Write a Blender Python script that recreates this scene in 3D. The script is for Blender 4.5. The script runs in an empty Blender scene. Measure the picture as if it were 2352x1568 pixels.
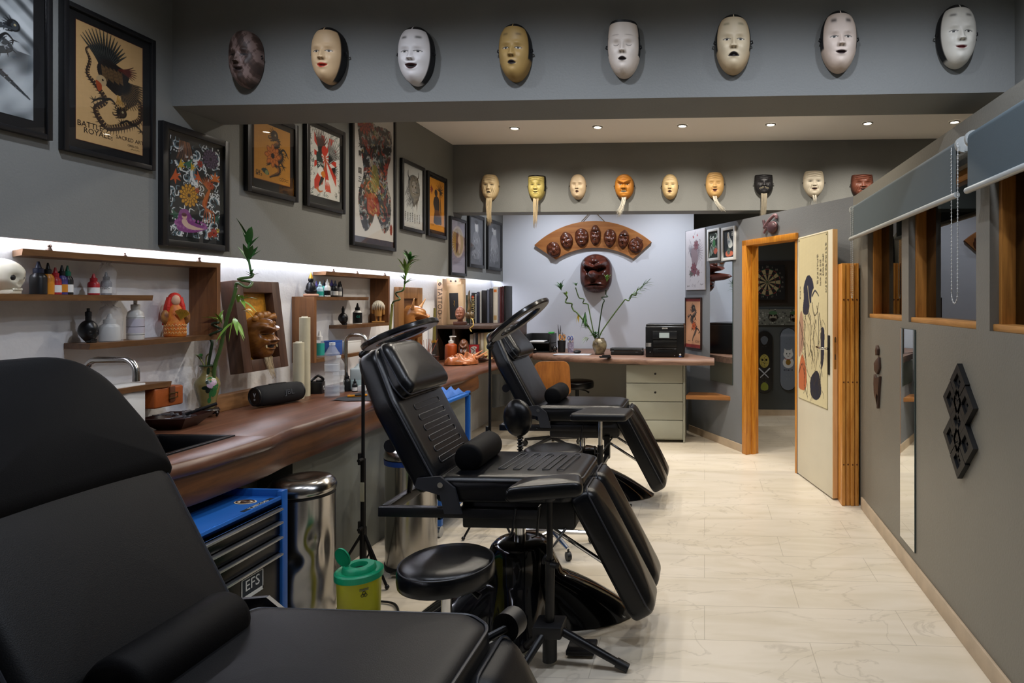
import bpy, bmesh, math, random
import numpy as np
from mathutils import Vector, Matrix, Euler
random.seed(7)
rng = np.random.default_rng(11)
PI = math.pi
SC = bpy.context.scene
COL = SC.collection
# ------------------------------------------------------------------ camera
F, PX, PY, CAMZ, YAW = 1450.0, 1543.0, 688.0, 1.5, 0.0517
CA, SA = math.cos(YAW), math.sin(YAW)
cam_d = bpy.data.cameras.new('camera')
cam = bpy.data.objects.new('camera', cam_d); COL.objects.link(cam)
cam.location = (0, 0, CAMZ); cam.rotation_euler = (PI/2, 0, YAW)
cam_d.sensor_width = 36; cam_d.lens = 36*F/2352
cam_d.shift_x = (1176-PX)/2352; cam_d.shift_y = (PY-784)/2352
cam_d.clip_start = 0.02
SC.camera = cam
SC.view_settings.view_transform = 'Standard'
SC.view_settings.look = 'None'
SC.view_settings.gamma = 1.0
SC.view_settings.use_curve_mapping = False

def ray(u, v):
    k = (u-PX)/F
    return Vector((k*CA-SA, CA+k*SA, (PY-v)/F))
def on_x(u, v, X):
    r = ray(u, v); t = X/r.x
    return Vector((X, r.y*t, CAMZ+r.z*t))
def on_y(u, v, Y):
    r = ray(u, v); t = Y/r.y
    return Vector((r.x*t, Y, CAMZ+r.z*t))
def on_z(u, v, Z):
    r = ray(u, v); t = (Z-CAMZ)/r.z
    return Vector((r.x*t, r.y*t, Z))

# ------------------------------------------------------------------ colours / materials
def lin(c):
    c = c/255.0
    return c/12.92 if c <= 0.04045 else ((c+0.055)/1.055)**2.4
def rgb(h):
    if isinstance(h, str):
        h = h.lstrip('#'); h = tuple(int(h[i:i+2], 16) for i in (0, 2, 4))
    return tuple(lin(c) for c in h)
_mats = {}
def mat(name, col='#808080', rough=0.5, metal=0.0, spec=0.5, var=0.0, vscale=6.0, bump=0.0, bscale=200.0,
        coat=0.0, col2=None, attr=False, emit=None, estr=0.0, trans=0.0, ior=1.45, stretch=(1, 1, 1), alpha=1.0, sheen=0.0):
    if name in _mats: return _mats[name]
    m = bpy.data.materials.new(name); m.use_nodes = True
    nt = m.node_tree; b = nt.nodes['Principled BSDF']
    c = rgb(col)
    b.inputs['Base Color'].default_value = (*c, 1)
    b.inputs['Roughness'].default_value = rough
    b.inputs['Metallic'].default_value = metal
    b.inputs['Specular IOR Level'].default_value = spec
    b.inputs['IOR'].default_value = ior
    b.inputs['Coat Weight'].default_value = coat
    b.inputs['Transmission Weight'].default_value = trans
    b.inputs['Alpha'].default_value = alpha
    if sheen: b.inputs['Sheen Weight'].default_value = sheen
    if emit:
        b.inputs['Emission Color'].default_value = (*rgb(emit), 1); b.inputs['Emission Strength'].default_value = estr
    co = None
    if attr:
        a = nt.nodes.new('ShaderNodeAttribute'); a.attribute_name = 'Col'
        nt.links.new(a.outputs['Color'], b.inputs['Base Color'])
    if (var or col2 or bump) :
        tc = nt.nodes.new('ShaderNodeTexCoord'); mp = nt.nodes.new('ShaderNodeMapping')
        mp.inputs['Scale'].default_value = stretch
        nt.links.new(tc.outputs['Object'], mp.inputs['Vector']); co = mp.outputs['Vector']
    if (var or col2) and not attr:
        n = nt.nodes.new('ShaderNodeTexNoise'); n.inputs['Scale'].default_value = vscale; n.inputs['Detail'].default_value = 6
        nt.links.new(co, n.inputs['Vector'])
        r = nt.nodes.new('ShaderNodeValToRGB')
        r.color_ramp.elements[0].position = 0.3; r.color_ramp.elements[1].position = 0.7
        c2 = rgb(col2) if col2 else tuple(min(1, x*(1+var)) for x in c)
        c1 = c if col2 else tuple(x*(1-var) for x in c)
        r.color_ramp.elements[0].color = (*c1, 1); r.color_ramp.elements[1].color = (*c2, 1)
        nt.links.new(n.outputs['Fac'], r.inputs['Fac']); nt.links.new(r.outputs['Color'], b.inputs['Base Color'])
    if bump:
        n = nt.nodes.new('ShaderNodeTexNoise'); n.inputs['Scale'].default_value = bscale; n.inputs['Detail'].default_value = 3
        nt.links.new(co, n.inputs['Vector'])
        bp = nt.nodes.new('ShaderNodeBump'); bp.inputs['Strength'].default_value = bump; bp.inputs['Distance'].default_value = 0.01
        nt.links.new(n.outputs['Fac'], bp.inputs['Height']); nt.links.new(bp.outputs['Normal'], b.inputs['Normal'])
    _mats[name] = m
    return m
def wood(name, c1, c2, scale=9.0, axis=1, rough=0.45, ring=14.0):
    """grain that runs along one axis of the object (0 x, 1 y, 2 z)"""
    if name in _mats: return _mats[name]
    m = bpy.data.materials.new(name); m.use_nodes = True
    nt = m.node_tree; b = nt.nodes['Principled BSDF']; b.inputs['Roughness'].default_value = rough
    tc = nt.nodes.new('ShaderNodeTexCoord'); mp = nt.nodes.new('ShaderNodeMapping')
    s = [ring, ring, ring]; s[axis] = ring*0.07
    mp.inputs['Scale'].default_value = s
    nt.links.new(tc.outputs['Object'], mp.inputs['Vector'])
    n = nt.nodes.new('ShaderNodeTexNoise'); n.inputs['Scale'].default_value = scale*0.25; n.inputs['Detail'].default_value = 8
    n.inputs['Roughness'].default_value = 0.65; n.inputs['Distortion'].default_value = 0.6
    nt.links.new(mp.outputs['Vector'], n.inputs['Vector'])
    r = nt.nodes.new('ShaderNodeValToRGB')
    r.color_ramp.elements[0].position = 0.32; r.color_ramp.elements[1].position = 0.68
    r.color_ramp.elements[0].color = (*rgb(c1), 1); r.color_ramp.elements[1].color = (*rgb(c2), 1)
    nt.links.new(n.outputs['Fac'], r.inputs['Fac']); nt.links.new(r.outputs['Color'], b.inputs['Base Color'])
    bp = nt.nodes.new('ShaderNodeBump'); bp.inputs['Strength'].default_value = 0.15; bp.inputs['Distance'].default_value = 0.004
    nt.links.new(n.outputs['Fac'], bp.inputs['Height']); nt.links.new(bp.outputs['Normal'], b.inputs['Normal'])
    _mats[name] = m
    return m
def glass_mat(name, tint='#ffffff', rough=0.0, base=0.0, ior=1.5):
    """thin clear pane: see-through, mirror-like by fresnel"""
    if name in _mats: return _mats[name]
    m = bpy.data.materials.new(name); m.use_nodes = True
    nt = m.node_tree; nt.nodes.clear()
    o = nt.nodes.new('ShaderNodeOutputMaterial'); t = nt.nodes.new('ShaderNodeBsdfTransparent'); g = nt.nodes.new('ShaderNodeBsdfGlossy')
    mx = nt.nodes.new('ShaderNodeMixShader'); fr = nt.nodes.new('ShaderNodeFresnel'); fr.inputs['IOR'].default_value = ior
    t.inputs['Color'].default_value = (*rgb(tint), 1); g.inputs['Roughness'].default_value = rough
    ge = nt.nodes.new('ShaderNodeNewGeometry'); sb = nt.nodes.new('ShaderNodeMath'); sb.operation = 'SUBTRACT'; sb.inputs[0].default_value = 1.0
    nt.links.new(ge.outputs['Backfacing'], sb.inputs[1])
    ad = nt.nodes.new('ShaderNodeMath'); ad.operation = 'ADD'; ad.use_clamp = True; ad.inputs[1].default_value = base
    ml = nt.nodes.new('ShaderNodeMath'); ml.operation = 'MULTIPLY'
    nt.links.new(fr.outputs['Fac'], ad.inputs[0]); nt.links.new(ad.outputs[0], ml.inputs[0]); nt.links.new(sb.outputs[0], ml.inputs[1]); nt.links.new(ml.outputs[0], mx.inputs['Fac'])
    nt.links.new(t.outputs[0], mx.inputs[1]); nt.links.new(g.outputs[0], mx.inputs[2]); nt.links.new(mx.outputs[0], o.inputs['Surface'])
    _mats[name] = m
    return m

# ------------------------------------------------------------------ scene objects
def tag(o, label=None, cat=None, group=None, kind=None):
    if label: o['label'] = label
    if cat: o['category'] = cat
    if group: o['group'] = group
    if kind: o['kind'] = kind
    return o
def thing(name, label, cat, loc=(0, 0, 0), rz=0.0, group=None, rot=None):
    o = bpy.data.objects.new(name, None); COL.objects.link(o)
    o.empty_display_size = 0.05
    o.location = loc; o.rotation_euler = rot if rot else (0, 0, rz)
    return tag(o, label, cat, group)
def dup(root, loc=None, rz=None, label=None, group=None, rot=None):
    r = root.copy(); COL.objects.link(r)
    if loc is not None: r.location = loc
    if rz is not None: r.rotation_euler = (0, 0, rz)
    if rot is not None: r.rotation_euler = rot
    if label: r['label'] = label
    if group: r['group'] = group
    for ch in list(root.children):
        c = ch.copy(); COL.objects.link(c); c.parent = r
        for g in list(ch.children):
            d = g.copy(); COL.objects.link(d); d.parent = c
    return r
def link(name, me, m=None, parent=None, smooth=35):
    o = bpy.data.objects.new(name, me); COL.objects.link(o)
    if m is not None:
        me.materials.clear(); me.materials.append(m)
    if smooth:
        me.shade_smooth()
        if smooth < 180: me.set_sharp_from_angle(angle=math.radians(smooth))
    if parent is not None: o.parent = parent
    return o

class MB:
    """collects shapes into one mesh"""
    def __init__(s): s.bm = bmesh.new()
    def _fin(s, vs, M):
        if M is not None: bmesh.ops.transform(s.bm, matrix=M, verts=vs)
    def box(s, lo, hi, bev=0.0, seg=2, M=None):
        lo = Vector(lo); hi = Vector(hi)
        mm = Matrix.Translation((lo+hi)/2) @ Matrix.Diagonal((*(hi-lo), 1))
        if M is not None: mm = M @ mm
        r = bmesh.ops.create_cube(s.bm, size=1, matrix=mm)
        if bev:
            es = list({e for v in r['verts'] for e in v.link_edges})
            bmesh.ops.bevel(s.bm, geom=es, offset=bev, segments=seg, affect='EDGES', profile=0.5)
        return s
    def cyl(s, p0, p1, r0, r1=None, seg=20, cap=True):
        p0 = Vector(p0); p1 = Vector(p1); r1 = r0 if r1 is None else r1
        d = p1-p0
        mm = Matrix.Translation((p0+p1)/2) @ d.to_track_quat('Z', 'Y').to_matrix().to_4x4()
        bmesh.ops.create_cone(s.bm, cap_ends=cap, segments=seg, radius1=max(r0, 1e-5), radius2=max(r1, 1e-5), depth=d.length, matrix=mm)
        return s
    def sph(s, c, r, seg=16, M=None):
        if not hasattr(r, '__len__'): r = (r, r, r)
        mm = Matrix.Translation(c) @ (M if M is not None else Matrix()) @ Matrix.Diagonal((*r, 1))
        bmesh.ops.create_uvsphere(s.bm, u_segments=seg, v_segments=max(6, seg*2//3), radius=1, matrix=mm)
        return s
    def lathe(s, prof, c=(0, 0, 0), seg=24, M=None, cap=True):
        """prof: (radius, z) from bottom to top"""
        bm = s.bm; c = Vector(c); rings = []
        for r, z in prof:
            ring = []
            for i in range(seg):
                a = 2*PI*i/seg
                p = Vector((max(r, 1e-4)*math.cos(a), max(r, 1e-4)*math.sin(a), z))
                if M is not None: p = M @ p
                ring.append(bm.verts.new(c+p))
            rings.append(ring)
        for a, b in zip(rings, rings[1:]):
            for i in range(seg):
                j = (i+1) % seg
                bm.faces.new((a[i], a[j], b[j], b[i]))
        if cap:
            bm.faces.new(list(reversed(rings[0]))); bm.faces.new(rings[-1])
        return s
    def tube(s, pts, r, seg=8, cap=True, close=False):
        bm = s.bm; pts = [Vector(p) for p in pts]; n = len(pts)
        rad = r if hasattr(r, '__len__') else [r]*n
        rings = []; up = None
        for i, p in enumerate(pts):
            if close: t = pts[(i+1) % n]-pts[i-1]
            else: t = pts[min(i+1, n-1)]-pts[max(i-1, 0)]
            if t.length < 1e-9: t = Vector((0, 0, 1))
            t.normalize()
            if up is None:
                up = Vector((0, 0, 1)) if abs(t.z) < 0.9 else Vector((1, 0, 0))
            x = up-t*up.dot(t)
            if x.length < 1e-6: x = t.orthogonal()
            x.normalize(); y = t.cross(x); up = x
            rings.append([bm.verts.new(p+(x*math.cos(2*PI*k/seg)+y*math.sin(2*PI*k/seg))*rad[i]) for k in range(seg)])
        prs = list(zip(rings, rings[1:]))
        if close: prs.append((rings[-1], rings[0]))
        for a, b in prs:
            for k in range(seg):
                j = (k+1) % seg
                bm.faces.new((a[k], a[j], b[j], b[k]))
        if cap and not close:
            bm.faces.new(list(reversed(rings[0]))); bm.faces.new(rings[-1])
        return s
    def prism(s, poly, z0, z1, M=None, bev=0.0, seg=2):
        """poly in local xy, extruded along local z"""
        bm = s.bm
        b = [bm.verts.new(Vector((x, y, z0))) for x, y in poly]
        t = [bm.verts.new(Vector((x, y, z1))) for x, y in poly]
        n = len(poly); fs = []
        fs.append(bm.faces.new(list(reversed(b)))); fs.append(bm.faces.new(t))
        for i in range(n):
            j = (i+1) % n; fs.append(bm.faces.new((b[i], b[j], t[j], t[i])))
        vs = b+t
        if bev:
            es = [e for e in {e for f in fs for e in f.edges}]
            r = bmesh.ops.bevel(bm, geom=es, offset=bev, segments=seg, affect='EDGES', profile=0.5)
            vs = list({v for f in r['faces'] for v in f.verts} | {v for v in vs if v.is_valid})
        if M is not None: bmesh.ops.transform(bm, matrix=M, verts=vs)
        return s
    def pad(s, poly, t, r=0.03, rb=0.015, puff=0.01, M=None, es=5):
        """upholstered pad: outline poly (ccw), thickness t, rounded rims, crowned top"""
        bm = s.bm; Q = [Vector((x, y)) for x, y in poly]; P = []
        for i, p in enumerate(Q):                       # even spacing along long edges
            q = Q[(i+1) % len(Q)]; k = max(1, int((q-p).length/.04))
            P += [p.lerp(q, j/k) for j in range(k)]
        n = len(P)
        x0, x1 = min(p.x for p in P), max(p.x for p in P); y0, y1 = min(p.y for p in P), max(p.y for p in P)
        cen = Vector(((x0+x1)/2, (y0+y1)/2)); hx, hy = (x1-x0)/2, (y1-y0)/2
        rings = []
        def add(ins, z, sc=1.0):
            ring = []
            for i in range(n):
                d = P[i]-cen; q = cen+Vector((d.x*(1-ins/hx)*sc, d.y*(1-ins/hy)*sc))
                ring.append(bm.verts.new((q.x, q.y, z)))
            rings.append(ring)
        for k in range(es+1):
            a = PI/2*k/es; add(rb*(1-math.sin(a)), rb*(1-math.cos(a)))
        for k in range(es+1):
            a = PI/2*k/es; add(r*(1-math.cos(a)), t-r+r*math.sin(a))
        for sc in (0.9, 0.75, 0.58, 0.4, 0.2):
            add(r, t+puff*(1-sc*sc), sc)
        for a, b in zip(rings, rings[1:]):
            for i in range(n):
                j = (i+1) % n; bm.faces.new((a[i], a[j], b[j], b[i]))
        bm.faces.new(list(reversed(rings[0]))); bm.faces.new(rings[-1])
        if M is not None: bmesh.ops.transform(bm, matrix=M, verts=[v for rg in rings for v in rg])
        return s
    def leaf(s, p, d, L, w, droop=0.4, up=(0, 0, 1), n=5):
        bm = s.bm; p = Vector(p); d = Vector(d).normalized(); up = Vector(up)
        side = d.cross(up)
        if side.length < 1e-3: side = Vector((1, 0, 0))
        side.normalize(); nrm = side.cross(d).normalized()
        prev = None
        for i in range(n+1):
            t = i/n; c = p+d*L*t+Vector((0, 0, -1))*droop*L*t*t
            ww = w*math.sin(PI*min(1, 0.06+t*0.94)**0.75)*0.5
            l = bm.verts.new(c+side*ww+nrm*ww*0.35); m_ = bm.verts.new(c); r_ = bm.verts.new(c-side*ww+nrm*ww*0.35)
            if prev:
                bm.faces.new((prev[0], l, m_, prev[1])); bm.faces.new((prev[1], m_, r_, prev[2]))
            prev = (l, m_, r_)
        return s
    def build(s, name, m, parent=None, smooth=35, M=None):
        if M is not None: bmesh.ops.transform(s.bm, matrix=M, verts=s.bm.verts)
        bmesh.ops.recalc_face_normals(s.bm, faces=s.bm.faces)
        me = bpy.data.meshes.new(name); s.bm.to_mesh(me); s.bm.free()
        return link(name, me, m, parent, smooth)

def rpoly(pts, r, seg=6):
    """polygon (ccw) with rounded corners; r number or list"""
    out = []; n = len(pts); P = [Vector(p) for p in pts]
    for i in range(n):
        rr = r[i] if hasattr(r, '__len__') else r
        a, b, c = P[i-1], P[i], P[(i+1) % n]
        d1 = (a-b).normalized(); d2 = (c-b).normalized()
        if rr <= 0: out.append((b.x, b.y)); continue
        ang = math.acos(max(-1, min(1, d1.dot(d2))))
        cut = min(rr/math.tan(ang/2), (a-b).length*0.49, (c-b).length*0.49)
        p1 = b+d1*cut; p2 = b+d2*cut
        for k in range(seg+1):
            t = k/seg
            q = p1*(1-t)**2+b*2*t*(1-t)+p2*t*t
            out.append((q.x, q.y))
    return out
def ellipse(rx, ry, n=24, cx=0, cy=0):
    return [(cx+rx*math.cos(2*PI*i/n), cy+ry*math.sin(2*PI*i/n)) for i in range(n)]
def frame_m(o, xa, ya):
    """matrix from origin and two axes"""
    x = Vector(xa).normalized(); y = Vector(ya); y = (y-x*y.dot(x)).normalized(); z = x.cross(y)
    M = Matrix.Identity(4)
    for i in range(3): M[i][0] = x[i]; M[i][1] = y[i]; M[i][2] = z[i]; M[i][3] = o[i]
    return M
def struct(name, mb, m, parent=None, smooth=35, label=None):
    o = mb.build(name, m, parent, smooth)
    if parent is None: o['kind'] = 'structure'
    return o
def text(name, s, size, m, parent, loc, rot=(PI/2, 0, 0), ext=0.0006, align='CENTER', sx=1.0):
    cu = bpy.data.curves.new('txt', 'FONT'); cu.body = s; cu.size = size; cu.extrude = ext
    cu.align_x = align; cu.align_y = 'CENTER'; cu.resolution_u = 2
    t = bpy.data.objects.new('txt', cu); COL.objects.link(t)
    bpy.context.view_layer.update()
    me = bpy.data.meshes.new_from_object(t.evaluated_get(bpy.context.evaluated_depsgraph_get()))
    bpy.data.objects.remove(t); bpy.data.curves.remove(cu)
    o = link(name, me, m, parent, 0)
    o.location = loc; o.rotation_euler = rot; o.scale = (sx, 1, 1)
    return o
def catmull(P, n=8):
    P = [Vector(p) for p in P]; out = []
    for i in range(len(P)-1):
        a = P[max(i-1, 0)]; b = P[i]; c = P[i+1]; d = P[min(i+2, len(P)-1)]
        for k in range(n):
            t = k/n
            out.append(0.5*((2*b)+(c-a)*t+(2*a-5*b+4*c-d)*t*t+(3*b-a-3*c+d)*t**3))
    out.append(P[-1]); return out
# ================================================================== SETTING
XL, XW, XR = -2.5, -2.65, 1.135          # dark upper panel, white recessed wall, right partition
YB, YF = 7.72, -1.5
ZC, ZB, ZP = 3.04, 2.411, 2.285
paint = mat('grey_paint', '#747572', rough=0.62, bump=0.12, bscale=120, var=0.04, vscale=2.5)
paint_r = mat('grey_paint_partition', '#76736a', rough=0.42, bump=0.1, bscale=90, var=0.05, vscale=1.5)
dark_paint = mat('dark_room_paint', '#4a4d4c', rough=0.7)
white_pl = mat('white_plaster', '#e2e2e4', rough=0.75, bump=0.3, bscale=30)
white_wall = mat('white_paint', '#d4d7de', rough=0.7, bump=0.05, bscale=100)
ceil_m = mat('ceiling_paint', '#eae6e0', rough=0.8)
grey_lam = mat('grey_laminate', '#97988b', rough=0.5)
skirt_m = mat('stone_skirting', '#b7a48c', rough=0.5, var=0.12, vscale=9)

def floor_mat():
    m = bpy.data.materials.new('cream_marble_tiles'); m.use_nodes = True
    nt = m.node_tree; b = nt.nodes['Principled BSDF']; b.inputs['Roughness'].default_value = 0.33
    tc = nt.nodes.new('ShaderNodeTexCoord')
    mp = nt.nodes.new('ShaderNodeMapping'); mp.inputs['Scale'].default_value = (1.6, 7.0, 1)
    nt.links.new(tc.outputs['Object'], mp.inputs['Vector'])
    n = nt.nodes.new('ShaderNodeTexNoise'); n.inputs['Scale'].default_value = 1.3; n.inputs['Detail'].default_value = 9; n.inputs['Distortion'].default_value = 0.8
    nt.links.new(mp.outputs['Vector'], n.inputs['Vector'])
    r = nt.nodes.new('ShaderNodeValToRGB')
    r.color_ramp.elements[0].position = 0.3; r.color_ramp.elements[0].color = (*rgb('#ccc1ac'), 1)
    r.color_ramp.elements[1].position = 0.62; r.color_ramp.elements[1].color = (*rgb('#d8cebd'), 1)
    nt.links.new(n.outputs['Fac'], r.inputs['Fac'])
    # dark hair-line veins
    n2 = nt.nodes.new('ShaderNodeTexNoise'); n2.inputs['Scale'].default_value = 2.2; n2.inputs['Detail'].default_value = 10; n2.inputs['Distortion'].default_value = 1.2
    mp2 = nt.nodes.new('ShaderNodeMapping'); mp2.inputs['Scale'].default_value = (0.7, 1.3, 1)
    nt.links.new(tc.outputs['Object'], mp2.inputs['Vector']); nt.links.new(mp2.outputs['Vector'], n2.inputs['Vector'])
    r2 = nt.nodes.new('ShaderNodeValToRGB'); e = r2.color_ramp.elements
    e[0].position = 0.488; e[0].color = (0, 0, 0, 1); e[1].position = 0.5; e[1].color = (1, 1, 1, 1)
    e2 = r2.color_ramp.elements.new(0.512); e2.color = (0, 0, 0, 1)
    nt.links.new(n2.outputs['Fac'], r2.inputs['Fac'])
    br = nt.nodes.new('ShaderNodeTexBrick'); br.inputs['Scale'].default_value = 1.0
    br.inputs['Color1'].default_value = (0, 0, 0, 1); br.inputs['Color2'].default_value = (0, 0, 0, 1); br.inputs['Mortar'].default_value = (1, 1, 1, 1)
    br.inputs['Mortar Size'].default_value = 0.0018; br.inputs['Brick Width'].default_value = 0.92; br.inputs['Row Height'].default_value = 0.31
    nt.links.new(tc.outputs['Object'], br.inputs['Vector'])
    ad = nt.nodes.new('ShaderNodeMath'); ad.operation = 'MULTIPLY'; ad.inputs[1].default_value = 0.22
    nt.links.new(r2.outputs['Color'], ad.inputs[0])
    ad2 = nt.nodes.new('ShaderNodeMath'); ad2.operation = 'MULTIPLY'; ad2.inputs[1].default_value = 0.38
    nt.links.new(br.outputs['Color'], ad2.inputs[0])
    mx0 = nt.nodes.new('ShaderNodeMath'); mx0.operation = 'MAXIMUM'
    nt.links.new(ad.outputs[0], mx0.inputs[0]); nt.links.new(ad2.outputs[0], mx0.inputs[1])
    mx = nt.nodes.new('ShaderNodeMix'); mx.data_type = 'RGBA'
    nt.links.new(mx0.outputs[0], mx.inputs['Factor']); nt.links.new(r.outputs['Color'], mx.inputs['A'])
    mx.inputs['B'].default_value = (*rgb('#6e604c'), 1)
    nt.links.new(mx.outputs['Result'], b.inputs['Base Color'])
    return m
struct('floor', MB().box((-2.85, YF-.1, -.1), (4.2, 8.4, 0)), floor_mat())
struct('ceiling', MB().box((-2.85, YF-.1, ZC), (4.2, 8.4, ZC+.1)), ceil_m)
struct('wall_left', MB().box((XL-.03, YF, 1.725), (XL, YB, ZC)), paint)
struct('wall_left_recess', MB().box((XW-.1, YF, 0), (XW, YB, ZC)), white_pl)
struct('wall_back', MB().box((-2.75, YB, 0.86), (-.13, YB+.1, ZC)), white_wall)
struct('wall_back_lower', MB().box((-2.75, YB-.012, 0), (-.13, YB+.1, 0.86)), mat('grey_paint_low', '#aeada4', rough=0.6))
struct('wall_front', MB().box((-2.85, YF-.1, 0), (4.2, YF, ZC)), paint)
# far room behind the slanted wall
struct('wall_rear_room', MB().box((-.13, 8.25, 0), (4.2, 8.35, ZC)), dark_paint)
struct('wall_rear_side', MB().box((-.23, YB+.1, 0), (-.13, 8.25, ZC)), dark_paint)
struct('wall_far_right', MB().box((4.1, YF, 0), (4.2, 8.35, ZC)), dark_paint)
struct('baseboard_rear', MB().box((-.1, 8.235, 0), (4.0, 8.25, .075)), skirt_m)
# right partition with three window openings
wins = [(3.70, 4.46), (2.703, 3.578), (1.35, 2.578)]
ZS, ZT = 1.375, 2.09
mb = MB(); T = .16
mb.box((XR, YF, 0), (XR+T, 4.89, ZS)); mb.box((XR, YF, ZT), (XR+T, 4.89, ZP))
ys = [YF]+[y for w in reversed(wins) for y in w]+[4.89]
for i in range(0, len(ys), 2): mb.box((XR, ys[i], ZS), (XR+T, ys[i+1], ZT))
struct('wall_right', mb, paint_r)
struct('wall_right_upper', MB().box((1.36, YF, ZP), (1.5, 2.845, ZC)), paint)
struct('baseboard_right', MB().box((XR-.014, YF, 0), (XR, 4.6, .085), .003), skirt_m)
# ceiling beams
struct('trim_1', MB().box((XL, 2.845, ZB), (4.1, 3.165, ZC)), paint)
struct('trim_2', MB().box((XL, 6.16, 2.368), (4.1, 6.40, ZC)), paint)
# slanted wall with door opening
P1 = Vector((1.135, 4.89, 0)); P0 = Vector((-.22, 7.29, 0))
WL = (P0-P1).length; RZD = math.atan2(P1.y-P0.y, P1.x-P0.x)
DM = Matrix.Translation(P0) @ Matrix.Rotation(RZD, 4, 'Z')   # local x to the right, local y into the wall
def diag_loc(s, off=0.0, z=0.0): return DM @ Vector((s, off, z))
def on_diag(u, v):
    """(distance along the slanted wall, height) of a pixel"""
    r = ray(u, v); n = (P1-P0).normalized(); nn = Vector((n.y, -n.x, 0))
    t = (P0.dot(nn))/(r.dot(nn)); p = Vector((r.x*t, r.y*t, CAMZ+r.z*t))
    return (p-P0).dot(n), p.z
DS0, DS1, DH = WL-1.47, WL-.69, 2.035
mb = MB()
mb.box((0, 0, 0), (DS0, .1, 2.29), M=DM); mb.box((DS1, 0, 0), (WL+.1, .1, 2.29), M=DM); mb.box((DS0, 0, DH), (DS1, .1, 2.29), M=DM)
struct('wall_slanted', mb, mat('grey_paint_slanted', '#73767a', rough=0.55, bump=0.1, bscale=120))
struct('baseboard_slanted', MB().box((0.1, -.012, 0), (DS0-.05, 0, .075), M=DM), skirt_m)
pine = wood('varnished_pine', '#a8641c', '#d3902f', axis=2, rough=0.3, ring=22)
pine_light = wood('pale_pine_edge', '#d2a066', '#e2b983', axis=2, rough=0.4, ring=20)
mb = MB()
mb.box((DS0-.045, -.03, 0), (DS0+.03, .115, DH+.04), .004, M=DM)
mb.box((DS1-.03, -.0, 0), (DS1+.02, .115, DH+.04), .004, M=DM)
mb.box((DS0-.045, -.03, DH-.015), (DS1+.02, .115, DH+.04), .004, M=DM)
mb.box((DS0+.03, .035, 0), (DS0+.042, .075, DH-.015), M=DM)
struct('trim_3', mb, pine)
# windows
pane = glass_mat('window_pane', '#8f979d', base=0.10)
jamb_w = wood('window_oak', '#8a5a24', '#b57a36', axis=2, rough=0.4, ring=24)
sill_w = wood('window_oak_sill', '#9a6a34', '#c08a4a', axis=1, rough=0.4, ring=24)
for i, (y0, y1) in enumerate(wins):
    w = bpy.data.objects.new('window_%d' % (i+1), None); COL.objects.link(w); w.location = (XR, (y0+y1)/2, ZS); w['kind'] = 'structure'
    h = (y1-y0)/2; H = ZT-ZS
    MB().box((.035, h-.028, 0), (.097, h, H), .003).build('window_frame', jamb_w, w)
    MB().box((.035, -h, 0), (.097, -h+.028, H), .003).build('window_frame', jamb_w, w)
    MB().box((.035, -h+.028, H-.028), (.097, h-.028, H), .003).build('window_frame', sill_w, w)
    MB().box((.012, -h, 0), (.15, h, .028), .004).build('window_sill', sill_w, w)
    MB().box((.088, -h+.028, .028), (.092, h-.028, H-.028)).build('window_glass', pane, w)
# ================================================================== COUNTER, DESK, SHELVES
ct_wood = wood('counter_walnut', '#4a2c1e', '#6d4734', axis=1, rough=0.36, ring=9)
apron_w = wood('counter_apron_walnut', '#432713', '#704522', axis=1, rough=0.42, ring=10)
shelf_w = wood('shelf_walnut', '#57391f', '#7c5632', axis=1, rough=0.45, ring=20)
shelf_wz = wood('shelf_walnut_upright', '#5e3a1e', '#84562f', axis=2, rough=0.45, ring=16)
desk_w = wood('desk_walnut', '#5a4034', '#8a6a58', axis=0, rough=0.5, ring=12)
black_m = mat('black_plastic', '#121214', rough=0.45)
black_g = mat('black_gloss', '#0a0a0d', rough=0.12, coat=0.5)
black_metal = mat('black_metal', '#101013', rough=0.38, metal=0.2)
chrome = mat('chrome', '#d8d8d8', rough=0.12, metal=1.0)
steel = mat('brushed_steel', '#b3b1ae', rough=0.22, metal=1.0)

def live_edge(y, a=0): return 0.018*math.sin(y*3.1+a)+0.012*math.sin(y*7.7+1+a)+0.006*math.sin(y*17+a)
def slab(mb, ptsA, ptsB, z0, z1, lip=0.02):
    """slab between a wavy front line and a back line, front rim rounded"""
    bm = mb.bm; rows = []
    for (fx, fy), (bx, by) in zip(ptsA, ptsB):
        d = Vector((bx-fx, by-fy, 0)).normalized()
        f = Vector((fx, fy, 0)); b = Vector((bx, by, 0))
        rows.append([bm.verts.new(p) for p in (
            Vector((bx, by, z0)), f+d*.012+Vector((0, 0, z0)), f+d*.002+Vector((0, 0, z0+.012)), f+Vector((0, 0, (z0+z1)/2)),
            f+d*.008+Vector((0, 0, z1-.012)), f+d*lip+Vector((0, 0, z1)), Vector((bx, by, z1)))])
    for a, b in zip(rows, rows[1:]):
        for i in range(7):
            j = (i+1) % 7; bm.faces.new((a[i], a[j], b[j], b[i]))
    bm.faces.new(list(reversed(rows[0]))); bm.faces.new(rows[-1])
counter = thing('counter', 'long dark walnut worktop with live edge along the white wall', 'counter', (-2.3, 3.0, 0))
CX0 = -2.64
ys = [-.6+i*(YB-.02+.6)/150 for i in range(151)]
sx0, sx1, sy0, sy1 = -2.42, -2.06, 2.05, 2.68
mb = MB()
A_ = [(-1.92+live_edge(y)+.3, y-3.0) for y in ys]
def seg_slab(y0, y1, fx, bx):
    yy = [y0+(y1-y0)*i/max(2, int((y1-y0)/.05)) for i in range(max(2, int((y1-y0)/.05))+1)]
    slab(mb, [((-1.92+live_edge(y) if fx is None else fx)+2.3, y-3.0) for y in yy], [((bx)+2.3, y-3.0) for y in yy], .845, .90)
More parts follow.
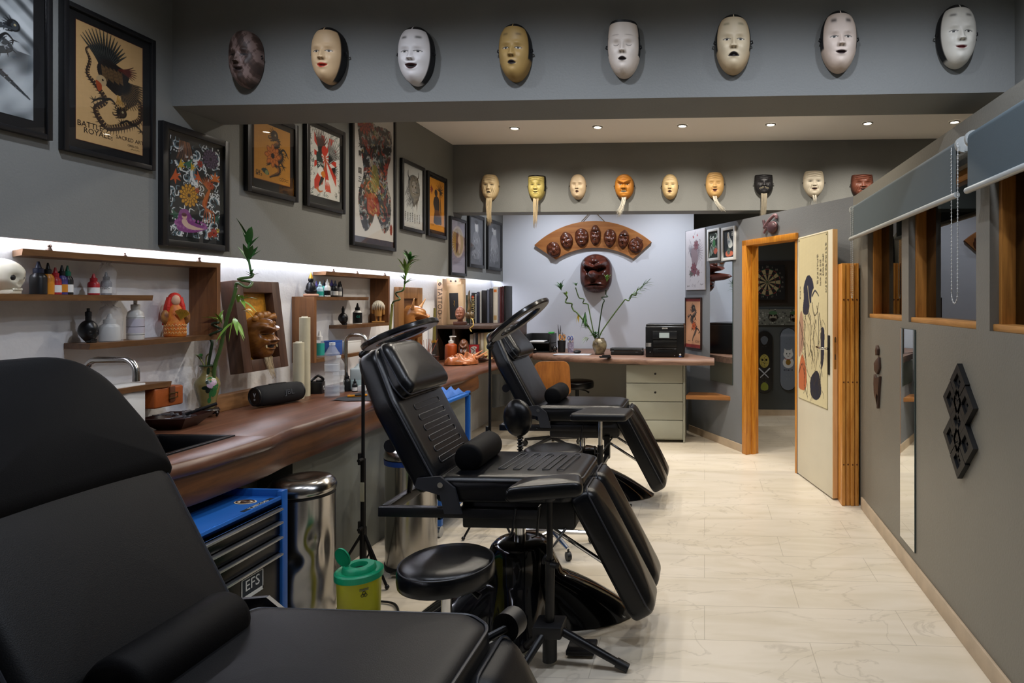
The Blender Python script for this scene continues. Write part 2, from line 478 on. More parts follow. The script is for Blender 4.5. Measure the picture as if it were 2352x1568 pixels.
seg_slab(-.6, sy0, None, CX0); seg_slab(sy1, YB-.02, None, CX0); seg_slab(sy0, sy1, None, sx1); seg_slab(sy0, sy1, sx0, CX0)
mb.build('worktop', ct_wood, counter, 50)
mb = MB(); 
yy = [-.6+i*6.0/120 for i in range(121)]
slab(mb, [(-1.935+live_edge(y)*.8+2.3, y-3.0) for y in yy], [(-2.0+2.3, y-3.0) for y in yy], .722, .846, .004)
mb.build('apron', apron_w, counter, 50)
bs = MB().box((-2.64, 3.215, .90), (-2.58, 3.79, .985), .004)
o = bs.build('backsplash_block', wood('backsplash_oak', '#7b542f', '#a2744a', axis=1, rough=0.5, ring=16), None)
tag(o, 'low wooden backsplash block between the vase and the black speaker', 'wood block')
o = MB().box((-2.64, -.6, .0), (-2.2, 3.0, .722)).box((-2.64, 3.0, 0), (-2.02, 5.38, .722)).build('base_cabinet', mat('grey_cabinet', '#6f716a', rough=0.5), None)
tag(o, 'grey base cabinet panel under the walnut counter', 'cabinet')
# sinks and taps
sk = thing('sink', 'black inset sink in the counter beside the front chair', 'sink', ((sx0+sx1)/2, (sy0+sy1)/2, .9))
hx, hy = (sx1-sx0)/2-.003, (sy1-sy0)/2-.003
mb = MB()
for s in (-1, 1):
    mb.box((s*(hx-.012)-.012, -hy, -.05), (s*(hx-.012)+.012, hy, .006), .002)
    mb.box((-hx+.024, s*(hy-.012)-.012, -.05), (hx-.024, s*(hy-.012)+.012, .006), .002)
mb.build('rim', black_metal, sk)
MB().box((-hx+.024, -hy+.024, -.16), (hx-.024, hy-.024, -.155)).box((-hx+.02, -hy+.02, -.16), (-hx+.025, hy-.02, -.05)).box((hx-.025, -hy+.02, -.16), (hx-.02, hy-.02, -.05)).box((-hx+.02, hy-.025, -.16), (hx-.02, hy-.02, -.05)).box((-hx+.02, -hy+.02, -.16), (hx-.02, -hy+.025, -.05)).build('basin', mat('sink_black', '#08080a', rough=0.25), sk)
def tap(x, y, lab, reach):
    t = thing('tap', lab, 'tap', (x, y, .9))
    h = .36; r = .05
    pts = [(0, 0, .02), (0, 0, h-r)]
    pts += [(r-r*math.cos(a), 0, h-r+r*math.sin(a)) for a in [PI/2*k/7 for k in range(1, 8)]]
    pts += [(reach-r+r*math.sin(a), 0, h-r+r*math.cos(a)) for a in [PI/2*k/7 for k in range(0, 8)]]
    pts += [(reach, 0, h-r-.035)]
    MB().tube(pts, .0125, 14).build('spout', steel, t, 60)
    MB().lathe([(.026, 0), (.026, .012), (.018, .02), (.016, .06), (.0125, .064)], seg=18).build('base', steel, t)
    MB().cyl((0, .015, .045), (0, .07, .06), .006, .005, 10).build('lever', steel, t)
tap(-2.47, 2.40, 'brushed steel arched tap behind the front chair', .21)
tap(-2.44, 4.18, 'brushed steel arched tap beside the water bottles', .145)
# S-shaped wall shelves
def wall_shelf(dy, lab, LE=-.95, ME=-.31, BE=-.60):
    root = thing('wall_shelf', lab, 'shelf', (XW, 4.9+dy, 1.114), group='walnut spiral wall shelves')
    t = .024; D = .15
    def board(y0, y1, z, nm, cut=(0, 0)):
        # ends cut at a slant in plan
        poly = [(0, y0+cut[0]), (D, y0), (D, y1), (0, y1+cut[1])]
        n = 24; mb = MB(); bm = mb.bm; rows = []
        for i in range(n+1):
            s = i/n; ya = poly[0][1]+(poly[3][1]-poly[0][1])*s; yb = poly[1][1]+(poly[2][1]-poly[1][1])*s
            w = .004*math.sin(i*.9)+.003*math.sin(i*2.3+dy)
            rows.append([bm.verts.new(p) for p in ((0.002, ya, z), (D+w-.004, yb, z), (D+w, yb, z+t), (.002, ya, z+t))])
        for a, b in zip(rows, rows[1:]):
            for k in range(4): bm.faces.new((a[k], a[(k+1) % 4], b[(k+1) % 4], b[k]))
        bm.faces.new(list(reversed(rows[0]))); bm.faces.new(rows[-1])
        return mb.build(nm, shelf_w, root)
    z0 = 0
    board(-.845-(.10 if LE < -1 else 0), 0, .55, 'top_board', (.09, 0)); board(BE, 0, .182, 'bottom_board', (.03, 0))
    board(LE, ME, .382, 'middle_board', (0, -.02)); board(LE, -.30, -.02, 'lower_board', (0, -.05))
    MB().box((.002, -.024, .182), (D, 0, .574)).build('side_panel', shelf_wz, root)
    MB().box((.002, LE-.024, -.02), (D, LE, .406)).build('side_panel', shelf_wz, root)
    return root
wall_shelf(0.0, 'walnut spiral wall shelf above the wrap rolls and water bottles')
wall_shelf(-1.76, 'walnut spiral wall shelf holding the red-haired figurine', -1.25, -.40, -.69)
# corner book case
bc = thing('bookcase', 'dark low wooden bookcase in the corner at the end of the counter', 'bookcase', (-2.36, 6.75, .9))
bw = wood('bookcase_wood', '#2f221b', '#4d3a2e', axis=0, rough=0.5, ring=12)
MB().box((-.27, -.72, .315), (.30, .5, .35), .004).build('top_board', bw, bc)
MB().box((-.27, -.70, 0), (-.25, .5, .315)).build('side_panel', bw, bc)
MB().box((-.10, -.70, 0), (-.075, .5, .315)).build('divider', bw, bc)
MB().box((.27, -.5, 0), (.295, .5, .315)).build('side_panel', bw, bc)
MB().box((-.25, .48, 0), (.27, .5, .315)).build('back_panel', bw, bc)
# desk slab
desk = thing('desk', 'thick live-edge walnut desk along the back wall', 'desk', (-.9, 7.1, 0))
mb = MB(); pa = []; pb = []
for i in range(81):
    s = i/80; x = -1.90+s*(.10+1.90)
    y = 6.88-.55*min(1, s*1.5)**.8*.75-.10*s
    pa.append((x+.9, y+.012*math.sin(x*6)+.008*math.sin(x*15)-7.1))
    yb_ = YB-.02 if x < -.45 else P0.y+(x+.05-P0.x)*(P1.y-P0.y)/(P1.x-P0.x)-.10 if x > -.27 else YB-.02+(x+.45)/.18*(P0.y-.12-.18-YB)
    pb.append((x+.9, max(y+.06, min(YB-.02, yb_))-7.1))
slab(mb, pa, pb, .835, .899, .025)
mb.build('worktop', desk_w, desk, 50)
# drawer unit
du = thing('drawer_unit', 'grey four-drawer unit under the desk below the printer', 'drawers', (-.515, 6.9, 0))
W_, D_ = .305, .28
MB().box((-W_, -D_, .03), (W_+.006, D_, .05)).box((-W_, -D_+.01, .05), (W_, D_, .82)).build('carcass', grey_lam, du)
MB().box((W_-.012, -D_-.022, .0), (W_+.008, D_, .825), .002).build('side_panel', grey_lam, du)
for i in range(4):
    z0 = .045+i*.194
    d = MB().box((-W_, -D_-.016, z0), (W_-.016, -D_+.005, z0+.188), .0015).build('drawer', grey_lam, du)
    if i >= 2: MB().cyl((0, -D_-.02, z0+.095), (0, -D_-.014, z0+.095), .011, .011, 16).build('finger_hole', black_m, d)
sh = MB().box((-.24, -.12, 0), (.24, .12, .042), .004).build('wooden_shelf', wood('shelf_oak_low', '#6f4520', '#96632f', axis=0, rough=0.5, ring=12), None)
sh.location = (.06, 6.58, .475); sh.rotation_euler = (0, 0, -.12)
tag(sh, 'thick wooden shelf right of the grey drawer unit near the floor', 'shelf')
# ================================================================== CHAIRS, STOOLS, STANDS
leather = mat('black_leather', '#090a0d', rough=0.27, spec=0.42, bump=0.07, bscale=420, var=0.15, vscale=5)
leather_matt = mat('black_vinyl_matt', '#060608', rough=0.6, spec=0.12, bump=0.1, bscale=500)
leather_side = mat('black_leather_side', '#0a0b0e', rough=0.42, bump=0.1, bscale=420)
seam_m = mat('leather_seam', '#2c2e34', rough=0.38)
BA = math.radians(28.5)
BD = Vector((-math.sin(BA), 0, math.cos(BA)))          # along the backrest
BN = Vector((math.cos(BA), 0, math.sin(BA)))           # out of its face
def client_chair(label, loc, group, rounded=False, ribs=True, arm=False, bx=-.07, skin=None):
    leather = skin or mat('black_leather')
    c = thing('client_chair', label, 'chair', loc, 0, group)
    # seat
    so = rpoly([(-.30, -.25), (.27, -.245), (.335, -.19), (.335, .19), (.27, .245), (-.30, .25)], [.03, .07, .07, .07, .07, .03])
    st = MB().pad(so, .115, .045, .02, .008, Matrix.Translation((0, 0, .625))).build('seat', leather, c, 180)
    MB().tube([(x*.985, y*.985, .722) for x, y in so], .004, 6, close=True).build('piping', seam_m, st)
    if ribs:
        for k in range(5):
            x0 = -.06+k*.066; w = .14
            pts = rpoly([(x0, -w), (x0+.03, -w), (x0+.056, w), (x0+.026, w)], .012, 3)
            MB().tube([(x, y, .7475) for x, y in pts], .0024, 5, close=True).build('stitched_rib', seam_m, st)
    # backrest
    M = frame_m(Vector((-.235+bx, 0, .70)), (0, -1, 0), BD)     # local x -> -y, local y -> up the back, z = x × y
    if M.col[2].xyz.dot(BN) < 0: M = frame_m(Vector((-.235+bx, 0, .70)), (0, 1, 0), BD)
    bo = rpoly([(-.245, -.01), (.245, -.01), (.25, .40), (.185, .66), (-.185, .66), (-.25, .40)], [.03, .03, .2, .09, .09, .2])
    Mb = M @ Matrix.Translation((0, 0, -.09))
    bk = MB().pad(bo, .115, .04, .03, .005, Mb).build('backrest', leather, c, 180)
    MB().tube([M @ Vector((x*.975, y*.985+.005, .008)) for x, y in bo], .0045, 6, close=True).build('piping', seam_m, bk)
    if ribs:
        for k in range(6):
            y0 = .07+k*.052; w = .15-.004*k
            pts = rpoly([(-w, y0), (w, y0), (w, y0+.026), (-w, y0+.026)], .012, 3)
            MB().tube([M @ Vector((x, y, .0292)) for x, y in pts], .0022, 5, close=True).build('stitched_rib', seam_m, bk)
    # side button of the back
    MB().cyl(M @ Vector((.247, .22, -.04)), M @ Vector((.256, .22, -.04)), .014, .012, 14).build('side_button', chrome, bk)
    # headrest
    if rounded:
        ho = rpoly([(-.262, 0), (.262, 0), (.262, .10), (.19, .36), (-.19, .36), (-.262, .10)], [.01, .01, .14, .16, .16, .14], 10)
        Mh = M @ Matrix.Translation((0, .40, -.10))
        hd = MB().pad(ho, .14, .05, .03, .012, Mh).build('headrest', leather_matt, c, 180)
        MB().tube([Mh @ Vector((x*1.0, y*1.0+.0, .09)) for x, y in ho], .004, 6, close=True).build('piping', mat('seam_matt', '#1d1e22', rough=0.5), hd)
    else:
        ho = rpoly([(-.205, 0), (.205, 0), (.215, .06), (.15, .27), (-.15, .27), (-.215, .06)], [.03, .03, .05, .07, .07, .05])
        Mh = M @ Matrix.Translation((0, .39, .018)) @ Matrix.Rotation(-.16, 4, 'X')
        hd = MB().pad(ho, .095, .045, .02, .006, Mh).build('headrest', leather, c, 180)
        for z in (.052, .02): MB().tube([Mh @ Vector((x*1.0, y*1.0, z)) for x, y in ho], .0035, 6, close=True).build('piping', seam_m, hd)
    # roll pillow across the seat
    prof = [(.0, 0), (.05, .0), (.06, .006), (.065, .02), (.065, .28), (.06, .294), (.05, .30), (0, .30)]
    MB().lathe(prof, (-.19+(bx+.07)*3.0, .14, .795+(bx+.07)*1.3), 28, Matrix.Rotation(PI/2, 4, 'X')).build('roll_pillow', leather_matt, c, 50)
    # hinge plates
    for s in (-1, 1):
        MB().prism([(-.13, -.02), (-.02, -.05), (.0, -.13), (.075, -.13), (.045, -.02), (-.02, .03), (-.12, .02)], -.006, .006,
                   Matrix.Translation((-.25, s*.262, .715)) @ Matrix.Rotation(PI/2, 4, 'X')).build('hinge_plate', mat('hinge_grey', '#2a2c31', rough=0.3), c)
        MB().cyl((-.265, s*.262, .71), (-.265, s*.276, .71), .012, .012, 14).build('hinge_bolt', chrome, c)
    # chassis
    MB().box((-.2, -.2, .50), (.30, .2, .624), .012).build('chassis', black_m, c)
    mb = MB()
    for s in (-1, 1): mb.box((-.56, s*.215-.018, .555), (.15, s*.215+.018, .598), .004)
    mb.box((-.56, -.215, .555), (-.522, .215, .598), .004)
    mb.build('back_frame', black_metal, c)
    MB().cyl((-.53, .0, .59), M @ Vector((0, .26, -.085)), .012, .012, 12).build('back_strut', black_metal, c)
    ct_ = M @ Vector((0, .24, -.115)); MB().cyl(ct_-Vector((0, .19, 0)), ct_+Vector((0, .19, 0)), .026, .026, 16).cyl(ct_-Vector((0, .20, 0)), ct_-Vector((0, .19, 0)), .03, .03, 16).build('cross_tube', black_metal, c)
    # pump column and moulded base
    MB().cyl((0, 0, .33), (0, 0, .52), .026, .026, 20).build('column', chrome, c)
    bm = bmesh.new(); NR, NA = 22, 72; rings = []
    for i in range(NR+1):
        q = i/NR; ring = []
        for k in range(NA):
            a = 2*PI*k/NA
            lobe = max(0, math.cos(2*(a-.28)))**1.6
            lobe2 = max(0, -math.cos(2*(a-.28)))**2
            R = .19+.36*lobe+.06*lobe2
            rr = .125*min(1, q/.4) if q < .4 else .125+(R-.125)*((q-.4)/.6)
            if q < .1: z = .385
            elif q < .4: z = .385-.015*((q-.1)/.3)**3
            elif q < .5: z = .37-.15*((q-.4)/.1)**1.1
            else:
                t = (q-.5)/.5; z = .155*(1-t)**1.5+.065*(1-t*t)+.02*math.sin(t*PI)
                if t > .9: z *= max(0.0, (1-t)/.1)**.5
            ring.append(bm.verts.new((rr*math.cos(a), rr*math.sin(a), z+.004)))
        rings.append(ring)
    for a, b in zip(rings, rings[1:]):
        for k in range(NA):
            j = (k+1) % NA; bm.faces.new((a[k], a[j], b[j], b[k]))
    bm.faces.new(rings[0]); 
    bmesh.ops.remove_doubles(bm, verts=bm.verts, dist=1e-5); bmesh.ops.recalc_face_normals(bm, faces=bm.faces)
    me = bpy.data.meshes.new('base'); bm.to_mesh(me); bm.free(); link('base', me, black_g, c, 70)
    # split leg rest: two pads side by side, dropping from the front of the seat
    LA = math.radians(62); LD = Vector((math.cos(LA), 0, -math.sin(LA))); LN = Vector((math.sin(LA), 0, math.cos(LA)))
    for s in (-1, 1):
        Ml = frame_m(Vector((.33, s*.125, .655)), LD, (0, 1, 0))
        if Ml.col[2].xyz.dot(LN) < 0: Ml = frame_m(Vector((.33, s*.125, .655)), LD, (0, -1, 0))
        lo = rpoly([(-.02, -.115), (.55, -.115), (.59, -.09), (.59, .09), (.55, .115), (-.02, .115)], [.05, .05, .04, .04, .05, .05])
        lr = MB().pad(lo, .12, .05, .025, .012, Ml @ Matrix.Translation((0, 0, -.055))).build('leg_rest', leather, c, 180)
        MB().tube([Ml @ Vector((x*.985, y*.975, .035)) for x, y in lo], .004, 6, close=True).build('piping', seam_m, lr)
        p = Ml @ Vector((.36, 0, -.056))
        MB().cyl((.12, s*.125, .52), p, .009, .009, 10).build('strut', chrome, c)
    MB().cyl((.26, -.2, .51), (.19, -.24, .41), .006, .006, 8).build('lever', chrome, c)
    MB().sph((.185, -.243, .395), (.014, .014, .03), 12, Matrix.Rotation(.6, 4, 'Y')).build('lever_knob', black_m, c)
    # crank handle below the seat
    MB().tube([(.05, -.22, .60), (.05, -.235, .60), (.035, -.235, .50), (.035, -.27, .495)], .006, 8).build('crank', black_metal, c)
    # treadle pedal
    MB().box((.28, -.30, .012), (.40, -.20, .035), .006).build('pedal', black_metal, c)
    if arm:
        ao = rpoly([(-.13, -.14), (.25, -.14), (.27, .12), (-.06, .13)], .03)
        MB().pad(ao, .05, .02, .012, .004, Matrix.Translation((.16, -.50, .705))).build('arm_pad', leather_side, c, 60)
        MB().cyl((.22, -.50, .52), (.22, -.50, .706), .014, .014, 14).build('arm_pole', chrome, c)
        MB().cyl((.22, -.50, .30), (.22, -.50, .52), .02, .02, 14).box((.205, -.5, .36), (.235, -.19, .385)).box((.2, -.22, .36), (.24, -.18, .52)).build('arm_tube', black_metal, c)
        MB().tube([(.22, -.51, .47), (.19, -.52, .47), (.185, -.52, .52)], .007, 8).build('arm_clamp', black_metal, c)
    elif not ribs:
        MB().cyl((.35, .245, .69), (.36, .285, .69), .036, .036, 22).cyl((.30, .22, .67), (.352, .25, .688), .01, .01, 10).build('adjuster_knob', black_m, c)
    return c
G = 'black client chairs in a row'
CHX = -.86
client_chair('black leather client chair in the foreground with matt headrest and no arm pad beside it', (CHX+.02, 1.29, 0), G, rounded=True, ribs=False, bx=-.10, skin=mat('black_leather_soft', '#101114', rough=.42, spec=.26, bump=.08, bscale=420))
client_chair('ribbed black leather client chair between the two steel bins and the round stool', (CHX, 2.91, 0), G)
client_chair('black leather client chair farthest back with a flat arm pad on a chrome pole', (CHX-.06, 4.72, 0), G, ribs=False, arm=True)

# arm stand with folding tripod foot
t = thing('arm_rest_stand', 'black tripod arm rest stand in front of the middle chair', 'arm rest', (-.635, 2.565, 0))
po = rpoly([(-.14, -.16), (.155, -.06), (.12, .09), (-.115, .01)], [.02, .035, .035, .03])
MB().pad(po, .06, .028, .02, .012, Matrix.Translation((0, -.02, .715))).build('arm_pad', leather, t, 60)
MB().cyl((0, 0, .40), (0, 0, .69), .013, .013, 14).cyl((0, 0, .69), (0, -.015, .716), .03, .03, 14).cyl((0, 0, .04), (0, 0, .43), .019, .019, 14).build('pole', black_metal, t)
MB().box((-.06, -.055, .13), (.06, .055, .18), .008).cyl((0, 0, .02), (0, 0, .13), .03, .03, 12).build('collar', black_m, t)
MB().cyl((.01, -.02, .42), (.04, -.03, .42), .012, .012, 10).build('clamp_knob', black_metal, t)
MB().tube([(-.03, -.03, .665), (-.03, -.05, .665), (-.04, -.05, .55), (-.06, -.06, .545)], .006, 8).build('crank', black_metal, t)
for k, (x, y) in enumerate(((.31, -.03), (-.11, -.24), (-.13, .08))):
    lg = MB().cyl((x*.12, y*.12, .15), (x, y, .022), .017, .014, 12).build('leg', black_metal, t)
    MB().cyl((x*.9, y*.9, .035), (x*1.06, y*1.06, .014), .019, .017, 12).build('rubber_foot', black_m, lg)

# round stools
def round_stool(label, loc, seat_z, dia, name='stool', base=True, chr_=True, group=None):
    t = thing(name, label, 'stool', loc, 0, group)
    r = dia/2
    MB().lathe([(r*.9, seat_z-.085), (r*.985, seat_z-.078), (r, seat_z-.06), (r*1.0, seat_z-.03), (r*.975, seat_z-.014), (r*.9, seat_z-.002), (r*.6, seat_z+.006), (0.001, seat_z+.008)], seg=40).build('seat', leather, t, 60)
    MB().tube([(r*.97*math.cos(a), r*.97*math.sin(a), seat_z-.012) for a in [2*PI*k/48 for k in range(48)]], .0025, 5, close=True).build('seam', seam_m, t)
    MB().cyl((0, 0, .10), (0, 0, seat_z-.085), .02, .02, 16).build('column', chrome if chr_ else black_metal, t)
    MB().tube([(0.02, 0, seat_z-.10), (.10, -.02, seat_z-.11), (.14, -.03, seat_z-.13)], [.006, .006, .012], 8).build('height_lever', black_metal, t)
    MB().cyl((0, 0, .07), (0, 0, .12), .032, .028, 16).build('hub', black_m, t)
    for k in range(5):
        a = 2*PI*k/5+.3; x, y = .24*math.cos(a), .24*math.sin(a)
        lg = MB().cyl((0, 0, .095), (x, y, .065), .018, .012, 10).build('leg', chrome if chr_ else black_m, t)
        MB().cyl((x-.012*math.sin(a), y+.012*math.cos(a), .026), (x+.012*math.sin(a), y-.012*math.cos(a), .026), .025, .025, 16).cyl((x, y, .03), (x, y, .065), .006, .006, 8).build('castor', black_m, lg)
    return t
round_stool('round black padded stool with chrome column in front of the middle chair', (-.99, 2.38, 0), .505, .36)
round_stool('small round black stool under the back desk left of the grey drawers', (-1.42, 6.98, 0), .60, .375, chr_=False)
t = round_stool('low backed black stool between the middle and farthest chairs', (-.92, 3.79, 0), .60, .36, 'backed_stool')
M = Matrix.Translation((-.215, .0, .78)) @ Matrix.Rotation(-.12, 4, 'Y')
MB().sph((0, 0, 0), (.088, .055, .115), 24, None).build('back_pad', leather, t, 180, M)
pts = []
for k in range(120): 
    a = k*.55; pts.append((-.20+.016*math.cos(a), .016*math.sin(a), .50+k*.0017))
MB().tube(pts, .0045, 5).build('spring', black_metal, t)
MB().tube([(-.02, 0, .50), (-.14, 0, .49), (-.20, 0, .51), (-.205, 0, .70)], .011, 8).build('back_arm', black_metal, t)
# desk chair with plywood back
t = thing('desk_chair', 'plywood swivel chair with black seat at the back desk', 'chair', (-1.55, 6.35, 0), -2.9)
ply = wood('orange_plywood', '#7d4a1c', '#a96a2e', axis=2, rough=0.35, ring=10)
bm_ = rpoly([(-.2, 0), (.2, 0), (.18, .36), (-.18, .36)], [.05, .05, .09, .09])
b = MB().prism(bm_, -.008, .008, Matrix.Translation((0, -.20, .50)) @ Matrix.Rotation(PI/2-.12, 4, 'X')).build('back_panel', ply, t)
for x in (-.12, .12): MB().cyl((x, -.255, .80), (x, -.225, .80), .008, .008, 10).build('bolt', black_m, b)
MB().pad(rpoly([(-.21, -.2), (.21, -.2), (.21, .2), (-.21, .2)], .06), .06, .025, .015, .008, Matrix.Translation((0, 0, .44))).build('seat', leather_side, t, 60)
MB().box((-.03, -.25, .40), (.03, .1, .425), .003).box((-.03, -.26, .40), (.03, -.235, .62), .003).build('bracket', black_metal, t)
MB().cyl((0, 0, .10), (0, 0, .41), .022, .022, 14).build('column', black_metal, t)
for k in range(5):
    a = 2*PI*k/5+.9; x, y = .29*math.cos(a), .29*math.sin(a)
    lg = MB().cyl((0, 0, .10), (x, y, .07), .02, .013, 10).build('leg', black_m, t)
    MB().cyl((x-.014*math.sin(a), y+.014*math.cos(a), .03), (x+.014*math.sin(a), y-.014*math.cos(a), .03), .029, .029, 16).cyl((x, y, .035), (x, y, .07), .007, .007, 8).build('castor', black_m, lg)

# ring lamps on floor tripods
ring_pl = mat('lamp_diffuser_grey', '#8e9094', rough=0.4)
def ring_lamp(label, loc, tilt, dia, pole_top, head, azim=0.0):
    t = thing('ring_lamp', label, 'lamp', loc, 0, 'ring lamps on floor tripods')
    MB().cyl((0, 0, .62), (0, 0, pole_top), .009, .009, 10).cyl((0, 0, .22), (0, 0, .66), .013, .013, 12).cyl((0, 0, .08), (0, 0, .3), .017, .017, 12).build('pole', black_metal, t)
    for z in (.3, .66): MB().cyl((-.014, 0, z-.03), (-.014, 0, z+.03), .014, .014, 8).cyl((0, -.01, z), (.0, -.045, z), .009, .009, 8).build('clamp', black_m, t)
    for k in range(3):
        a = -.35+2*PI*k/3; x, y = .17*math.cos(a), .17*math.sin(a)
        lg = MB().cyl((x*.06, y*.06, .26), (x, y, .012), .008, .007, 8).cyl((0, 0, .10), (x*.55, y*.55, .125), .005, .005, 6).build('leg', black_metal, t)
        MB().sph((x, y, .014), .012, 10).build('rubber_foot', black_m, lg)
    M = Matrix.Translation((0, 0, pole_top)) @ Matrix.Rotation(azim, 4, 'Z') @ Matrix.Rotation(-tilt, 4, 'Y')
    r = dia/2
    mb = MB()
    prof = [(r*.62, -.012), (r*.97, -.012), (r, -.006), (r, .010), (r*.96, .016), (r*.64, .016), (r*.60, .008), (r*.60, -.006)]
    bm = mb.bm; n = 64; rings = []
    for (q, z) in prof: rings.append([bm.verts.new((q*math.cos(2*PI*k/n), q*math.sin(2*PI*k/n), z)) for k in range(n)])
    for i in range(len(rings)):
        a, b = rings[i], rings[(i+1) % len(rings)]
        for k in range(n): bm.faces.new((a[k], a[(k+1) % n], b[(k+1) % n], b[k]))
    Mh = M @ Matrix.Translation((r+.03, 0, .02))
    hd = mb.build('lamp_head', mat('lamp_black', '#17181b', rough=0.2), t, 40, Mh)
    mb = MB(); bm = mb.bm
    ra = [bm.verts.new((r*.66*math.cos(2*PI*k/n), r*.66*math.sin(2*PI*k/n), -.0135)) for k in range(n)]
    rb = [bm.verts.new((r*.95*math.cos(2*PI*k/n), r*.95*math.sin(2*PI*k/n), -.0135)) for k in range(n)]
    for k in range(n): bm.faces.new((ra[k], ra[(k+1) % n], rb[(k+1) % n], rb[k]))
    mb.build('diffuser', ring_pl, hd, 40, Mh)
    MB().sph((0, 0, 0), .022, 12).cyl((0, 0, 0), (.06, 0, .02), .012, .012, 10).build('swivel', black_metal, t, 35, M)
    return t
L1 = on_x(838, 800, -1.84)
t = ring_lamp('black ring lamp on a thin tripod beside the counter and front steel bin', (-1.80, 3.245, 0), math.radians(23), .40, 1.21, None)
MB().box((-.006, -.021, .44), (.016, -.018, .54), .001).build('paper_label', mat('label_paper', '#b8b49c', rough=.7), t)
t = ring_lamp('black ring lamp on a tripod leaning over the farthest chair', (-1.37, 3.97, 0), math.radians(37), .45, 1.20, None)
# ================================================================== CARTS AND BINS
blue = mat('blue_enamel', '#1f5fae', rough=0.38)
alu = mat('aluminium_edge', '#b9bcc0', rough=0.3, metal=0.9)
sticker_w = mat('sticker_white', '#d9d9d4', rough=0.6)
sticker_k = mat('sticker_ink', '#14202c', rough=0.6)
t = thing('tool_cart', 'blue tool cart with black drawers beside the dented steel bin', 'tool cart', (-1.98, 2.26, 0))
hx, hy, H = .215, .325, .70
MB().box((-hx, -hy, .08), (hx-.02, hy, H-.055)).build('carcass', mat('cart_black', '#070709', rough=0.25, spec=.25), t)
mb = MB()
mb.box((-hx, -hy, H-.06), (hx, hy, H-.03), .003)
mb.box((-hx, hy-.012, H-.06), (hx, hy, H+.0), .002).box((-hx, -hy, H-.06), (hx, -hy+.012, H+.0), .002)
mb.box((hx-.012, -hy, H-.06), (hx, hy, H-.02), .002).box((-hx, -hy, H-.06), (-hx+.012, hy, H), .002)
mb.build('tray_top', blue, t)
for y in (-hy, hy-.034): MB().box((hx-.022, y, .06), (hx+.004, y+.034, H), .003).build('corner_post', blue, t)
for i, (z0, z1) in enumerate(((.583, .636), (.522, .58), (.452, .518), (.08, .448))):
    d = MB().box((hx-.02, -hy+.036, z0), (hx-.006, hy-.036, z1), .002).build('drawer', mat('cart_black'), t)
    MB().box((hx-.008, -hy+.04, z1-.012), (hx+.014, hy-.04, z1-.002), .003).build('drawer_handle', alu, d)
s = MB().box((hx-.0065, .07, .342), (hx-.005, .185, .422)).build('sticker', sticker_k, t)
MB().box((hx-.0055, .068, .342), (hx-.0042, .072, .422)).box((hx-.0055, .068, .420), (hx-.0042, .187, .423)).box((hx-.0055, .068, .340), (hx-.0042, .187, .355)).box((hx-.0055, .183, .342), (hx-.0042, .187, .422)).build('sticker_border', sticker_w, s)
text('sticker_lettering', 'EFS', .058, sticker_w, s, (hx-.0045, .127, .390), (PI/2, 0, PI/2))
# oval sticker on the tray
s2 = MB().prism(ellipse(.045, .028, 28), 0, .0008, Matrix.Translation((.10, .235, H-.0295))).build('round_sticker', mat('sticker_cream', '#d8c8ad', rough=0.6), t)
MB().tube([(.10+.036*math.cos(a), .235+.021*math.sin(a), H-.0285) for a in [2*PI*k/28 for k in range(28)]], .003, 4, close=True).tube([(.10+.016*math.cos(a), .235+.010*math.sin(a), H-.0285) for a in [2*PI*k/28 for k in range(28)]], .004, 4, close=True).build('sticker_ring', mat('sticker_brown', '#4a2d1c', rough=0.6), s2)
MB().box((.165, .12, -.0002), (.195, .29, .0006), M=Matrix.Translation((0, 0, H-.0294))).build('strip_sticker', sticker_k, t)
text('sticker_lettering', 'TATTOO', .026, sticker_w, t, (.18, .205, H-.0284), (0, 0, PI/2), .0004)
MB().cyl((-.10, hy+.045, H-.035), (.17, hy+.045, H-.035), .017, .017, 18).box((-.10, hy-.005, H-.06), (-.085, hy+.04, H-.02), .003).box((.155, hy-.005, H-.06), (.17, hy+.04, H-.02), .003).build('push_handle', blue, t)
for x in (-.17, .17):
    for y in (-.27, .27):
        MB().cyl((x-.014, y, .034), (x+.014, y, .034), .034, .034, 18).cyl((x, y, .04), (x, y, .085), .012, .012, 10).build('castor', black_m, t)

# steel pedal bins
def bin_mesh(dent, r, h):
    bm = bmesh.new(); NZ, NA = 60, 96; rings = []
    for i in range(NZ+1):
        z = .03+(h-.03)*i/NZ; ring = []
        for k in range(NA):
            a = 2*PI*k/NA; rr = r
            for (da, dz, sa, sz, am) in dent:
                d = (a-da+PI) % (2*PI)-PI
                rr -= am*math.exp(-(d/sa)**2-((z-dz)/sz)**2)
            rr += .0007*math.sin(a*3+1.3)+.0004*math.sin(a*7)+.0005*math.sin(z*21+a)
            ring.append(bm.verts.new((rr*math.cos(a), rr*math.sin(a), z)))
        rings.append(ring)
    for a, b in zip(rings, rings[1:]):
        for k in range(NA):
            j = (k+1) % NA; bm.faces.new((a[k], a[j], b[j], b[k]))
    bm.faces.new(list(reversed(rings[0]))); bm.faces.new(rings[-1])
    me = bpy.data.meshes.new('body'); bm.to_mesh(me); bm.free(); return me
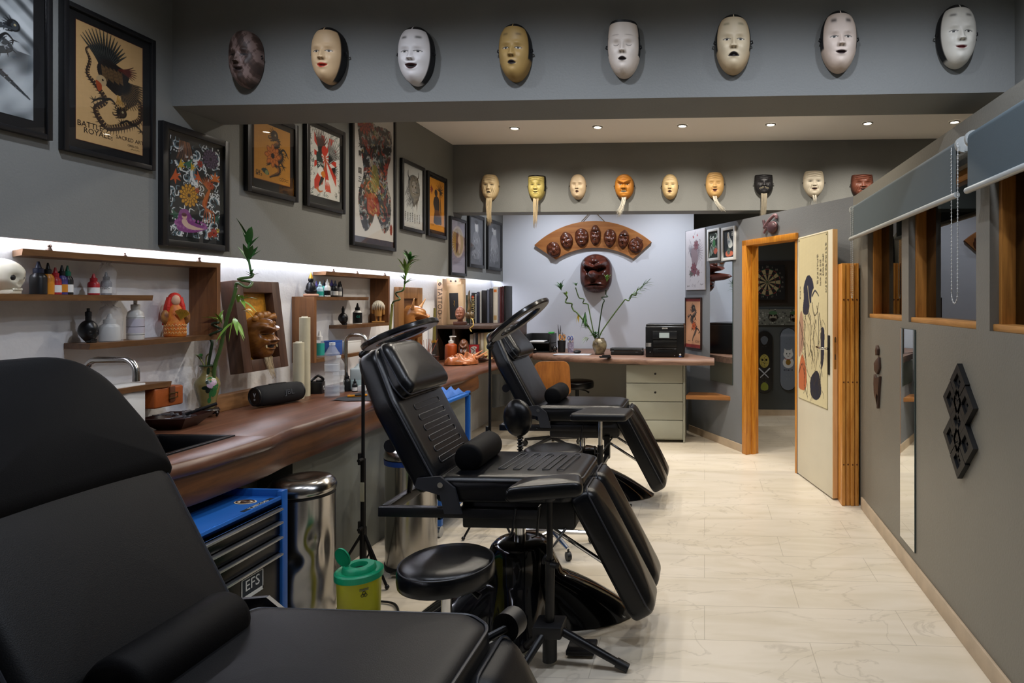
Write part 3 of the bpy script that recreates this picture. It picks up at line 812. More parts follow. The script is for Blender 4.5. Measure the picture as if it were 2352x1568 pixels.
def steel_bin(label, loc, dent, band=None):
    t = thing('pedal_bin', label, 'bin', loc, 0, 'steel pedal bins'); r, h = .138, .60
    link('body', bin_mesh(dent, r, h), steel, t, 80)
    MB().lathe([(r+.002, 0), (r+.004, .01), (r+.004, .028), (r-.004, .034)], seg=40).build('base_ring', black_m, t)
    MB().lathe([(r-.006, h), (r-.004, h+.008), (r-.006, h+.014)], seg=40).build('rim', blue if band else black_m, t)
    MB().lathe([(r+.001, h+.012), (r+.005, h+.02), (r+.006, h+.035), (r-.002, h+.056), (r*.86, h+.072), (r*.65, h+.079), (r*.4, h+.074), (r*.18, h+.066), (.002, h+.064)], seg=64).build('lid', steel, t, 80)
    if band:
        MB().lathe([(r+.0045, h-.016), (r+.0055, h+.012)], seg=48, cap=False).build('bag_edge', band, t, 80)
    MB().box((-.03, -r-.05, .012), (.03, -r+.01, .024), .004).build('pedal', steel, t)
    return t
fa = math.atan2(-2.8, 1.8)
steel_bin('dented steel pedal bin between the blue tool cart and the yellow sharps bin', (-1.865, 2.84, 0),
          [(fa-.25, .33, .35, .04, .016), (fa+.35, .42, .22, .05, .012), (fa+.1, .24, .5, .06, .012), (fa+.75, .37, .2, .09, .014), (fa-.1, .16, .3, .05, .008)])
steel_bin('steel pedal bin with blue bag edge under the ring lamp', (-1.66, 3.50, 0), [(fa, .2, .5, .2, .002)], mat('blue_bag', '#1c3f86', rough=0.4))
# second, open blue trolley
t = thing('trolley', 'open blue trolley behind the middle chair', 'trolley', (-1.775, 4.12, 0)); hx, hy, H = .13, .25, .86
for x in (-hx, hx-.03):
    for y in (-hy, hy-.03): MB().box((x, y, .08), (x+.03, y+.03, H), .003).build('corner_post', blue, t)
MB().box((-hx, -hy, H-.03), (hx, hy, H-.01), .003).build('top_shelf', blue, t)
MB().box((-hx, -hy, .42), (hx, hy, .44), .003).build('middle_shelf', blue, t)
MB().box((-hx, -hy, .12), (hx, hy, .15), .003).build('bottom_shelf', blue, t)
MB().box((-hx+.03, -hy+.008, .15), (hx-.03, -hy+.02, .42)).build('side_panel', mat('blue_panel_dark', '#17457f', rough=0.45), t)
for x in (-.10, .10):
    for y in (-.21, .21): MB().cyl((x-.014, y, .034), (x+.014, y, .034), .034, .034, 18).cyl((x, y, .04), (x, y, .085), .012, .012, 10).build('castor', alu, t)
tw = MB(); bm = tw.bm; g = []
for i in range(13):
    row = []
    for j in range(17):
        x = -.095+.19*i/12; y = -.21+.42*j/16
        z = .872+.006+.012*math.sin(i*1.7+j)+.01*math.sin(j*2.1-i*.7)
        if i in (0, 12) or j in (0, 16): z = .8525
        row.append(bm.verts.new((x, y, z)))
    g.append(row)
for i in range(12):
    for j in range(16): bm.faces.new((g[i][j], g[i+1][j], g[i+1][j+1], g[i][j+1]))
o = tw.build('cloth_pad', mat('blue_pad', '#2f62ae', rough=0.7), None, 180); o.location = (-1.775, 4.12, 0.0)
tag(o, 'crumpled light blue pad on top of the open blue trolley', 'cloth')
# sharps bin
t = thing('sharps_bin', 'yellow sharps bin with open green lid on the floor', 'sharps bin', (-1.437, 2.56, 0))
yel = mat('sharps_yellow', '#c2c21e', rough=0.45); grn = mat('sharps_green', '#0e8a5e', rough=0.4)
MB().lathe([(.074, 0), (.076, .004), (.086, .35), (.088, .352), (.088, .358), (.06, .358)], seg=40).build('body', yel, t, 50)
MB().lathe([(.088, .348), (.094, .35), (.094, .374), (.088, .38), (.082, .376), (.076, .374), (.066, .376), (.064, .392), (.058, .398), (.034, .398), (.032, .394), (.030, .376)], seg=48, c=(0, 0, 0)).build('lid', grn, t, 40)
MB().cyl((0, 0, .3775), (0, 0, .379), .0295, .0295, 24).build('opening', mat('dark_hole', '#050505'), t)
fl = MB().cyl((0, 0, -.003), (0, 0, .003), .040, .040, 40).cyl((0, 0, .003), (0, 0, .006), .036, .04, 40).build('flap', grn, t, 40, Matrix.Translation((-.058, -.02, .434)) @ Matrix.Rotation(-.35, 4, 'Z') @ Matrix.Rotation(PI/2+.2, 4, 'X'))
MB().box((-.045, -.03, .376), (-.03, -.018, .402), .003).build('hinge', grn, t)
an = -.85
mat('label_ink', '#23241a')
for z_ in (.326, .320): MB().tube([(.0860*math.cos(an+q), .0860*math.sin(an+q), z_) for q in (-.2, -.1, 0, .1, .2)], .0014, 4).build('printed_line', mat('label_ink'), t)
for k in range(3):
    a = an+.0; c = Vector((.0858*math.cos(a), .0858*math.sin(a), .303)); tg = Vector((-math.sin(a), math.cos(a), 0))
    th = PI/2+2*PI*k/3
    p = c+tg*.007*math.cos(th)+Vector((0, 0, .007*math.sin(th)))
    M = Matrix.Translation(p) @ Matrix.Rotation(a+PI/2, 4, 'Z') @ Matrix.Rotation(PI/2, 4, 'X')
    MB().tube([M @ Vector((.0055*math.cos(q), .0055*math.sin(q), 0)) for q in [2*PI*i/16 for i in range(16)]], .0012, 4, close=True).build('hazard_mark', mat('label_ink'), t)
# headphones resting at the edge of the front chair seat are left as the chair's knob; power cable on the floor
pts = catmull([(-1.92, 2.65, .012), (-1.75, 2.62, .01), (-1.62, 2.68, .01), (-1.50, 2.72, .01), (-1.43, 2.85, .01), (-1.52, 3.02, .01), (-1.70, 3.05, .01), (-1.78, 3.12, .01)], 8)
o = MB().tube(pts, .006, 6).build('power_cable', black_m, None, 180); tag(o, 'black cable lying on the floor behind the yellow sharps bin', 'cable')
# ================================================================== CARVED MASKS
mask_mat = mat('mask_lacquer', '#ffffff', rough=0.52, attr=True, bump=0.05, bscale=60)
mask_shiny = mat('mask_polished', '#ffffff', rough=0.24, attr=True, bump=0.06, bscale=40)
def sst(a, b, x):
    t = np.clip((x-a)/(b-a), 0, 1); return t*t*(3-2*t)
def gauss(x, y, cx, cy, sx, sy): return np.exp(-((x-cx)/sx)**2-((y-cy)/sy)**2)
def face(name, parent, w, h, dep, st, m=None, nx=91, nz=131, M=None):
    """carved face: half width w, half height h, relief depth dep; faces local -y. st: style values"""
    g = st.get
    top = g('top', 1.0)
    q = np.linspace(-1, 1, nz)
    T = np.sin(q*PI/2*.94)/math.sin(PI/2*.94)
    if top < 1: T = -1+(T+1)*(1+top)/2
    a = np.linspace(-1, 1, nx); a = np.sign(a)*np.abs(a)**.9
    A, TT = np.meshgrid(a, T)
    pt, pb, chin = g('pt', 2.6), g('pb', 2.6), g('chin', .16)
    st.setdefault('side_to', -.30); tn = np.abs(TT)
    Wt = np.where(TT > 0, (1-tn**pt).clip(0)**.5, (1-tn**pb).clip(0)**.5*(1-chin*tn**1.4))
    if top < 1: Wt = np.where(TT > .35, Wt+(1-Wt)*g('square', .75), Wt)
    Wt = np.maximum(Wt, .02)
    X = A*Wt                                            # -1..1
    D = dep*np.sqrt((1-A**2).clip(0))**.9*((1-tn**4).clip(0))**.5 if top >= 1 else dep*np.sqrt((1-A**2).clip(0))**.9*np.where(TT > 0, 1, ((1-tn**4).clip(0))**.5)
    k = dep*g('relief', 1.0); mir = np.abs(X)
    ey, my, ny = g('eye_y', .12), g('mouth_y', -.43), g('nose_y', -.16)
    nl, nw = g('nose', .28), g('nose_w', .12)
    d = np.zeros_like(X)
    ramp = np.clip((ey+.05-TT)/(ey+.05-ny), 0, 1)*(TT > ny-.02)+np.exp(-((TT-ny)/.05)**2)*(TT <= ny-.02)
    ramp = np.clip(ramp, 0, 1)
    d += nl*k*(.35*sst(ey+.3, ey-.1, TT)*np.exp(-((TT-ey)/.22)**2)+ramp**1.2)*np.exp(-(X/(nw*(.75+.5*ramp)))**2)
    d += nl*.55*k*gauss(mir, TT, nw*1.25, ny-.01, nw*.55, .055)
    d += g('brow', .10)*k*gauss(mir, TT, .36, ey+.17, .26, .08)
    d -= g('socket', .13)*k*gauss(mir, TT, .38, ey, .2, .1)
    d += g('lid', .06)*k*gauss(mir, TT, .38, ey+.01, .14, .055)
    d += g('cheek', .10)*k*gauss(mir, TT, .52, ny-.02, .22, .17)
    d += g('chin_b', .10)*k*gauss(X, TT, 0, -.76, .22, .12)
    mw, mo = g('mouth_w', .26), g('mouth_open', .05)
    smile = g('smile', 0)*(mir/mw)**2*.05
    d += g('lips', .09)*k*(gauss(X, TT-smile, 0, my+mo+.03, mw*.9, .05)+gauss(X, TT-smile, 0, my-mo-.035, mw*.75, .05))
    d -= g('mouth_d', .12)*k*np.exp(-(np.abs(X)/mw)**4-(np.abs(TT-my-smile)/max(mo, .02))**2)
    wr = g('wrinkle', 0)
    if wr:
        d += wr*k*.05*np.sin(TT*38+np.abs(X)*5)*sst(ey+.25, ey+.4, TT)*(mir < .7)
        d += wr*k*.05*np.sin(mir*30+TT*11)*gauss(mir, TT, .55, ny-.15, .25, .25)
        d -= wr*k*.10*np.exp(-((mir-.26-.35*(ny-TT))/.05)**2)*sst(my-.12, my, TT)*sst(ny+.06, ny, TT)
    if g('bulge'): d += g('bulge')*k*gauss(X, TT, 0, .62, .5, .28)
    if g('brow_v'):                                     # angry slanted brow
        d += g('brow_v')*k*np.exp(-((TT-ey-.12-mir*.35)/.09)**2)*sst(.8, .5, mir)
        d -= g('brow_v')*.6*k*np.exp(-((TT-ey-.02-mir*.15)/.07)**2)*sst(.75, .5, mir)
    if g('ball_nose'): 
        rr = ((X/.28)**2+((TT-ny)/.24)**2)
        d += g('ball_nose')*k*np.sqrt((1-rr).clip(0))
    if g('cloud'):                                      # knobs at the brows
        d += g('cloud')*k*gauss(mir, TT, .42, ey+.33, .17, .11)
    Y = -(D+d*np.sqrt((1-A**6).clip(0)))
    # ---- paint
    skin = np.array(rgb(g('skin', '#e6ddd0'))); C = np.empty((nz, nx, 3)); C[:] = skin
    def put(mask, col):
        mk = np.clip(mask, 0, 1)[..., None]; C[:] = C*(1-mk)+np.array(rgb(col))*mk
    if g('patch'):
        n = sum(np.sin(X*f1+TT*f2+p)/(i+1) for i, (f1, f2, p) in enumerate(((7, 5, 1), (13, -11, 2), (23, 19, .4), (41, -37, 3), (59, 61, 1.7))))
        put(sst(-.1, .7, n)*g('patch_a', .9), g('patch'))
        put(sst(.15, .9, -n)*.5, g('patch2', '#2b211c'))
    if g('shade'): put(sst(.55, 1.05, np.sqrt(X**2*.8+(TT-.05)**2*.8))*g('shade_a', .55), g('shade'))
    if g('blush'): put(.35*gauss(mir, TT, .5, -.2, .25, .2), g('blush'))
    if g('hair'):
        hl = g('hairline', .80)
        edge = hl-.32*np.clip(mir-.3, 0, 1)**2
        hm = np.maximum(sst(edge-.012, edge+.012, TT), sst(.90, .93, np.abs(A))*sst(g('side_to')-.05, g('side_to')+.05, TT))
        if top < 1: hm = np.maximum(sst(top-.10, top-.08, TT), sst(.93, .95, np.abs(A))*(TT > -.3))
        put(hm, '#0d0d10')
        if top >= 1: put((np.abs(X) < .022)*hm*(TT > edge)*(TT < .985), g('skin', '#e6ddd0'))
    if g('brows'):
        by = g('brows_y', .60); put(g('brows_a', .85)*np.exp(-(np.abs(mir-.40)/g('brows_w', .17))**4-(np.abs(TT-by+.12*(mir-.4)**2-g('brows_s', 0)*(mir-.4))/g('brows_h', .045))**2), g('brows'))
    eo = g('eye_open', .035)
    dx = mir-.38
    if eo > 0:
        ew = g('eye_w', .17)
        lidc = (1-(dx/ew)**2).clip(0)
        sf = lambda v, wd: np.clip(v/wd+.5, 0, 1)
        inside = sf(eo*lidc-np.abs(TT-ey), .014)*sf(ew-np.abs(dx), .03)
        put(inside, g('eye', '#e8e2d6')); put(inside*sf(ew*.40-np.abs(dx), .03), '#0a0809')
        put(sf(.013-np.abs(TT-ey-eo*lidc-.008), .014)*sf(ew*1.3-np.abs(dx), .04), '#120d0e')
    else:
        put(np.clip((.011-np.abs(TT-ey+.035*(1-(dx/.17)**2)))/.014+.5, 0, 1)*np.clip((.17-np.abs(dx))/.03+.5, 0, 1)*.9, '#2a1d18')
    lip = np.exp(-(np.abs(X)/(mw*1.12))**6)
    lh = (mo+g('lip_h', .055))*(1-.35*(X/mw)**2).clip(.25, 1)
    lh = lh*np.sqrt((1-(X/(mw*1.15))**2).clip(0))
    if g('lip'): put(np.clip((lh-np.abs(TT-my-smile))/.022+.5, 0, 1)*(mir < mw*1.15), g('lip'))
    put(np.clip((mo*(1-(X/mw)**2).clip(0)-np.abs(TT-my-smile))/.018+.3, 0, 1)*(mir < mw), g('mouth', '#120808'))
    if g('teeth'): put((np.abs(TT-my-smile-mo*.55) < mo*.35)*(mir < mw*.7)*1.0, g('teeth'))
    if g('moustache'): put(.9*np.exp(-((TT-my-mo-.09+mir*.25)/.035)**2)*(mir < .5)*(mir > .06), g('moustache'))
    put(.85*gauss(mir, TT, nw*.8, ny-.055, .045, .022), '#1a1110')
    if wr: put(.35*np.clip(np.sin(TT*38+np.abs(X)*5), 0, 1)**3*sst(ey+.25, ey+.4, TT)*(mir < .7), g('wr_col', '#5d4a30'))
    # ---- mesh (front grid + rim + back)
    P = np.stack([X*w, Y, TT*h], -1).reshape(-1, 3)
    idx = np.arange(nz*nx).reshape(nz, nx)
    faces = np.stack([idx[:-1, :-1], idx[:-1, 1:], idx[1:, 1:], idx[1:, :-1]], -1).reshape(-1, 4)
    per = np.concatenate([idx[0, :], idx[1:, -1], idx[-1, -2::-1], idx[-2:0:-1, 0]])
    B = P[per].copy(); B[:, 1] = dep*g('rim', .25)
    nb = len(P); bi = nb+np.arange(len(per)); nxt = np.roll(np.arange(len(per)), -1)
    side = np.stack([per, bi, bi[nxt], per[nxt]], -1)
    V = np.concatenate([P, B, B.mean(0)[None]]); ci = len(V)-1
    tri = [(int(bi[i]), ci, int(bi[nxt[i]])) for i in range(len(per))]
    me = bpy.data.meshes.new(name)
    me.from_pydata([tuple(v) for v in V], [], [tuple(map(int, f)) for f in faces]+[tuple(map(int, f)) for f in side]+tri)
    cols = np.ones((len(V), 4)); cols[:nb, :3] = C.reshape(-1, 3); cols[nb:, :3] = C.reshape(-1, 3)[per].tolist()+[[.02, .02, .02]]
    at = me.color_attributes.new('Col', 'FLOAT_COLOR', 'POINT'); at.data.foreach_set('color', cols.astype(np.float32).ravel())
    if M is not None: me.transform(M)
    bm = bmesh.new(); bm.from_mesh(me); bmesh.ops.recalc_face_normals(bm, faces=bm.faces); bm.to_mesh(me); bm.free()
    return link(name, me, m or mask_mat, parent, 70)
def strands(name, parent, root, n, L, spread, m, sway=(0, 0), rad=.0011, taper=1.0, lift=.02, seed=1):
    r = random.Random(seed); mb = MB()
    for i in range(n):
        x0 = (r.random()-.5)*spread; y0 = -r.random()*.012; l = L*(.72+.28*r.random())
        sx = sway[0]*(.8+.4*r.random()); wob = (r.random()-.5)*.02; ph = r.random()*6
        pts = []
        for k in range(7):
            t = k/6
            pts.append(Vector(root)+Vector((x0*(1-.35*t*taper)+sx*t*t+wob*math.sin(t*4+ph)*t, y0-lift*math.sin(t*PI*.8)+r.uniform(-.001, .001), -l*t)))
        mb.tube(pts, [rad*(1-.6*k/6) for k in range(7)], 4)
    return mb.build(name, m, parent, 180)
def wall_mask(name, label, loc, rz, w, h, dep, st, m=None, beard=None, group=None, cords=True, M=None):
    t = thing(name, label, 'mask', loc, rz, group)
    face('face', t, w, h, dep, st, m, M=M)
    if beard:
        bm_, L, n, sp, sway = beard
        strands('beard', t, (0, -dep*.5, -h*.86), n, L, sp, bm_, sway, seed=int(loc[0]*100) % 97)
    if cords:
        for s in (-1, 1):
            MB().tube([(s*w*.97, -.004, h*.08), (s*w*1.07, -.006, h*.11), (s*w*1.10, -.004, h*.03), (s*w*1.0, -.002, 0)], .003, 6).build('side_cord', black_m, t)
    return t
hair_pale = mat('pale_hair', '#cdb994', rough=0.6); hair_white = mat('white_hair', '#d8d2c4', rough=0.6); hair_grey = mat('grey_hair', '#8f8674', rough=0.6)
YM = 2.845-.022
for_near = dict(eye_open=.028, eye_y=.02, nose_y=-.23, mouth_y=-.49, brows_y=.50)
mat('carved_brown', '#56301f', rough=0.3)
GN = 'masks on the front ceiling beam'
near = [
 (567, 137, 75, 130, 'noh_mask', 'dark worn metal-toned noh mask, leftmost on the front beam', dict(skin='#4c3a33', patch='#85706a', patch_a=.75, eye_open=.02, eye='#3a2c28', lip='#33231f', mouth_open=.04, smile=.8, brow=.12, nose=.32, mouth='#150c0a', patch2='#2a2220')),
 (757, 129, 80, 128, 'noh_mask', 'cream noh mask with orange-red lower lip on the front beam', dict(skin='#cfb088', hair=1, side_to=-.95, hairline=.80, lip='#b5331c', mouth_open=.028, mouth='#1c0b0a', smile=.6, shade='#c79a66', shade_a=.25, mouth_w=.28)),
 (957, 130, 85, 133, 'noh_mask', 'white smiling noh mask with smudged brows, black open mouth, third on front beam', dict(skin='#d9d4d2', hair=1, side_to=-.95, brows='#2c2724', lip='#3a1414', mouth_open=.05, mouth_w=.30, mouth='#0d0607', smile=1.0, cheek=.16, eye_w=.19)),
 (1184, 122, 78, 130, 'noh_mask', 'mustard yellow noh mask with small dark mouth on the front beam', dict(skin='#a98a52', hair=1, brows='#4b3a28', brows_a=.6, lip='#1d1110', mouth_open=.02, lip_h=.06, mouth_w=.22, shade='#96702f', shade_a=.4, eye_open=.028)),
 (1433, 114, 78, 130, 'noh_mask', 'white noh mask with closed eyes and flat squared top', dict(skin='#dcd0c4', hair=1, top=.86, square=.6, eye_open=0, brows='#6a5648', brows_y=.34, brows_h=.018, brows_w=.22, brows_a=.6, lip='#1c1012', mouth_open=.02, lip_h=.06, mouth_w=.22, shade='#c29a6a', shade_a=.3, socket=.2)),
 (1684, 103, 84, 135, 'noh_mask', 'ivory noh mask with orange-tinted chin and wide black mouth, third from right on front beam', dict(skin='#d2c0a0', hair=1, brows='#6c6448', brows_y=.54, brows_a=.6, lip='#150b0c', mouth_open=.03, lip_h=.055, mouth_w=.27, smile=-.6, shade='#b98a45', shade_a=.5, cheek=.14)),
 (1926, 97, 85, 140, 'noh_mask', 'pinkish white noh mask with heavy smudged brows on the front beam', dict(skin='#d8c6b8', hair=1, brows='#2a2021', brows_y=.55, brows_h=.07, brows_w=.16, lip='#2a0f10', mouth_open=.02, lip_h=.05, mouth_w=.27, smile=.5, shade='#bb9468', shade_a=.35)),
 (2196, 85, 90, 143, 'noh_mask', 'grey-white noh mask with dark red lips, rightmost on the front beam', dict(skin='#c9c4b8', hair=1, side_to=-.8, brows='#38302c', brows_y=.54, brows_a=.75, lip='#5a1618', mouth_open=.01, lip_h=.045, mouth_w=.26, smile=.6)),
]
for (u, v, pw, ph, nm, lab, st) in near:
    st = {**for_near, **st}; p = on_y(u, v, YM); d = p.y*CA+(-p.x)*SA
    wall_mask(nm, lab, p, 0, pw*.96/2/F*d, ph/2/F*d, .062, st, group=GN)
YM2 = 6.16-.016
GF = 'masks on the back ceiling beam'
CH = mask_mat
far = [
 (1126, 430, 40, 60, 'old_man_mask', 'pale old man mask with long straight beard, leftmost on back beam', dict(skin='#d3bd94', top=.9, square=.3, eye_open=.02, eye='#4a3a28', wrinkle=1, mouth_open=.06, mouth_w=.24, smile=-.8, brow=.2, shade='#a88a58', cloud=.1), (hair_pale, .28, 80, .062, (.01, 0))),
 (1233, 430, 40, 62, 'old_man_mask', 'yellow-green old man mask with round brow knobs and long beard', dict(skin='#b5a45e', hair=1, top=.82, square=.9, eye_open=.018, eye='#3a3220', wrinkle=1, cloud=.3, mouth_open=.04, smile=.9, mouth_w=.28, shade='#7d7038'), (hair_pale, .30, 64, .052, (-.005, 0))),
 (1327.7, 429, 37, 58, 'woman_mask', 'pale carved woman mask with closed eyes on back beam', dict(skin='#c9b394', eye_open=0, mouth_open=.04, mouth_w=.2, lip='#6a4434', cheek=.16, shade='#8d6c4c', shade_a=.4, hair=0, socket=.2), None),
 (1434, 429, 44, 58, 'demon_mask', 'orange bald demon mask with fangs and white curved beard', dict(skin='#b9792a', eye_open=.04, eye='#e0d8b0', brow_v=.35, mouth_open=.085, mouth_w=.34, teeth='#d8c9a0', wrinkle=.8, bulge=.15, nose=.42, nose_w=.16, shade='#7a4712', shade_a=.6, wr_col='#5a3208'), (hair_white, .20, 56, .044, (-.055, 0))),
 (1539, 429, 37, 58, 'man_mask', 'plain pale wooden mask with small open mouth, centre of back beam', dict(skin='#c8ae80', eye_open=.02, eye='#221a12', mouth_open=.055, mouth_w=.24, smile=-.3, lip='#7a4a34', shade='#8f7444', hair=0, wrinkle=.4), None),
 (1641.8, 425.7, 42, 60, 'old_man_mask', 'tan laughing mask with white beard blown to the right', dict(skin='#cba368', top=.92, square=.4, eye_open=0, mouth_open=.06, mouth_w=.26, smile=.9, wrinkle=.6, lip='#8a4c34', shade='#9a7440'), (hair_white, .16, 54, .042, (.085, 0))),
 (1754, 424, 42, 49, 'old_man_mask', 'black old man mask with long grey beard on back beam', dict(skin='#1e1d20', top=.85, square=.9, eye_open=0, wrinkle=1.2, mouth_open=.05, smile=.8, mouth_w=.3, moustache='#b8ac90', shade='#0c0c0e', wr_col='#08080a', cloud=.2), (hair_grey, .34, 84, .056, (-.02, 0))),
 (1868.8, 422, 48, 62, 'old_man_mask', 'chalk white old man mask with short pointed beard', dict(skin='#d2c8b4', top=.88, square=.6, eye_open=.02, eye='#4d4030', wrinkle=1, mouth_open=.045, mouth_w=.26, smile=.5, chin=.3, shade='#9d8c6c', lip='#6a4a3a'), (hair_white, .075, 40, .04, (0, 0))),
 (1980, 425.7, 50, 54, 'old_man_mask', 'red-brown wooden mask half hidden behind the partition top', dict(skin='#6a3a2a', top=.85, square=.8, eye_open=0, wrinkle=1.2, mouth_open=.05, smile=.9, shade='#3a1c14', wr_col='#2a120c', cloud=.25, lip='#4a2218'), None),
]
for (u, v, pw, ph, nm, lab, st, bd) in far:
    p = on_y(u, v, YM2); d = p.y*CA+(-p.x)*SA
    wall_mask(nm, lab, p, 0, pw/2/F*d, ph/2/F*d, .058, st, beard=bd, group=GF)
# big long-nosed mask on the back wall
p = on_y(1369, 628, YB-.03)
wall_mask('demon_mask', 'large dark red-brown bulb-nosed demon mask on the white back wall', p, 0, .195, .238, .12,
          dict(skin='#55291f', shade='#2a1310', patch='#643429', patch_a=.4, patch2='#1e0e0c', pt=3.2, pb=3.4, chin=.02, bulge=.75, brow_v=1.1, ball_nose=2.3, eye_y=.14, eye_open=.025, eye='#2a1512', nose=.2, nose_w=.2, nose_y=-.08, mouth_y=-.58, mouth_open=.04, mouth_w=.5, lips=.22, cheek=.3, smile=-1.2, chin_b=.25), mask_shiny, cords=False)
# fan-shaped board with seven carved faces
fan_w = wood('fan_board_wood', '#8a5228', '#b57a44', axis=0, rough=0.4, ring=9)
cx, _ = 0, 0
pl = on_y(1229, 563, YB); pt_ = on_y(1362, 508, YB); pr = on_y(1497, 556, YB); bl = on_y(1278, 596, YB); bt = on_y(1364, 569, YB); br_ = on_y(1455, 594, YB)
fx, fz = pt_.x, pt_.z
fan = thing('fan_board', 'fan-shaped wooden board hung on the back wall above the demon mask', 'wall board', (fx, YB-.02, fz-.2))
def circ(a, b, c):
    ax, ay, bx, by, cx_, cy_ = a[0], a[1], b[0], b[1], c[0], c[1]
    dd = 2*(ax*(by-cy_)+bx*(cy_-ay)+cx_*(ay-by))
    ux = ((ax*ax+ay*ay)*(by-cy_)+(bx*bx+by*by)*(cy_-ay)+(cx_*cx_+cy_*cy_)*(ay-by))/dd
    uy = ((ax*ax+ay*ay)*(cx_-bx)+(bx*bx+by*by)*(ax-cx_)+(cx_*cx_+cy_*cy_)*(bx-ax))/dd
    return ux, uy, math.hypot(ax-ux, ay-uy)
def arc(a, b, c, n):
    x, y, r = circ(a, b, c); a0 = math.atan2(a[1]-y, a[0]-x); a1 = math.atan2(c[1]-y, c[0]-x)
    return [(x+r*math.cos(a0+(a1-a0)*i/n), y+r*math.sin(a0+(a1-a0)*i/n)) for i in range(n+1)]
q = lambda P: (P.x-fx, P.z-fz+.2)
outer = arc(q(pl), q(pt_), q(pr), 30); inner = arc(q(bl), q(bt), q(br_), 24)
mb = MB(); bm = mb.bm
n = 30; inner = [(inner[0][0]+(0), inner[0][1])]+arc(q(bl), q(bt), q(br_), n)[1:]
rows = []
for (ox, oz), (ix, iz) in zip(outer, inner):
    rows.append([bm.verts.new(p) for p in ((ox, 0.018, oz), (ox, -.012, oz), (ox*.99+ix*.01, -.018, oz*.98+iz*.02), (ix, -.018, iz), (ix, .018, iz))])
for a, b in zip(rows, rows[1:]):
    for k in range(5): bm.faces.new((a[k], a[(k+1) % 5], b[(k+1) % 5], b[k]))
bm.faces.new(list(reversed(rows[0]))); bm.faces.new(rows[-1])
mb.build('board', fan_w, fan, 30)
tb = q(pt_)
MB().tube([(-.14, 0, tb[1]-.005), (-.035, .005, tb[1]+.105), (.035, .005, tb[1]+.105), (.15, 0, tb[1]-.01)], .005, 6).build('hanging_rope', mat('hemp_rope', '#7d6a4d', rough=0.9), fan)
fc = dict(skin='#5c2f1d', shade='#2c140b', shade_a=.6, wr_col='#2a120a', wrinkle=.8, eye_open=0, smile=.9, mouth='#1c0c08', relief=1.3, mouth_open=.04, cheek=.25, patch='#74402a', patch_a=.4, patch2='#33180e')
spots7 = [(1272, 573, 31, 36, .5, 0), (1301.7, 553, 30, 38, .2, 1), (1336, 545, 32, 42, .05, 0), (1367.5, 542, 25, 42, 0, 2), (1401, 547, 29, 42, -.05, 0), (1432, 551, 26, 40, -.15, 3), (1460, 564, 34, 34, -.55, 4)]
for i, (u, v, pw, ph, rt, hat) in enumerate(spots7):
    p = on_y(u, v, YB-.04); d = p.y*CA+(-p.x)*SA
    M = Matrix.Translation((p.x-fx, -.018, p.z-fz+.2)) @ Matrix.Rotation(-rt*-1, 4, 'Y').inverted()
    ww, hh = pw/2/F*d, ph/2/F*d
    st = dict(fc); st['mouth_open'] = .03+.02*(i % 3); st['brow'] = .1+.1*(i % 2); st['chin'] = .1+.1*((i*2) % 3)
    f = face('carved_face', fan, ww, hh, .045, st, mask_shiny, nx=41, nz=49, M=M)
    if hat == 2: MB().lathe([(ww*.75, 0), (ww*.8, .015), (ww*.55, .05), (ww*.3, .07), (.001, .075)], seg=20, M=Matrix.Rotation(0, 4, 'X')).build('hat', mat('carved_brown'), f, 50, M @ Matrix.Translation((0, -.012, hh*.55)))
    if hat == 3: MB().lathe([(ww*.8, 0), (ww*.7, .02), (ww*.3, .05), (.001, .06)], seg=20).build('hat', mat('carved_brown'), f, 50, M @ Matrix.Translation((0, -.014, hh*.6)))
    if hat == 4: MB().box((-ww*.5, -.03, 0), (ww*.5, 0, .06), .008).build('hat', mat('carved_brown'), f, 35, M @ Matrix.Translation((0, -.012, hh*.5)))
    if hat == 1: MB().sph((0, -.012, hh*.6), (ww*.6, .03, hh*.5), 16).build('hat', mat('carved_brown'), f, 180, M)
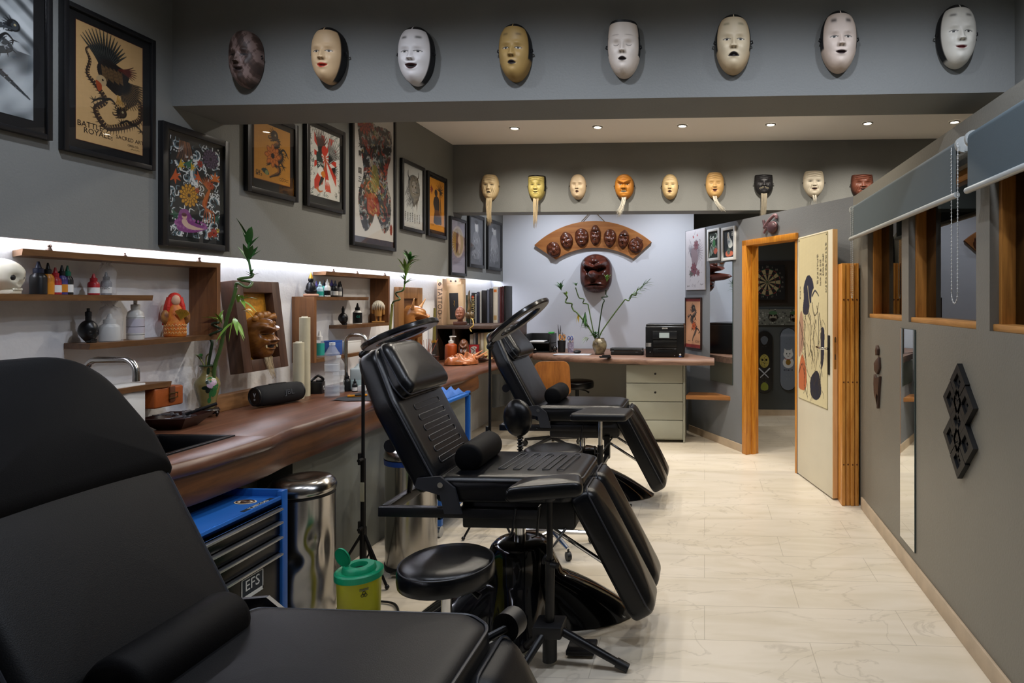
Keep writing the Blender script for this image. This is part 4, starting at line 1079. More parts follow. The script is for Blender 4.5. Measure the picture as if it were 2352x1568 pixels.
# ================================================================== PRINTS AND FRAMES
print_mat = mat('print_paper', '#ffffff', rough=0.6, attr=True)
gloss_print = mat('print_glossy', '#ffffff', rough=0.25, attr=True)
pic_glass = glass_mat('picture_glass', '#f4f4f4')
frame_m_ = mat('black_frame', '#141416', rough=0.4)
mat_board = mat('black_mat_board', '#0f0f11', rough=0.8)
class Canvas:
    """small painting surface; x 0..1 to the right, y 0..asp downwards"""
    def __init__(s, w, asp, bg):
        s.w = w; s.h = max(4, int(round(w*asp))); s.asp = asp
        s.A = np.empty((s.h, s.w, 3)); s.A[:] = rgb(bg)
        s.Y, s.X = np.mgrid[0:s.h, 0:s.w]; s.X = (s.X+.5)/w; s.Y = (s.Y+.5)/w
    def put(s, m, col, a=1.0):
        m = (np.clip(m, 0, 1)*a)[..., None]; s.A = s.A*(1-m)+np.array(rgb(col) if isinstance(col, str) else col)*m
    def _win(s, x0, x1, y0, y1):
        w = s.w
        return slice(max(0, int(y0*w)-1), max(0, min(s.h, int(y1*w)+2))), slice(max(0, int(x0*w)-1), max(0, min(w, int(x1*w)+2)))
    def disc(s, x, y, r, col, a=1.0, ry=None, rot=0.0):
        ry = r if ry is None else ry; R = max(r, ry)
        wy, wx = s._win(x-R, x+R, y-R, y+R)
        if wy.start >= wy.stop or wx.start >= wx.stop: return s
        dx = s.X[wy, wx]-x; dy = s.Y[wy, wx]-y
        if rot: dx, dy = dx*math.cos(rot)+dy*math.sin(rot), -dx*math.sin(rot)+dy*math.cos(rot)
        q = np.sqrt((dx/r)**2+(dy/ry)**2); m = np.clip((1-q)*min(r, ry)*s.w+.5, 0, 1)[..., None]*a
        s.A[wy, wx] = s.A[wy, wx]*(1-m)+np.array(rgb(col))*m
        return s
    def stroke(s, pts, w0, col, w1=None, wm=None, a=1.0, n=8, smooth=True):
        P = [Vector((p[0], p[1], 0)) for p in pts]
        if smooth and len(P) > 2: P = catmull(P, n)
        w1 = w0 if w1 is None else w1
        D = [0]
        for p, q in zip(P, P[1:]): D.append(D[-1]+(q-p).length)
        L = D[-1] or 1e-6; step = max(.35/s.w, min(w0, w1 or w0, wm or w0)*.4)
        k = int(L/step)+1; j = 0
        for i in range(k+1):
            t = i/k*L
            while j < len(P)-2 and D[j+1] < t: j += 1
            f = (t-D[j])/max(1e-9, D[j+1]-D[j]) if j < len(P)-1 else 0
            p = P[j].lerp(P[min(j+1, len(P)-1)], f); u = t/L
            w = w0+(w1-w0)*u
            if wm is not None: w = w0*(1-u)**2+2*wm*u*(1-u)*1.0+w1*u*u
            s.disc(p.x, p.y, max(w/2, .3/s.w), col, a)
        return s
    def poly(s, pts, col, a=1.0):
        xs = [p[0] for p in pts]; ys = [p[1] for p in pts]
        wy, wx = s._win(min(xs), max(xs), min(ys), max(ys))
        if wy.start >= wy.stop or wx.start >= wx.stop: return s
        X = s.X[wy, wx]; Y = s.Y[wy, wx]; ins = np.zeros(X.shape, bool); n = len(pts)
        for i in range(n):
            x1, y1 = pts[i-1]; x2, y2 = pts[i]
            if y1 == y2: continue
            c = ((y1 > Y) != (y2 > Y)) & (X < (x2-x1)*(Y-y1)/(y2-y1)+x1); ins ^= c
        m = ins.astype(float)[..., None]*a
        s.A[wy, wx] = s.A[wy, wx]*(1-m)+np.array(rgb(col))*m
        return s
    def blob(s, pts, col, a=1.0, n=6):
        P = [Vector((p[0], p[1], 0)) for p in pts]; P = catmull([P[-1]]+P+[P[0], P[1]], n)[n:-n]
        return s.poly([(p.x, p.y) for p in P], col, a)
    def noise(s, amp, sc=20, seed=3):
        n = sum(np.sin(s.X*sc*f+s.Y*sc*g_+seed*f)*np.cos(s.Y*sc*f*.8-s.X*sc*g_+seed) for f, g_ in ((1, .6), (2.1, -1.3), (3.7, 2.2), (6.3, 4.1)))/4
        s.A = np.clip(s.A*(1+amp*n[..., None]), 0, 1); return s
    # -- motifs
    def flower(s, x, y, r, col, dark='#1a1010', n=9, layers=3, mid=None):
        for l in range(layers):
            rr = r*(1-.28*l)
            for k in range(n):
                a = 2*PI*k/n+l*.35; px, py = x+rr*.6*math.cos(a), y+rr*.6*math.sin(a)
                s.disc(px, py, rr*.44, dark, 1, rr*.24, a); s.disc(px, py, rr*.37, col, 1, rr*.17, a)
        s.disc(x, y, r*.16, mid or dark); return s
    def maple(s, x, y, r, col, rot=0):
        for k in range(5):
            a = rot+(-.5+k*.25)*PI*1.2
            s.stroke([(x, y), (x+r*math.cos(a), y+r*math.sin(a))], r*.55, col, r*.05, smooth=False)
        return s
    def swirl(s, x, y, r, turn=1, a0=0, cols=('#e8ecec', '#5f7c88', '#11161c'), n=3):
        for j in range(n):
            rr = r*(1-.25*j); P = []
            for k in range(16):
                t = k/15; a = a0+turn*t*4.4; q = rr*(1-t*.75); P.append((x+q*math.cos(a), y+q*math.sin(a)))
            s.stroke(P, r*(.26-.05*j), cols[j % len(cols)], r*.05, n=3)
        for k in range(7):
            a = a0+turn*k*.32; s.disc(x+r*1.12*math.cos(a), y+r*1.12*math.sin(a), r*.13, '#0c0f13'); s.disc(x+r*1.12*math.cos(a), y+r*1.12*math.sin(a), r*.10, '#e9eceb')
        return s
    def wing(s, x, y, a0, a1, L, n, col, hi=None, w=.03):
        for k in range(n):
            t = k/(n-1); a = a0+(a1-a0)*t; l = L*(.65+.35*math.sin(PI*(.25+.6*t)))
            b = a+.25*(t-.5); P = [(x, y), (x+l*.5*math.cos(a), y+l*.5*math.sin(a)), (x+l*math.cos(b), y+l*math.sin(b))]
            s.stroke(P, w*.7, col, w*.15, wm=w*.9, n=4)
            if hi: s.stroke(P, w*.12, hi, w*.06, n=3)
        return s
    def dragon(s, pts, w, body, belly='#b08a58', dark='#15100c', spine=None, seed=1):
        r = random.Random(seed); s.stroke(pts, w*.5, dark, w*.18, wm=w*1.25); s.stroke(pts, w*.38, body, w*.1, wm=w*1.05)
        P = catmull([Vector((p[0], p[1], 0)) for p in pts], 10)
        for i in range(2, len(P)-2, 2):
            t = (P[i+1]-P[i-1]).normalized(); n = Vector((-t.y, t.x, 0)); ww = w*.55*math.sin(PI*min(.95, .15+i/len(P)*.9))
            s.stroke([P[i]+n*ww*.9, P[i]+n*ww*.1], w*.07, belly, smooth=False)
            s.stroke([P[i]-n*ww*.8, P[i]-n*ww*1.5+t*w*.15], w*.12, spine or dark, w*.02, smooth=False)
            s.disc(P[i].x-n.x*ww*.3, P[i].y-n.y*ww*.3, w*.07, dark)
        for f in (.3, .62):
            i = int(len(P)*f); p = P[i]
            for sg in (-1, 1):
                q = (p.x+sg*w*1.5, p.y+w*.7*r.uniform(-.5, 1)); s.stroke([(p.x, p.y), ((p.x+q[0])/2, q[1]-w*.5), q], w*.38, dark, w*.2)
                for k in range(4):
                    a = r.uniform(0, 1)+k*.75+(0 if sg > 0 else PI*.7); s.stroke([q, (q[0]+w*.65*math.cos(a), q[1]+w*.65*math.sin(a))], w*.16, dark, w*.03, smooth=False)
        h = P[0]; s.disc(h.x, h.y, w*.75, dark); s.disc(h.x, h.y, w*.55, body); s.disc(h.x+w*.15, h.y-w*.1, w*.12, '#e8d8a0'); s.disc(h.x+w*.15, h.y-w*.1, w*.06, dark)
        for k in range(7):
            a = PI*.7+k*.35; s.stroke([(h.x+w*.4*math.cos(a), h.y+w*.4*math.sin(a)), (h.x+w*1.3*math.cos(a), h.y+w*1.2*math.sin(a))], w*.2, spine or dark, w*.03, smooth=False)
        s.stroke([(h.x-w*.3, h.y+w*.45), (h.x-w*1.1, h.y+w*.6), (h.x-w*1.3, h.y+w*.3)], w*.3, body, w*.12); s.stroke([(h.x-w*.2, h.y+w*.75), (h.x-w*.9, h.y+w*.9)], w*.18, dark, w*.08)
        return s
    def script(s, x, y, w, h, col, rows=2, seed=1):
        r = random.Random(seed)
        for j in range(rows):
            yy = y+h*(j+.5)/rows; P = [(x+w*i/14, yy+r.uniform(-.5, .5)*h/rows*.8) for i in range(15)]
            s.stroke(P, h/rows*.14, col, n=4)
        return s
    def glyphs(s, x, y, size, n, col, vertical=True, seed=1, gap=1.15):
        r = random.Random(seed); w = size*.12
        for i in range(n):
            ox, oy = (x, y+i*size*gap) if vertical else (x+i*size*gap, y)
            for k in range(r.randint(4, 7)):
                if r.random() < .55:
                    yy = oy+size*r.random(); s.stroke([(ox+size*r.uniform(0, .25), yy), (ox+size*r.uniform(.7, 1), yy+size*r.uniform(-.08, .08))], w, col, smooth=False)
                else:
                    xx = ox+size*r.random(); s.stroke([(xx, oy+size*r.uniform(0, .3)), (xx+size*r.uniform(-.15, .15), oy+size*r.uniform(.6, 1))], w, col, smooth=False)
        return s
    def mesh(s, name, parent, width, m=None, loc=(0, 0, 0)):
        """flat sheet facing local -y, centred on loc"""
        h, w = s.h, s.w; H = width*s.h/s.w
        jj, ii = np.mgrid[0:h, 0:w]
        V = np.stack([(ii/(w-1)-.5)*width, np.zeros((h, w)), (.5-jj/(h-1))*H], -1).reshape(-1, 3).astype(np.float32)
        idx = np.arange(h*w).reshape(h, w)
        Fq = np.stack([idx[1:, :-1], idx[1:, 1:], idx[:-1, 1:], idx[:-1, :-1]], -1).reshape(-1, 4)
        me = bpy.data.meshes.new(name); nf = len(Fq)
        me.vertices.add(len(V)); me.vertices.foreach_set('co', V.ravel())
        me.loops.add(nf*4); me.loops.foreach_set('vertex_index', Fq.ravel().astype(np.int32))
        me.polygons.add(nf); me.polygons.foreach_set('loop_start', (np.arange(nf)*4).astype(np.int32)); 
        me.update(calc_edges=True); me.validate()
        c = np.ones((h*w, 4), np.float32); c[:, :3] = np.clip(s.A, 0, 1).reshape(-1, 3)
        at = me.color_attributes.new('Col', 'FLOAT_COLOR', 'POINT'); at.data.foreach_set('color', c.ravel())
        o = link(name, me, m or print_mat, parent, 0); o.location = loc
        return o

def picture(label, loc, rz, W, H, canvas, border=.022, mat_w=.03, depth=.026, name='framed_print', cat='picture', mat_col=None, glass=True, fm=None, mat_bottom=None, group=None):
    """framed print: loc is the centre on the wall; canvas asp gets fitted by the caller"""
    t = thing(name, label, cat, loc, rz, group)
    w, h = W/2, H/2; b = border; mb = MB()
    mb.box((-w, -depth, -h), (-w+b, 0, h), .002).box((w-b, -depth, -h), (w, 0, h), .002).box((-w+b, -depth, h-b), (w-b, 0, h), .002).box((-w+b, -depth, -h), (w-b, 0, -h+b), .002)
    mb.build('frame', fm or frame_m_, t)
    bot = mat_w if mat_bottom is None else mat_bottom
    if mat_w or bot: MB().box((-w+b, -depth*.45, -h+b), (w-b, -.002, h-b)).build('mat_board', mat_col or mat_board, t)
    pw = W-2*b-2*mat_w
    canvas.mesh('print', t, pw, loc=(0, -depth*.45-.0015, (bot-mat_w)/2))
    if glass: MB().box((-w+b*.9, -depth*.75-.001, -h+b*.9), (w-b*.9, -depth*.75+.001, h-b*.9)).build('glass', pic_glass, t)
    return t
def wall_rect(u0, vt0, vb0, u1, vt1, vb1, X):
    a, b, c, d = on_x(u0, vt0, X), on_x(u0, vb0, X), on_x(u1, vt1, X), on_x(u1, vb1, X)
    y0, y1 = a.y, c.y; zt = (a.z+c.z)/2; zb = (b.z+d.z)/2
    return (y0+y1)/2, (zt+zb)/2, abs(y1-y0), zt-zb
LW = PI/2
XF = XL+.013
def left_pic(label, r, fn, border=.022, mat_w=.03, cw=120, mat_bottom=None, mat_col=None):
    y, z, W, H = wall_rect(*r, XF+.01)
    b = mat_w if mat_bottom is None else mat_bottom
    pw = W-2*border-2*mat_w; ph = H-2*border-mat_w-b
    c = fn(cw, ph/pw)
    return picture(label, (XL+.001, y, z), LW, W, H, c, border, mat_w, mat_bottom=mat_bottom, mat_col=mat_col, group='framed prints on the left wall')

def art_smoke(w, A):
    c = Canvas(w, A, '#8a9296')
    n = np.sin(c.X*5+c.Y*7)+np.sin(c.X*11-c.Y*6+1)*.6+np.sin((c.X+c.Y)*21)*.3
    c.put(np.clip(.5+.4*n, 0, 1), '#d6dcde', .7); c.put(np.clip(-.5*n, 0, 1), '#23282c', .9)
    c.put(np.clip(np.sin((c.X*.7-c.Y)*17)*1.4-.3, 0, 1)*(c.Y < A*.5), '#e6ecee', .5); c.put(np.clip(np.sin((c.X*.7-c.Y)*17+2)*1.4-.4, 0, 1)*(c.Y < A*.5), '#15191c', .8)
    c.dragon([(.75, A*.32), (.45, A*.4), (.7, A*.5), (.35, A*.6), (.65, A*.72), (.95, A*.84)], .11, '#3a4044', '#9aa0a4', '#0d0f11', seed=3)
    return c
def art_eagle_dragon(w, A):
    c = Canvas(w, A, '#d0a972'); c.noise(.06, 18)
    e = .012
    for (x0, x1, y0, y1) in ((0, e, 0, A), (1-e, 1, 0, A), (0, 1, 0, e), (0, 1, A-e, A)): c.put((c.X >= x0)*(c.X <= x1)*(c.Y >= y0)*(c.Y <= y1)*1., '#4a1c14')
    c.dragon([(.66, A*.66), (.80, A*.56), (.93, A*.52), (.95, A*.66), (.80, A*.74), (.60, A*.80), (.42, A*.82), (.28, A*.70), (.42, A*.60), (.30, A*.50), (.17, A*.42), (.20, A*.30), (.15, A*.22), (.24, A*.17)], .105, '#3c2a1f', '#caa064', '#17110e', seed=5)
    c.wing(.42, A*.38, -2.15, -1.0, .60, 16, '#1b1d1c', '#4a4e48', .055); c.wing(.56, A*.36, .15, 1.15, .52, 16, '#191817', '#8a6a3c', .055)
    c.blob([(.30, A*.32), (.42, A*.24), (.62, A*.26), (.78, A*.30), (.72, A*.42), (.62, A*.52), (.46, A*.48), (.34, A*.42)], '#1f1a17'); c.wing(.62, A*.29, -.35, .25, .28, 7, '#5a2016', '#2c100c', .03)
    for k in range(26): c.stroke([(.36+.012*k, A*(.30+.004*(k % 5))), (.38+.012*k, A*(.40+.004*(k % 7)))], .006, '#6d5232')
    c.disc(.36, A*.44, .075, '#b79c72'); c.disc(.38, A*.43, .015, '#120c08'); c.blob([(.28, A*.45), (.36, A*.47), (.36, A*.52), (.31, A*.53)], '#a2451f')
    c.wing(.60, A*.52, .9, 1.7, .18, 6, '#c79a4a', '#6a3a18', .025)
    c.script(.80, A*.955, .14, .02, '#2a1c14', 1, 2)
    c.glyphs(.50, A*.90, .022, 2, '#2a1c14'); return c
def art_waves(w, A):
    c = Canvas(w, A, '#14181d'); r = random.Random(4)
    for (x, y, q, t, a) in ((.12, .06, .12, 1, 0), (.62, .30, .26, 1, 2), (.86, .10, .15, -1, 1), (.2, .24, .1, -1, 3), (.05, .56, .13, 1, 2), (.85, .60, .14, -1, 0), (.45, .48, .13, 1, 1), (.7, .72, .14, -1, 2), (.1, .74, .13, 1, 0), (.35, .92, .15, 1, 3), (.62, .93, .14, -1, 1), (.9, .86, .15, 1, 2), (.1, .93, .14, -1, 1), (.9, .38, .12, 1, 4), (.5, .12, .12, -1, 2), (.3, .38, .1, 1, 0)):
        c.swirl(x, y*A, q, t, a)
    for k in range(150):
        x, y = r.random(), r.random()*A; a = r.random()*6; l = r.uniform(.05, .13)
        c.stroke([(x, y), (x+l*.6*math.cos(a), y+l*.6*math.sin(a)), (x+l*math.cos(a+.9), y+l*math.sin(a+.9))], .018, r.choice(['#e8ecec', '#7d97a2', '#c9d4d8', '#dfe6e8', '#4a626c']), .004)
    for k in range(16): c.stroke([(.18+.012*k, A*.03), (.16+.017*k, A*.14), (.12+.02*k, A*.22)], .011, r.choice(['#6b4632', '#8a5a3c', '#4a3326']), .004)
    c.flower(.80, A*.135, .17, '#57445c', '#19121c', 12, 3); c.flower(.58, A*.215, .065, '#b03a22', '#2a0f0a', 7, 2)
    for (x, y, q, col, ro) in ((.09, .40, .12, '#c8571c', .5), (.55, .36, .10, '#c2521c', 2.6), (.9, .34, .12, '#cf6a1e', -1.6), (.2, .27, .09, '#c9a020', .4), (.36, .24, .11, '#2f6a4c', 1), (.42, .27, .07, '#d0a51e', 0), (.10, .78, .1, '#2d5a44', 2), (.92, .76, .1, '#2d5a4c', 1)): c.maple(x, A*y, q, col, ro)
    c.flower(.36, A*.57, .19, '#d79a1c', '#4a2a08', 13, 3); 
    for k in range(5): c.stroke([(.78, A*.46), (.72-.02*k, A*(.60+.01*k)), (.66+.05*k, A*(.75-.01*k)), (.64+.06*k, A*.82)], .04, r.choice(['#b5561d', '#c8702a', '#8f3d14']), .012)
    c.wing(.74, A*.46, -2.4, -.4, .20, 9, '#b8501c', '#6a2a10', .03); c.flower(.80, A*.42, .075, '#b9401e', '#35100a', 7, 2); c.flower(.52, A*.5, .05, '#b23a22', '#300f0a', 6, 2)
    c.blob([(.14, A*.93), (.15, A*.80), (.20, A*.73), (.33, A*.72), (.40, A*.78), (.48, A*.84), (.66, A*.86), (.74, A*.88), (.60, A*.92), (.38, A*.95)], '#8a3f86')
    for k in range(24): a = k*.26; c.disc(.40+.30*math.cos(a), A*.865+.085*math.sin(a)*A*.55, .022, '#a45f9c')
    c.blob([(.22, A*.83), (.30, A*.82), (.36, A*.86), (.52, A*.885), (.66, A*.895), (.50, A*.915), (.34, A*.91), (.24, A*.875)], '#e0c0ae'); c.disc(.27, A*.79, .05, '#ddb9a4'); c.disc(.265, A*.775, .05, '#5d2a3a', 1, .03)
    c.flower(.87, A*.92, .085, '#b9351f', '#2a0a08', 8, 2); c.flower(.78, A*.95, .05, '#c04a22', '#2a0a08', 7, 2)
    c.put((c.X > .93)*(c.X < .985)*(c.Y > A*.87)*(c.Y < A*.91)*1., '#d2b42a'); c.glyphs(.94, A*.873, .032, 1, '#1c1608'); c.glyphs(.94, A*.92, .03, 3, '#e6e6e6')
    return c
def art_hanging_dragon(w, A):
    c = Canvas(w, A, '#c98c30'); c.noise(.10, 11)
    e = .02; c.put(((c.X < e) | (c.X > 1-e) | (c.Y > A-e))*1., '#5a2c14')
    c.dragon([(.55, A*.16), (.66, A*.27), (.56, A*.36), (.74, A*.46), (.70, A*.56), (.52, A*.63), (.66, A*.70), (.66, A*.79), (.52, A*.86), (.42, A*.90)], .13, '#3b2a1c', '#a8692a', '#1a120c', seed=8)
    c.flower(.50, A*.52, .21, '#d0762a', '#7a3510', 8, 3, '#2a0d06'); c.disc(.5, A*.52, .05, '#1c0906')
    c.blob([(.20, A*.80), (.32, A*.77), (.40, A*.84), (.36, A*.88), (.26, A*.85)], '#1f3a3a'); c.disc(.34, A*.84, .045, '#7d8a5a')
    c.glyphs(.06, A*.83, .05, 2, '#221608', False, 3); c.glyphs(.06, A*.87, .05, 3, '#221608', False, 5); c.script(.68, A*.86, .26, .07, '#2a1a0c', 2, 3); return c
def art_red_eagle(w, A):
    c = Canvas(w, A, '#dcdcd6'); cx, cy = .48, A*.40; r = random.Random(6)
    ang = np.arctan2(c.Y-cy, c.X-cx); ins = (c.X > .13)*(c.X < .87)*(c.Y > .10)*(c.Y < A-.14)
    c.put((np.sin(ang*10) > .1)*ins*1., '#c8361f')
    for k in range(90):
        t = r.random()
        x, y = r.choice([(r.uniform(0, .12), r.random()*A), (r.uniform(.88, 1), r.random()*A), (r.random(), r.uniform(0, .1)), (r.random(), A-r.uniform(0, .13))])
        a = r.random()*6; c.stroke([(x, y), (x+.04*math.cos(a), y+.04*math.sin(a)), (x+.06*math.cos(a+1.2), y+.06*math.sin(a+1.2))], .012, r.choice(['#2a2c2a', '#6d726c', '#f0f0ec', '#3f6a5c']), .004)
    c.wing(.30, A*.44, -1.75, -1.15, .62, 9, '#1b2322', '#6b2a22', .06); c.wing(.62, A*.46, -1.6, -.55, .60, 11, '#151b1b', '#dcdcd6', .05); c.disc(.47, A*.29, .10, '#c8361f')
    c.blob([(.20, A*.36), (.34, A*.36), (.44, A*.52), (.40, A*.64), (.24, A*.60)], '#1d3430'); c.wing(.72, A*.52, -.3, .9, .24, 7, '#151b1b', None, .03)
    for k in range(40): x, y = .22+.2*r.random(), A*(.48+.12*r.random()); c.disc(x, y, .008, '#e4e4de')
    c.stroke([(.47, A*.38), (.50, A*.50), (.42, A*.66), (.36, A*.78)], .06, '#b4502a', .09); c.stroke([(.40, A*.70), (.30, A*.82)], .10, '#1b2322', .05)
    c.disc(.34, A*.62, .10, '#ecece6'); c.blob([(.34, A*.64), (.44, A*.60), (.50, A*.66), (.42, A*.70)], '#d9822a'); c.stroke([(.22, A*.88), (.30, A*.92), (.40, A*.90)], .06, '#c46a2a', .02)
    for k in range(7): c.stroke([(.52+.02*k, A*.72), (.50+.04*k, A*.80)], .016, '#e8e8e2', .004)
    return c
def art_bodysuit(w, A):
    c = Canvas(w, A, '#d8d6d2'); r = random.Random(9)
    c2 = Canvas(w, A, '#2a292c')
    for k in range(420):
        x, y = r.random(), r.random()*A; q = r.uniform(.02, .06)
        col = r.choice(['#a33a2a', '#b8522e', '#7c8a48', '#4f6a72', '#3c5560', '#a98a3a', '#2a2b2e', '#8a4a52', '#6a7f8a', '#c2b6a0', '#1d1c1e', '#7a2a22'])
        z = r.random()
        if z < .3: c2.flower(x, y, q, col, '#161214', 7, 2)
        elif z < .7: c2.swirl(x, y, q*.9, r.choice([-1, 1]), r.random()*6, ('#b8bcbc', col, '#141416'), 2)
        else: a = r.random()*6; c2.stroke([(x, y), (x+q*math.cos(a), y+q*math.sin(a)), (x+2*q*math.cos(a+.7), y+2*q*math.sin(a+.7))], q*.5, col, q*.1)
    c2.flower(.25, A*.12, .17, '#a8382a', '#2a100c', 12, 3, '#d0a23a'); c2.flower(.82, A*.42, .10, '#b23a26', '#2a100c', 9, 2)
    c2.blob([(.36, A*.66), (.56, A*.66), (.62, A*.80), (.34, A*.80)], '#a8341f', .8); c2.blob([(.44, A*.44), (.58, A*.44), (.6, A*.60), (.44, A*.62)], '#8d8438', .7)
    for k in range(60): x, y = r.uniform(.35, .7), A*r.uniform(.42, .8); c2.stroke([(x, y), (x+.05, y+.03)], .008, r.choice(['#1a1410', '#c9b46a', '#d06a3a']), .003)
    m = Canvas(w, A, '#000000')
    m.blob([(.10, A*.03), (.30, A*.02), (.48, A*.10), (.80, A*.09), (.94, A*.12), (.93, A*.30), (.84, A*.42), (.84, A*.55), (.93, A*.66), (.90, A*.86), (.74, A*.94), (.62, A*.86), (.52, A*.80), (.44, A*.88), (.28, A*.95), (.16, A*.86), (.12, A*.68), (.24, A*.52), (.18, A*.36), (.10, A*.18)], '#ffffff')
    k = m.A[..., :1] > .5; c.A = np.where(k, c2.A, c.A)
    c.put(((c.X-.93)**2/.0012+(c.Y-A*.90)**2/.006 < 1)*1., '#8e3a30')
    return c
def art_ink_demon(w, A):
    c = Canvas(w, A, '#c9ccca'); r = random.Random(2)
    c.blob([(.25, A*.22), (.5, A*.12), (.78, A*.16), (.88, A*.35), (.80, A*.52), (.62, A*.62), (.55, A*.66), (.40, A*.55), (.28, A*.42)], '#2c2b2a', .8)
    for k in range(90):
        a = r.random()*6.3; x, y = .55+.30*math.cos(a), A*.36+.22*A*math.sin(a); c.stroke([(x, y), (x-r.uniform(-.05, .2), y+r.uniform(.02, .25))], .012, r.choice(['#141413', '#3a3938', '#6d6c6a']), .003)
    c.stroke([(.32, A*.22), (.24, A*.15), (.25, A*.07)], .05, '#1d1c1b', .01); c.stroke([(.72, A*.18), (.80, A*.12), (.80, A*.05)], .05, '#1d1c1b', .01)
    c.disc(.55, A*.34, .13, '#8d8b88', .8, .17); c.disc(.48, A*.32, .03, '#0c0c0c'); c.disc(.64, A*.32, .03, '#0c0c0c'); c.disc(.56, A*.42, .08, '#111111', 1, .035)
    for k in range(5): c.disc(.50+.03*k, A*.415, .01, '#dcdcd8')
    for j in range(7): c.glyphs(.08+.125*j, A*.76+.01*(j % 3), .04, 5, '#2c2c2c', True, j+20, 1.2)
    return c
def art_orange_palm(w, A):
    c = Canvas(w, A, '#cf8a22'); c.noise(.06, 9)
    c.blob([(.34, A*.36), (.55, A*.33), (.66, A*.42), (.68, A*.60), (.74, A*.84), (.30, A*.86), (.34, A*.62), (.26, A*.48)], '#241610'); c.disc(.44, A*.27, .10, '#2a1a12'); c.wing(.22, A*.22, 2.2, 3.9, .18, 6, '#7a2212', None, .05)
    c.stroke([(.68, A*.24), (.74, A*.5), (.78, A*.84)], .03, '#1f140e', .06); c.wing(.68, A*.22, -2.8, .3, .28, 9, '#1f140e', None, .03); c.wing(.68, A*.22, .2, 1.0, .22, 4, '#1f140e', None, .03)
    for k in range(20): c.stroke([(.36+.016*k, A*.60), (.36+.018*k, A*.72)], .006, '#6b3f18')
    c.stroke([(.30, A*.84), (.76, A*.86)], .03, '#1f140e'); c.script(.1, A*.88, .2, .06, '#6b3f10', 2, 3); c.disc(.85, A*.93, .03, '#e0a83a'); return c
def art_halo(w, A):
    c = Canvas(w, A, '#8c8390'); c.noise(.12, 30)
    c.disc(.5, A*.40, .44, '#b8a79a'); c.disc(.5, A*.40, .38, '#a39170'); c.wing(.42, A*.42, 1.2, 5.0, .42, 17, '#a88322', '#6a4a14', .045)
    c.blob([(.46, A*.25), (.62, A*.27), (.70, A*.42), (.66, A*.55), (.58, A*.62), (.48, A*.50)], '#c3a58c'); c.blob([(.38, A*.24), (.52, A*.22), (.54, A*.36), (.50, A*.52), (.36, A*.62), (.34, A*.42)], '#5a3a2c')
    c.disc(.58, A*.36, .09, '#cdb096', 1, .12); c.script(.2, A*.78, .6, .08, '#6d6472', 3, 5); c.put((c.Y > A*.86)*1., '#a39aa8', .4); return c
def art_grey_figure(w, A, sd=1):
    c = Canvas(w, A, '#4e5055'); c.noise(.35, 9, sd); c.noise(.25, 24, sd+2); r = random.Random(sd)
    c.blob([(.42, A*.10), (.60, A*.09), (.66, A*.22), (.60, A*.34), (.46, A*.32), (.38, A*.2)], '#a4a5a8'); c.disc(.5, A*.19, .10, '#c6c5c4', 1, .15); c.blob([(.36, A*.08), (.5, A*.05), (.66, A*.09), (.62, A*.13), (.44, A*.14)], '#1a1a1c')
    c.blob([(.34, A*.32), (.68, A*.34), (.86, A*.60), (.80, A*.84), (.28, A*.86), (.2, A*.58)], '#77787c', .9)
    for k in range(46): x, y = r.uniform(.2, .8), A*r.uniform(.4, .9); c.stroke([(x, y), (x+r.uniform(-.1, .1), y+.08)], .02, r.choice(['#c2c3c6', '#2a2b2e', '#94959a']), .004)
    return c
def art_grey_figure2(w, A):
    c = art_grey_figure(w, A, 7); c.blob([(.30, A*.30), (.62, A*.28), (.74, A*.48), (.50, A*.62), (.26, A*.52)], '#98999d', .8); c.script(.5, A*.84, .35, .1, '#1c1c1e', 2, 5); c.put((c.X > .3)*(c.X < .42)*(c.Y > A*.12)*(c.Y < A*.2)*1., '#b9babd'); return c

left_pic('black framed monochrome dragon print cut by the left edge', (-170, -150, 240, 120, -60, 335), art_smoke, .02, .04, 150)
eg = left_pic('large black frame, cream eagle and dragon print near the front beam', (146, -5, 345, 357, 94, 391), art_eagle_dragon, .02, .034, 180)
pw_ = [c_ for c_ in eg.children if c_.name.startswith('print')][0]; vx = [v.co.x for v in pw_.data.vertices]; vz = [v.co.z for v in pw_.data.vertices]; ew, eh = max(vx)-min(vx), max(vz)-min(vz)
for s_, fx_, fz_, sz_ in (('BATTLE', .20, .855, .105), ('ROYALE', .30, .905, .105), ('SACRED ART', .79, .885, .075), ('CRISS CO.', .84, .935, .04)):
    text('print_lettering', s_, sz_*ew, mat('print_brown_ink', '#2a1c14', rough=.7), eg, (pw_.location.x+(fx_-.5)*ew, pw_.location.y-.0008, pw_.location.z+(.5-fz_)*eh), (PI/2, 0, 0), .0002)
left_pic('black frame with busy colourful wave print over the walnut shelf', (373, 272, 564, 526, 330, 577), art_waves, .03, .022, 170)
left_pic('black frame with mustard print of hanging dragon and orange flower', (568, 250, 440, 685, 280, 463), art_hanging_dragon, .03, .03, 110, mat_bottom=.05)
left_pic('black frame with red ray print and dark diving eagle', (704, 268, 472, 793, 300, 492), art_red_eagle, .028, .025, 110, mat_bottom=.05)
o = left_pic('tall black frame with white print of a coloured tattoo bodysuit', (809, 225, 563, 910, 268, 577), art_bodysuit, .028, .0, 110, mat_bottom=.045, mat_col=mat('grey_mat_board', '#4b4b58', rough=.7))
for k, g_ in enumerate(('大', '青', ' ', '国', '三', '一', '景')):
    if g_.strip():
        q = text('print_character', g_, .046, mat('print_ink', '#161616', rough=.7), o, (-.205, -.016, .20-.062*k), (PI/2, 0, 0), .0002)
left_pic('narrow black frame with white ink sketch of a horned demon', (924, 362, 526, 976, 386, 537), art_ink_demon, .028, .012, 90, mat_col=mat('white_mat', '#c9ccca', rough=.7))
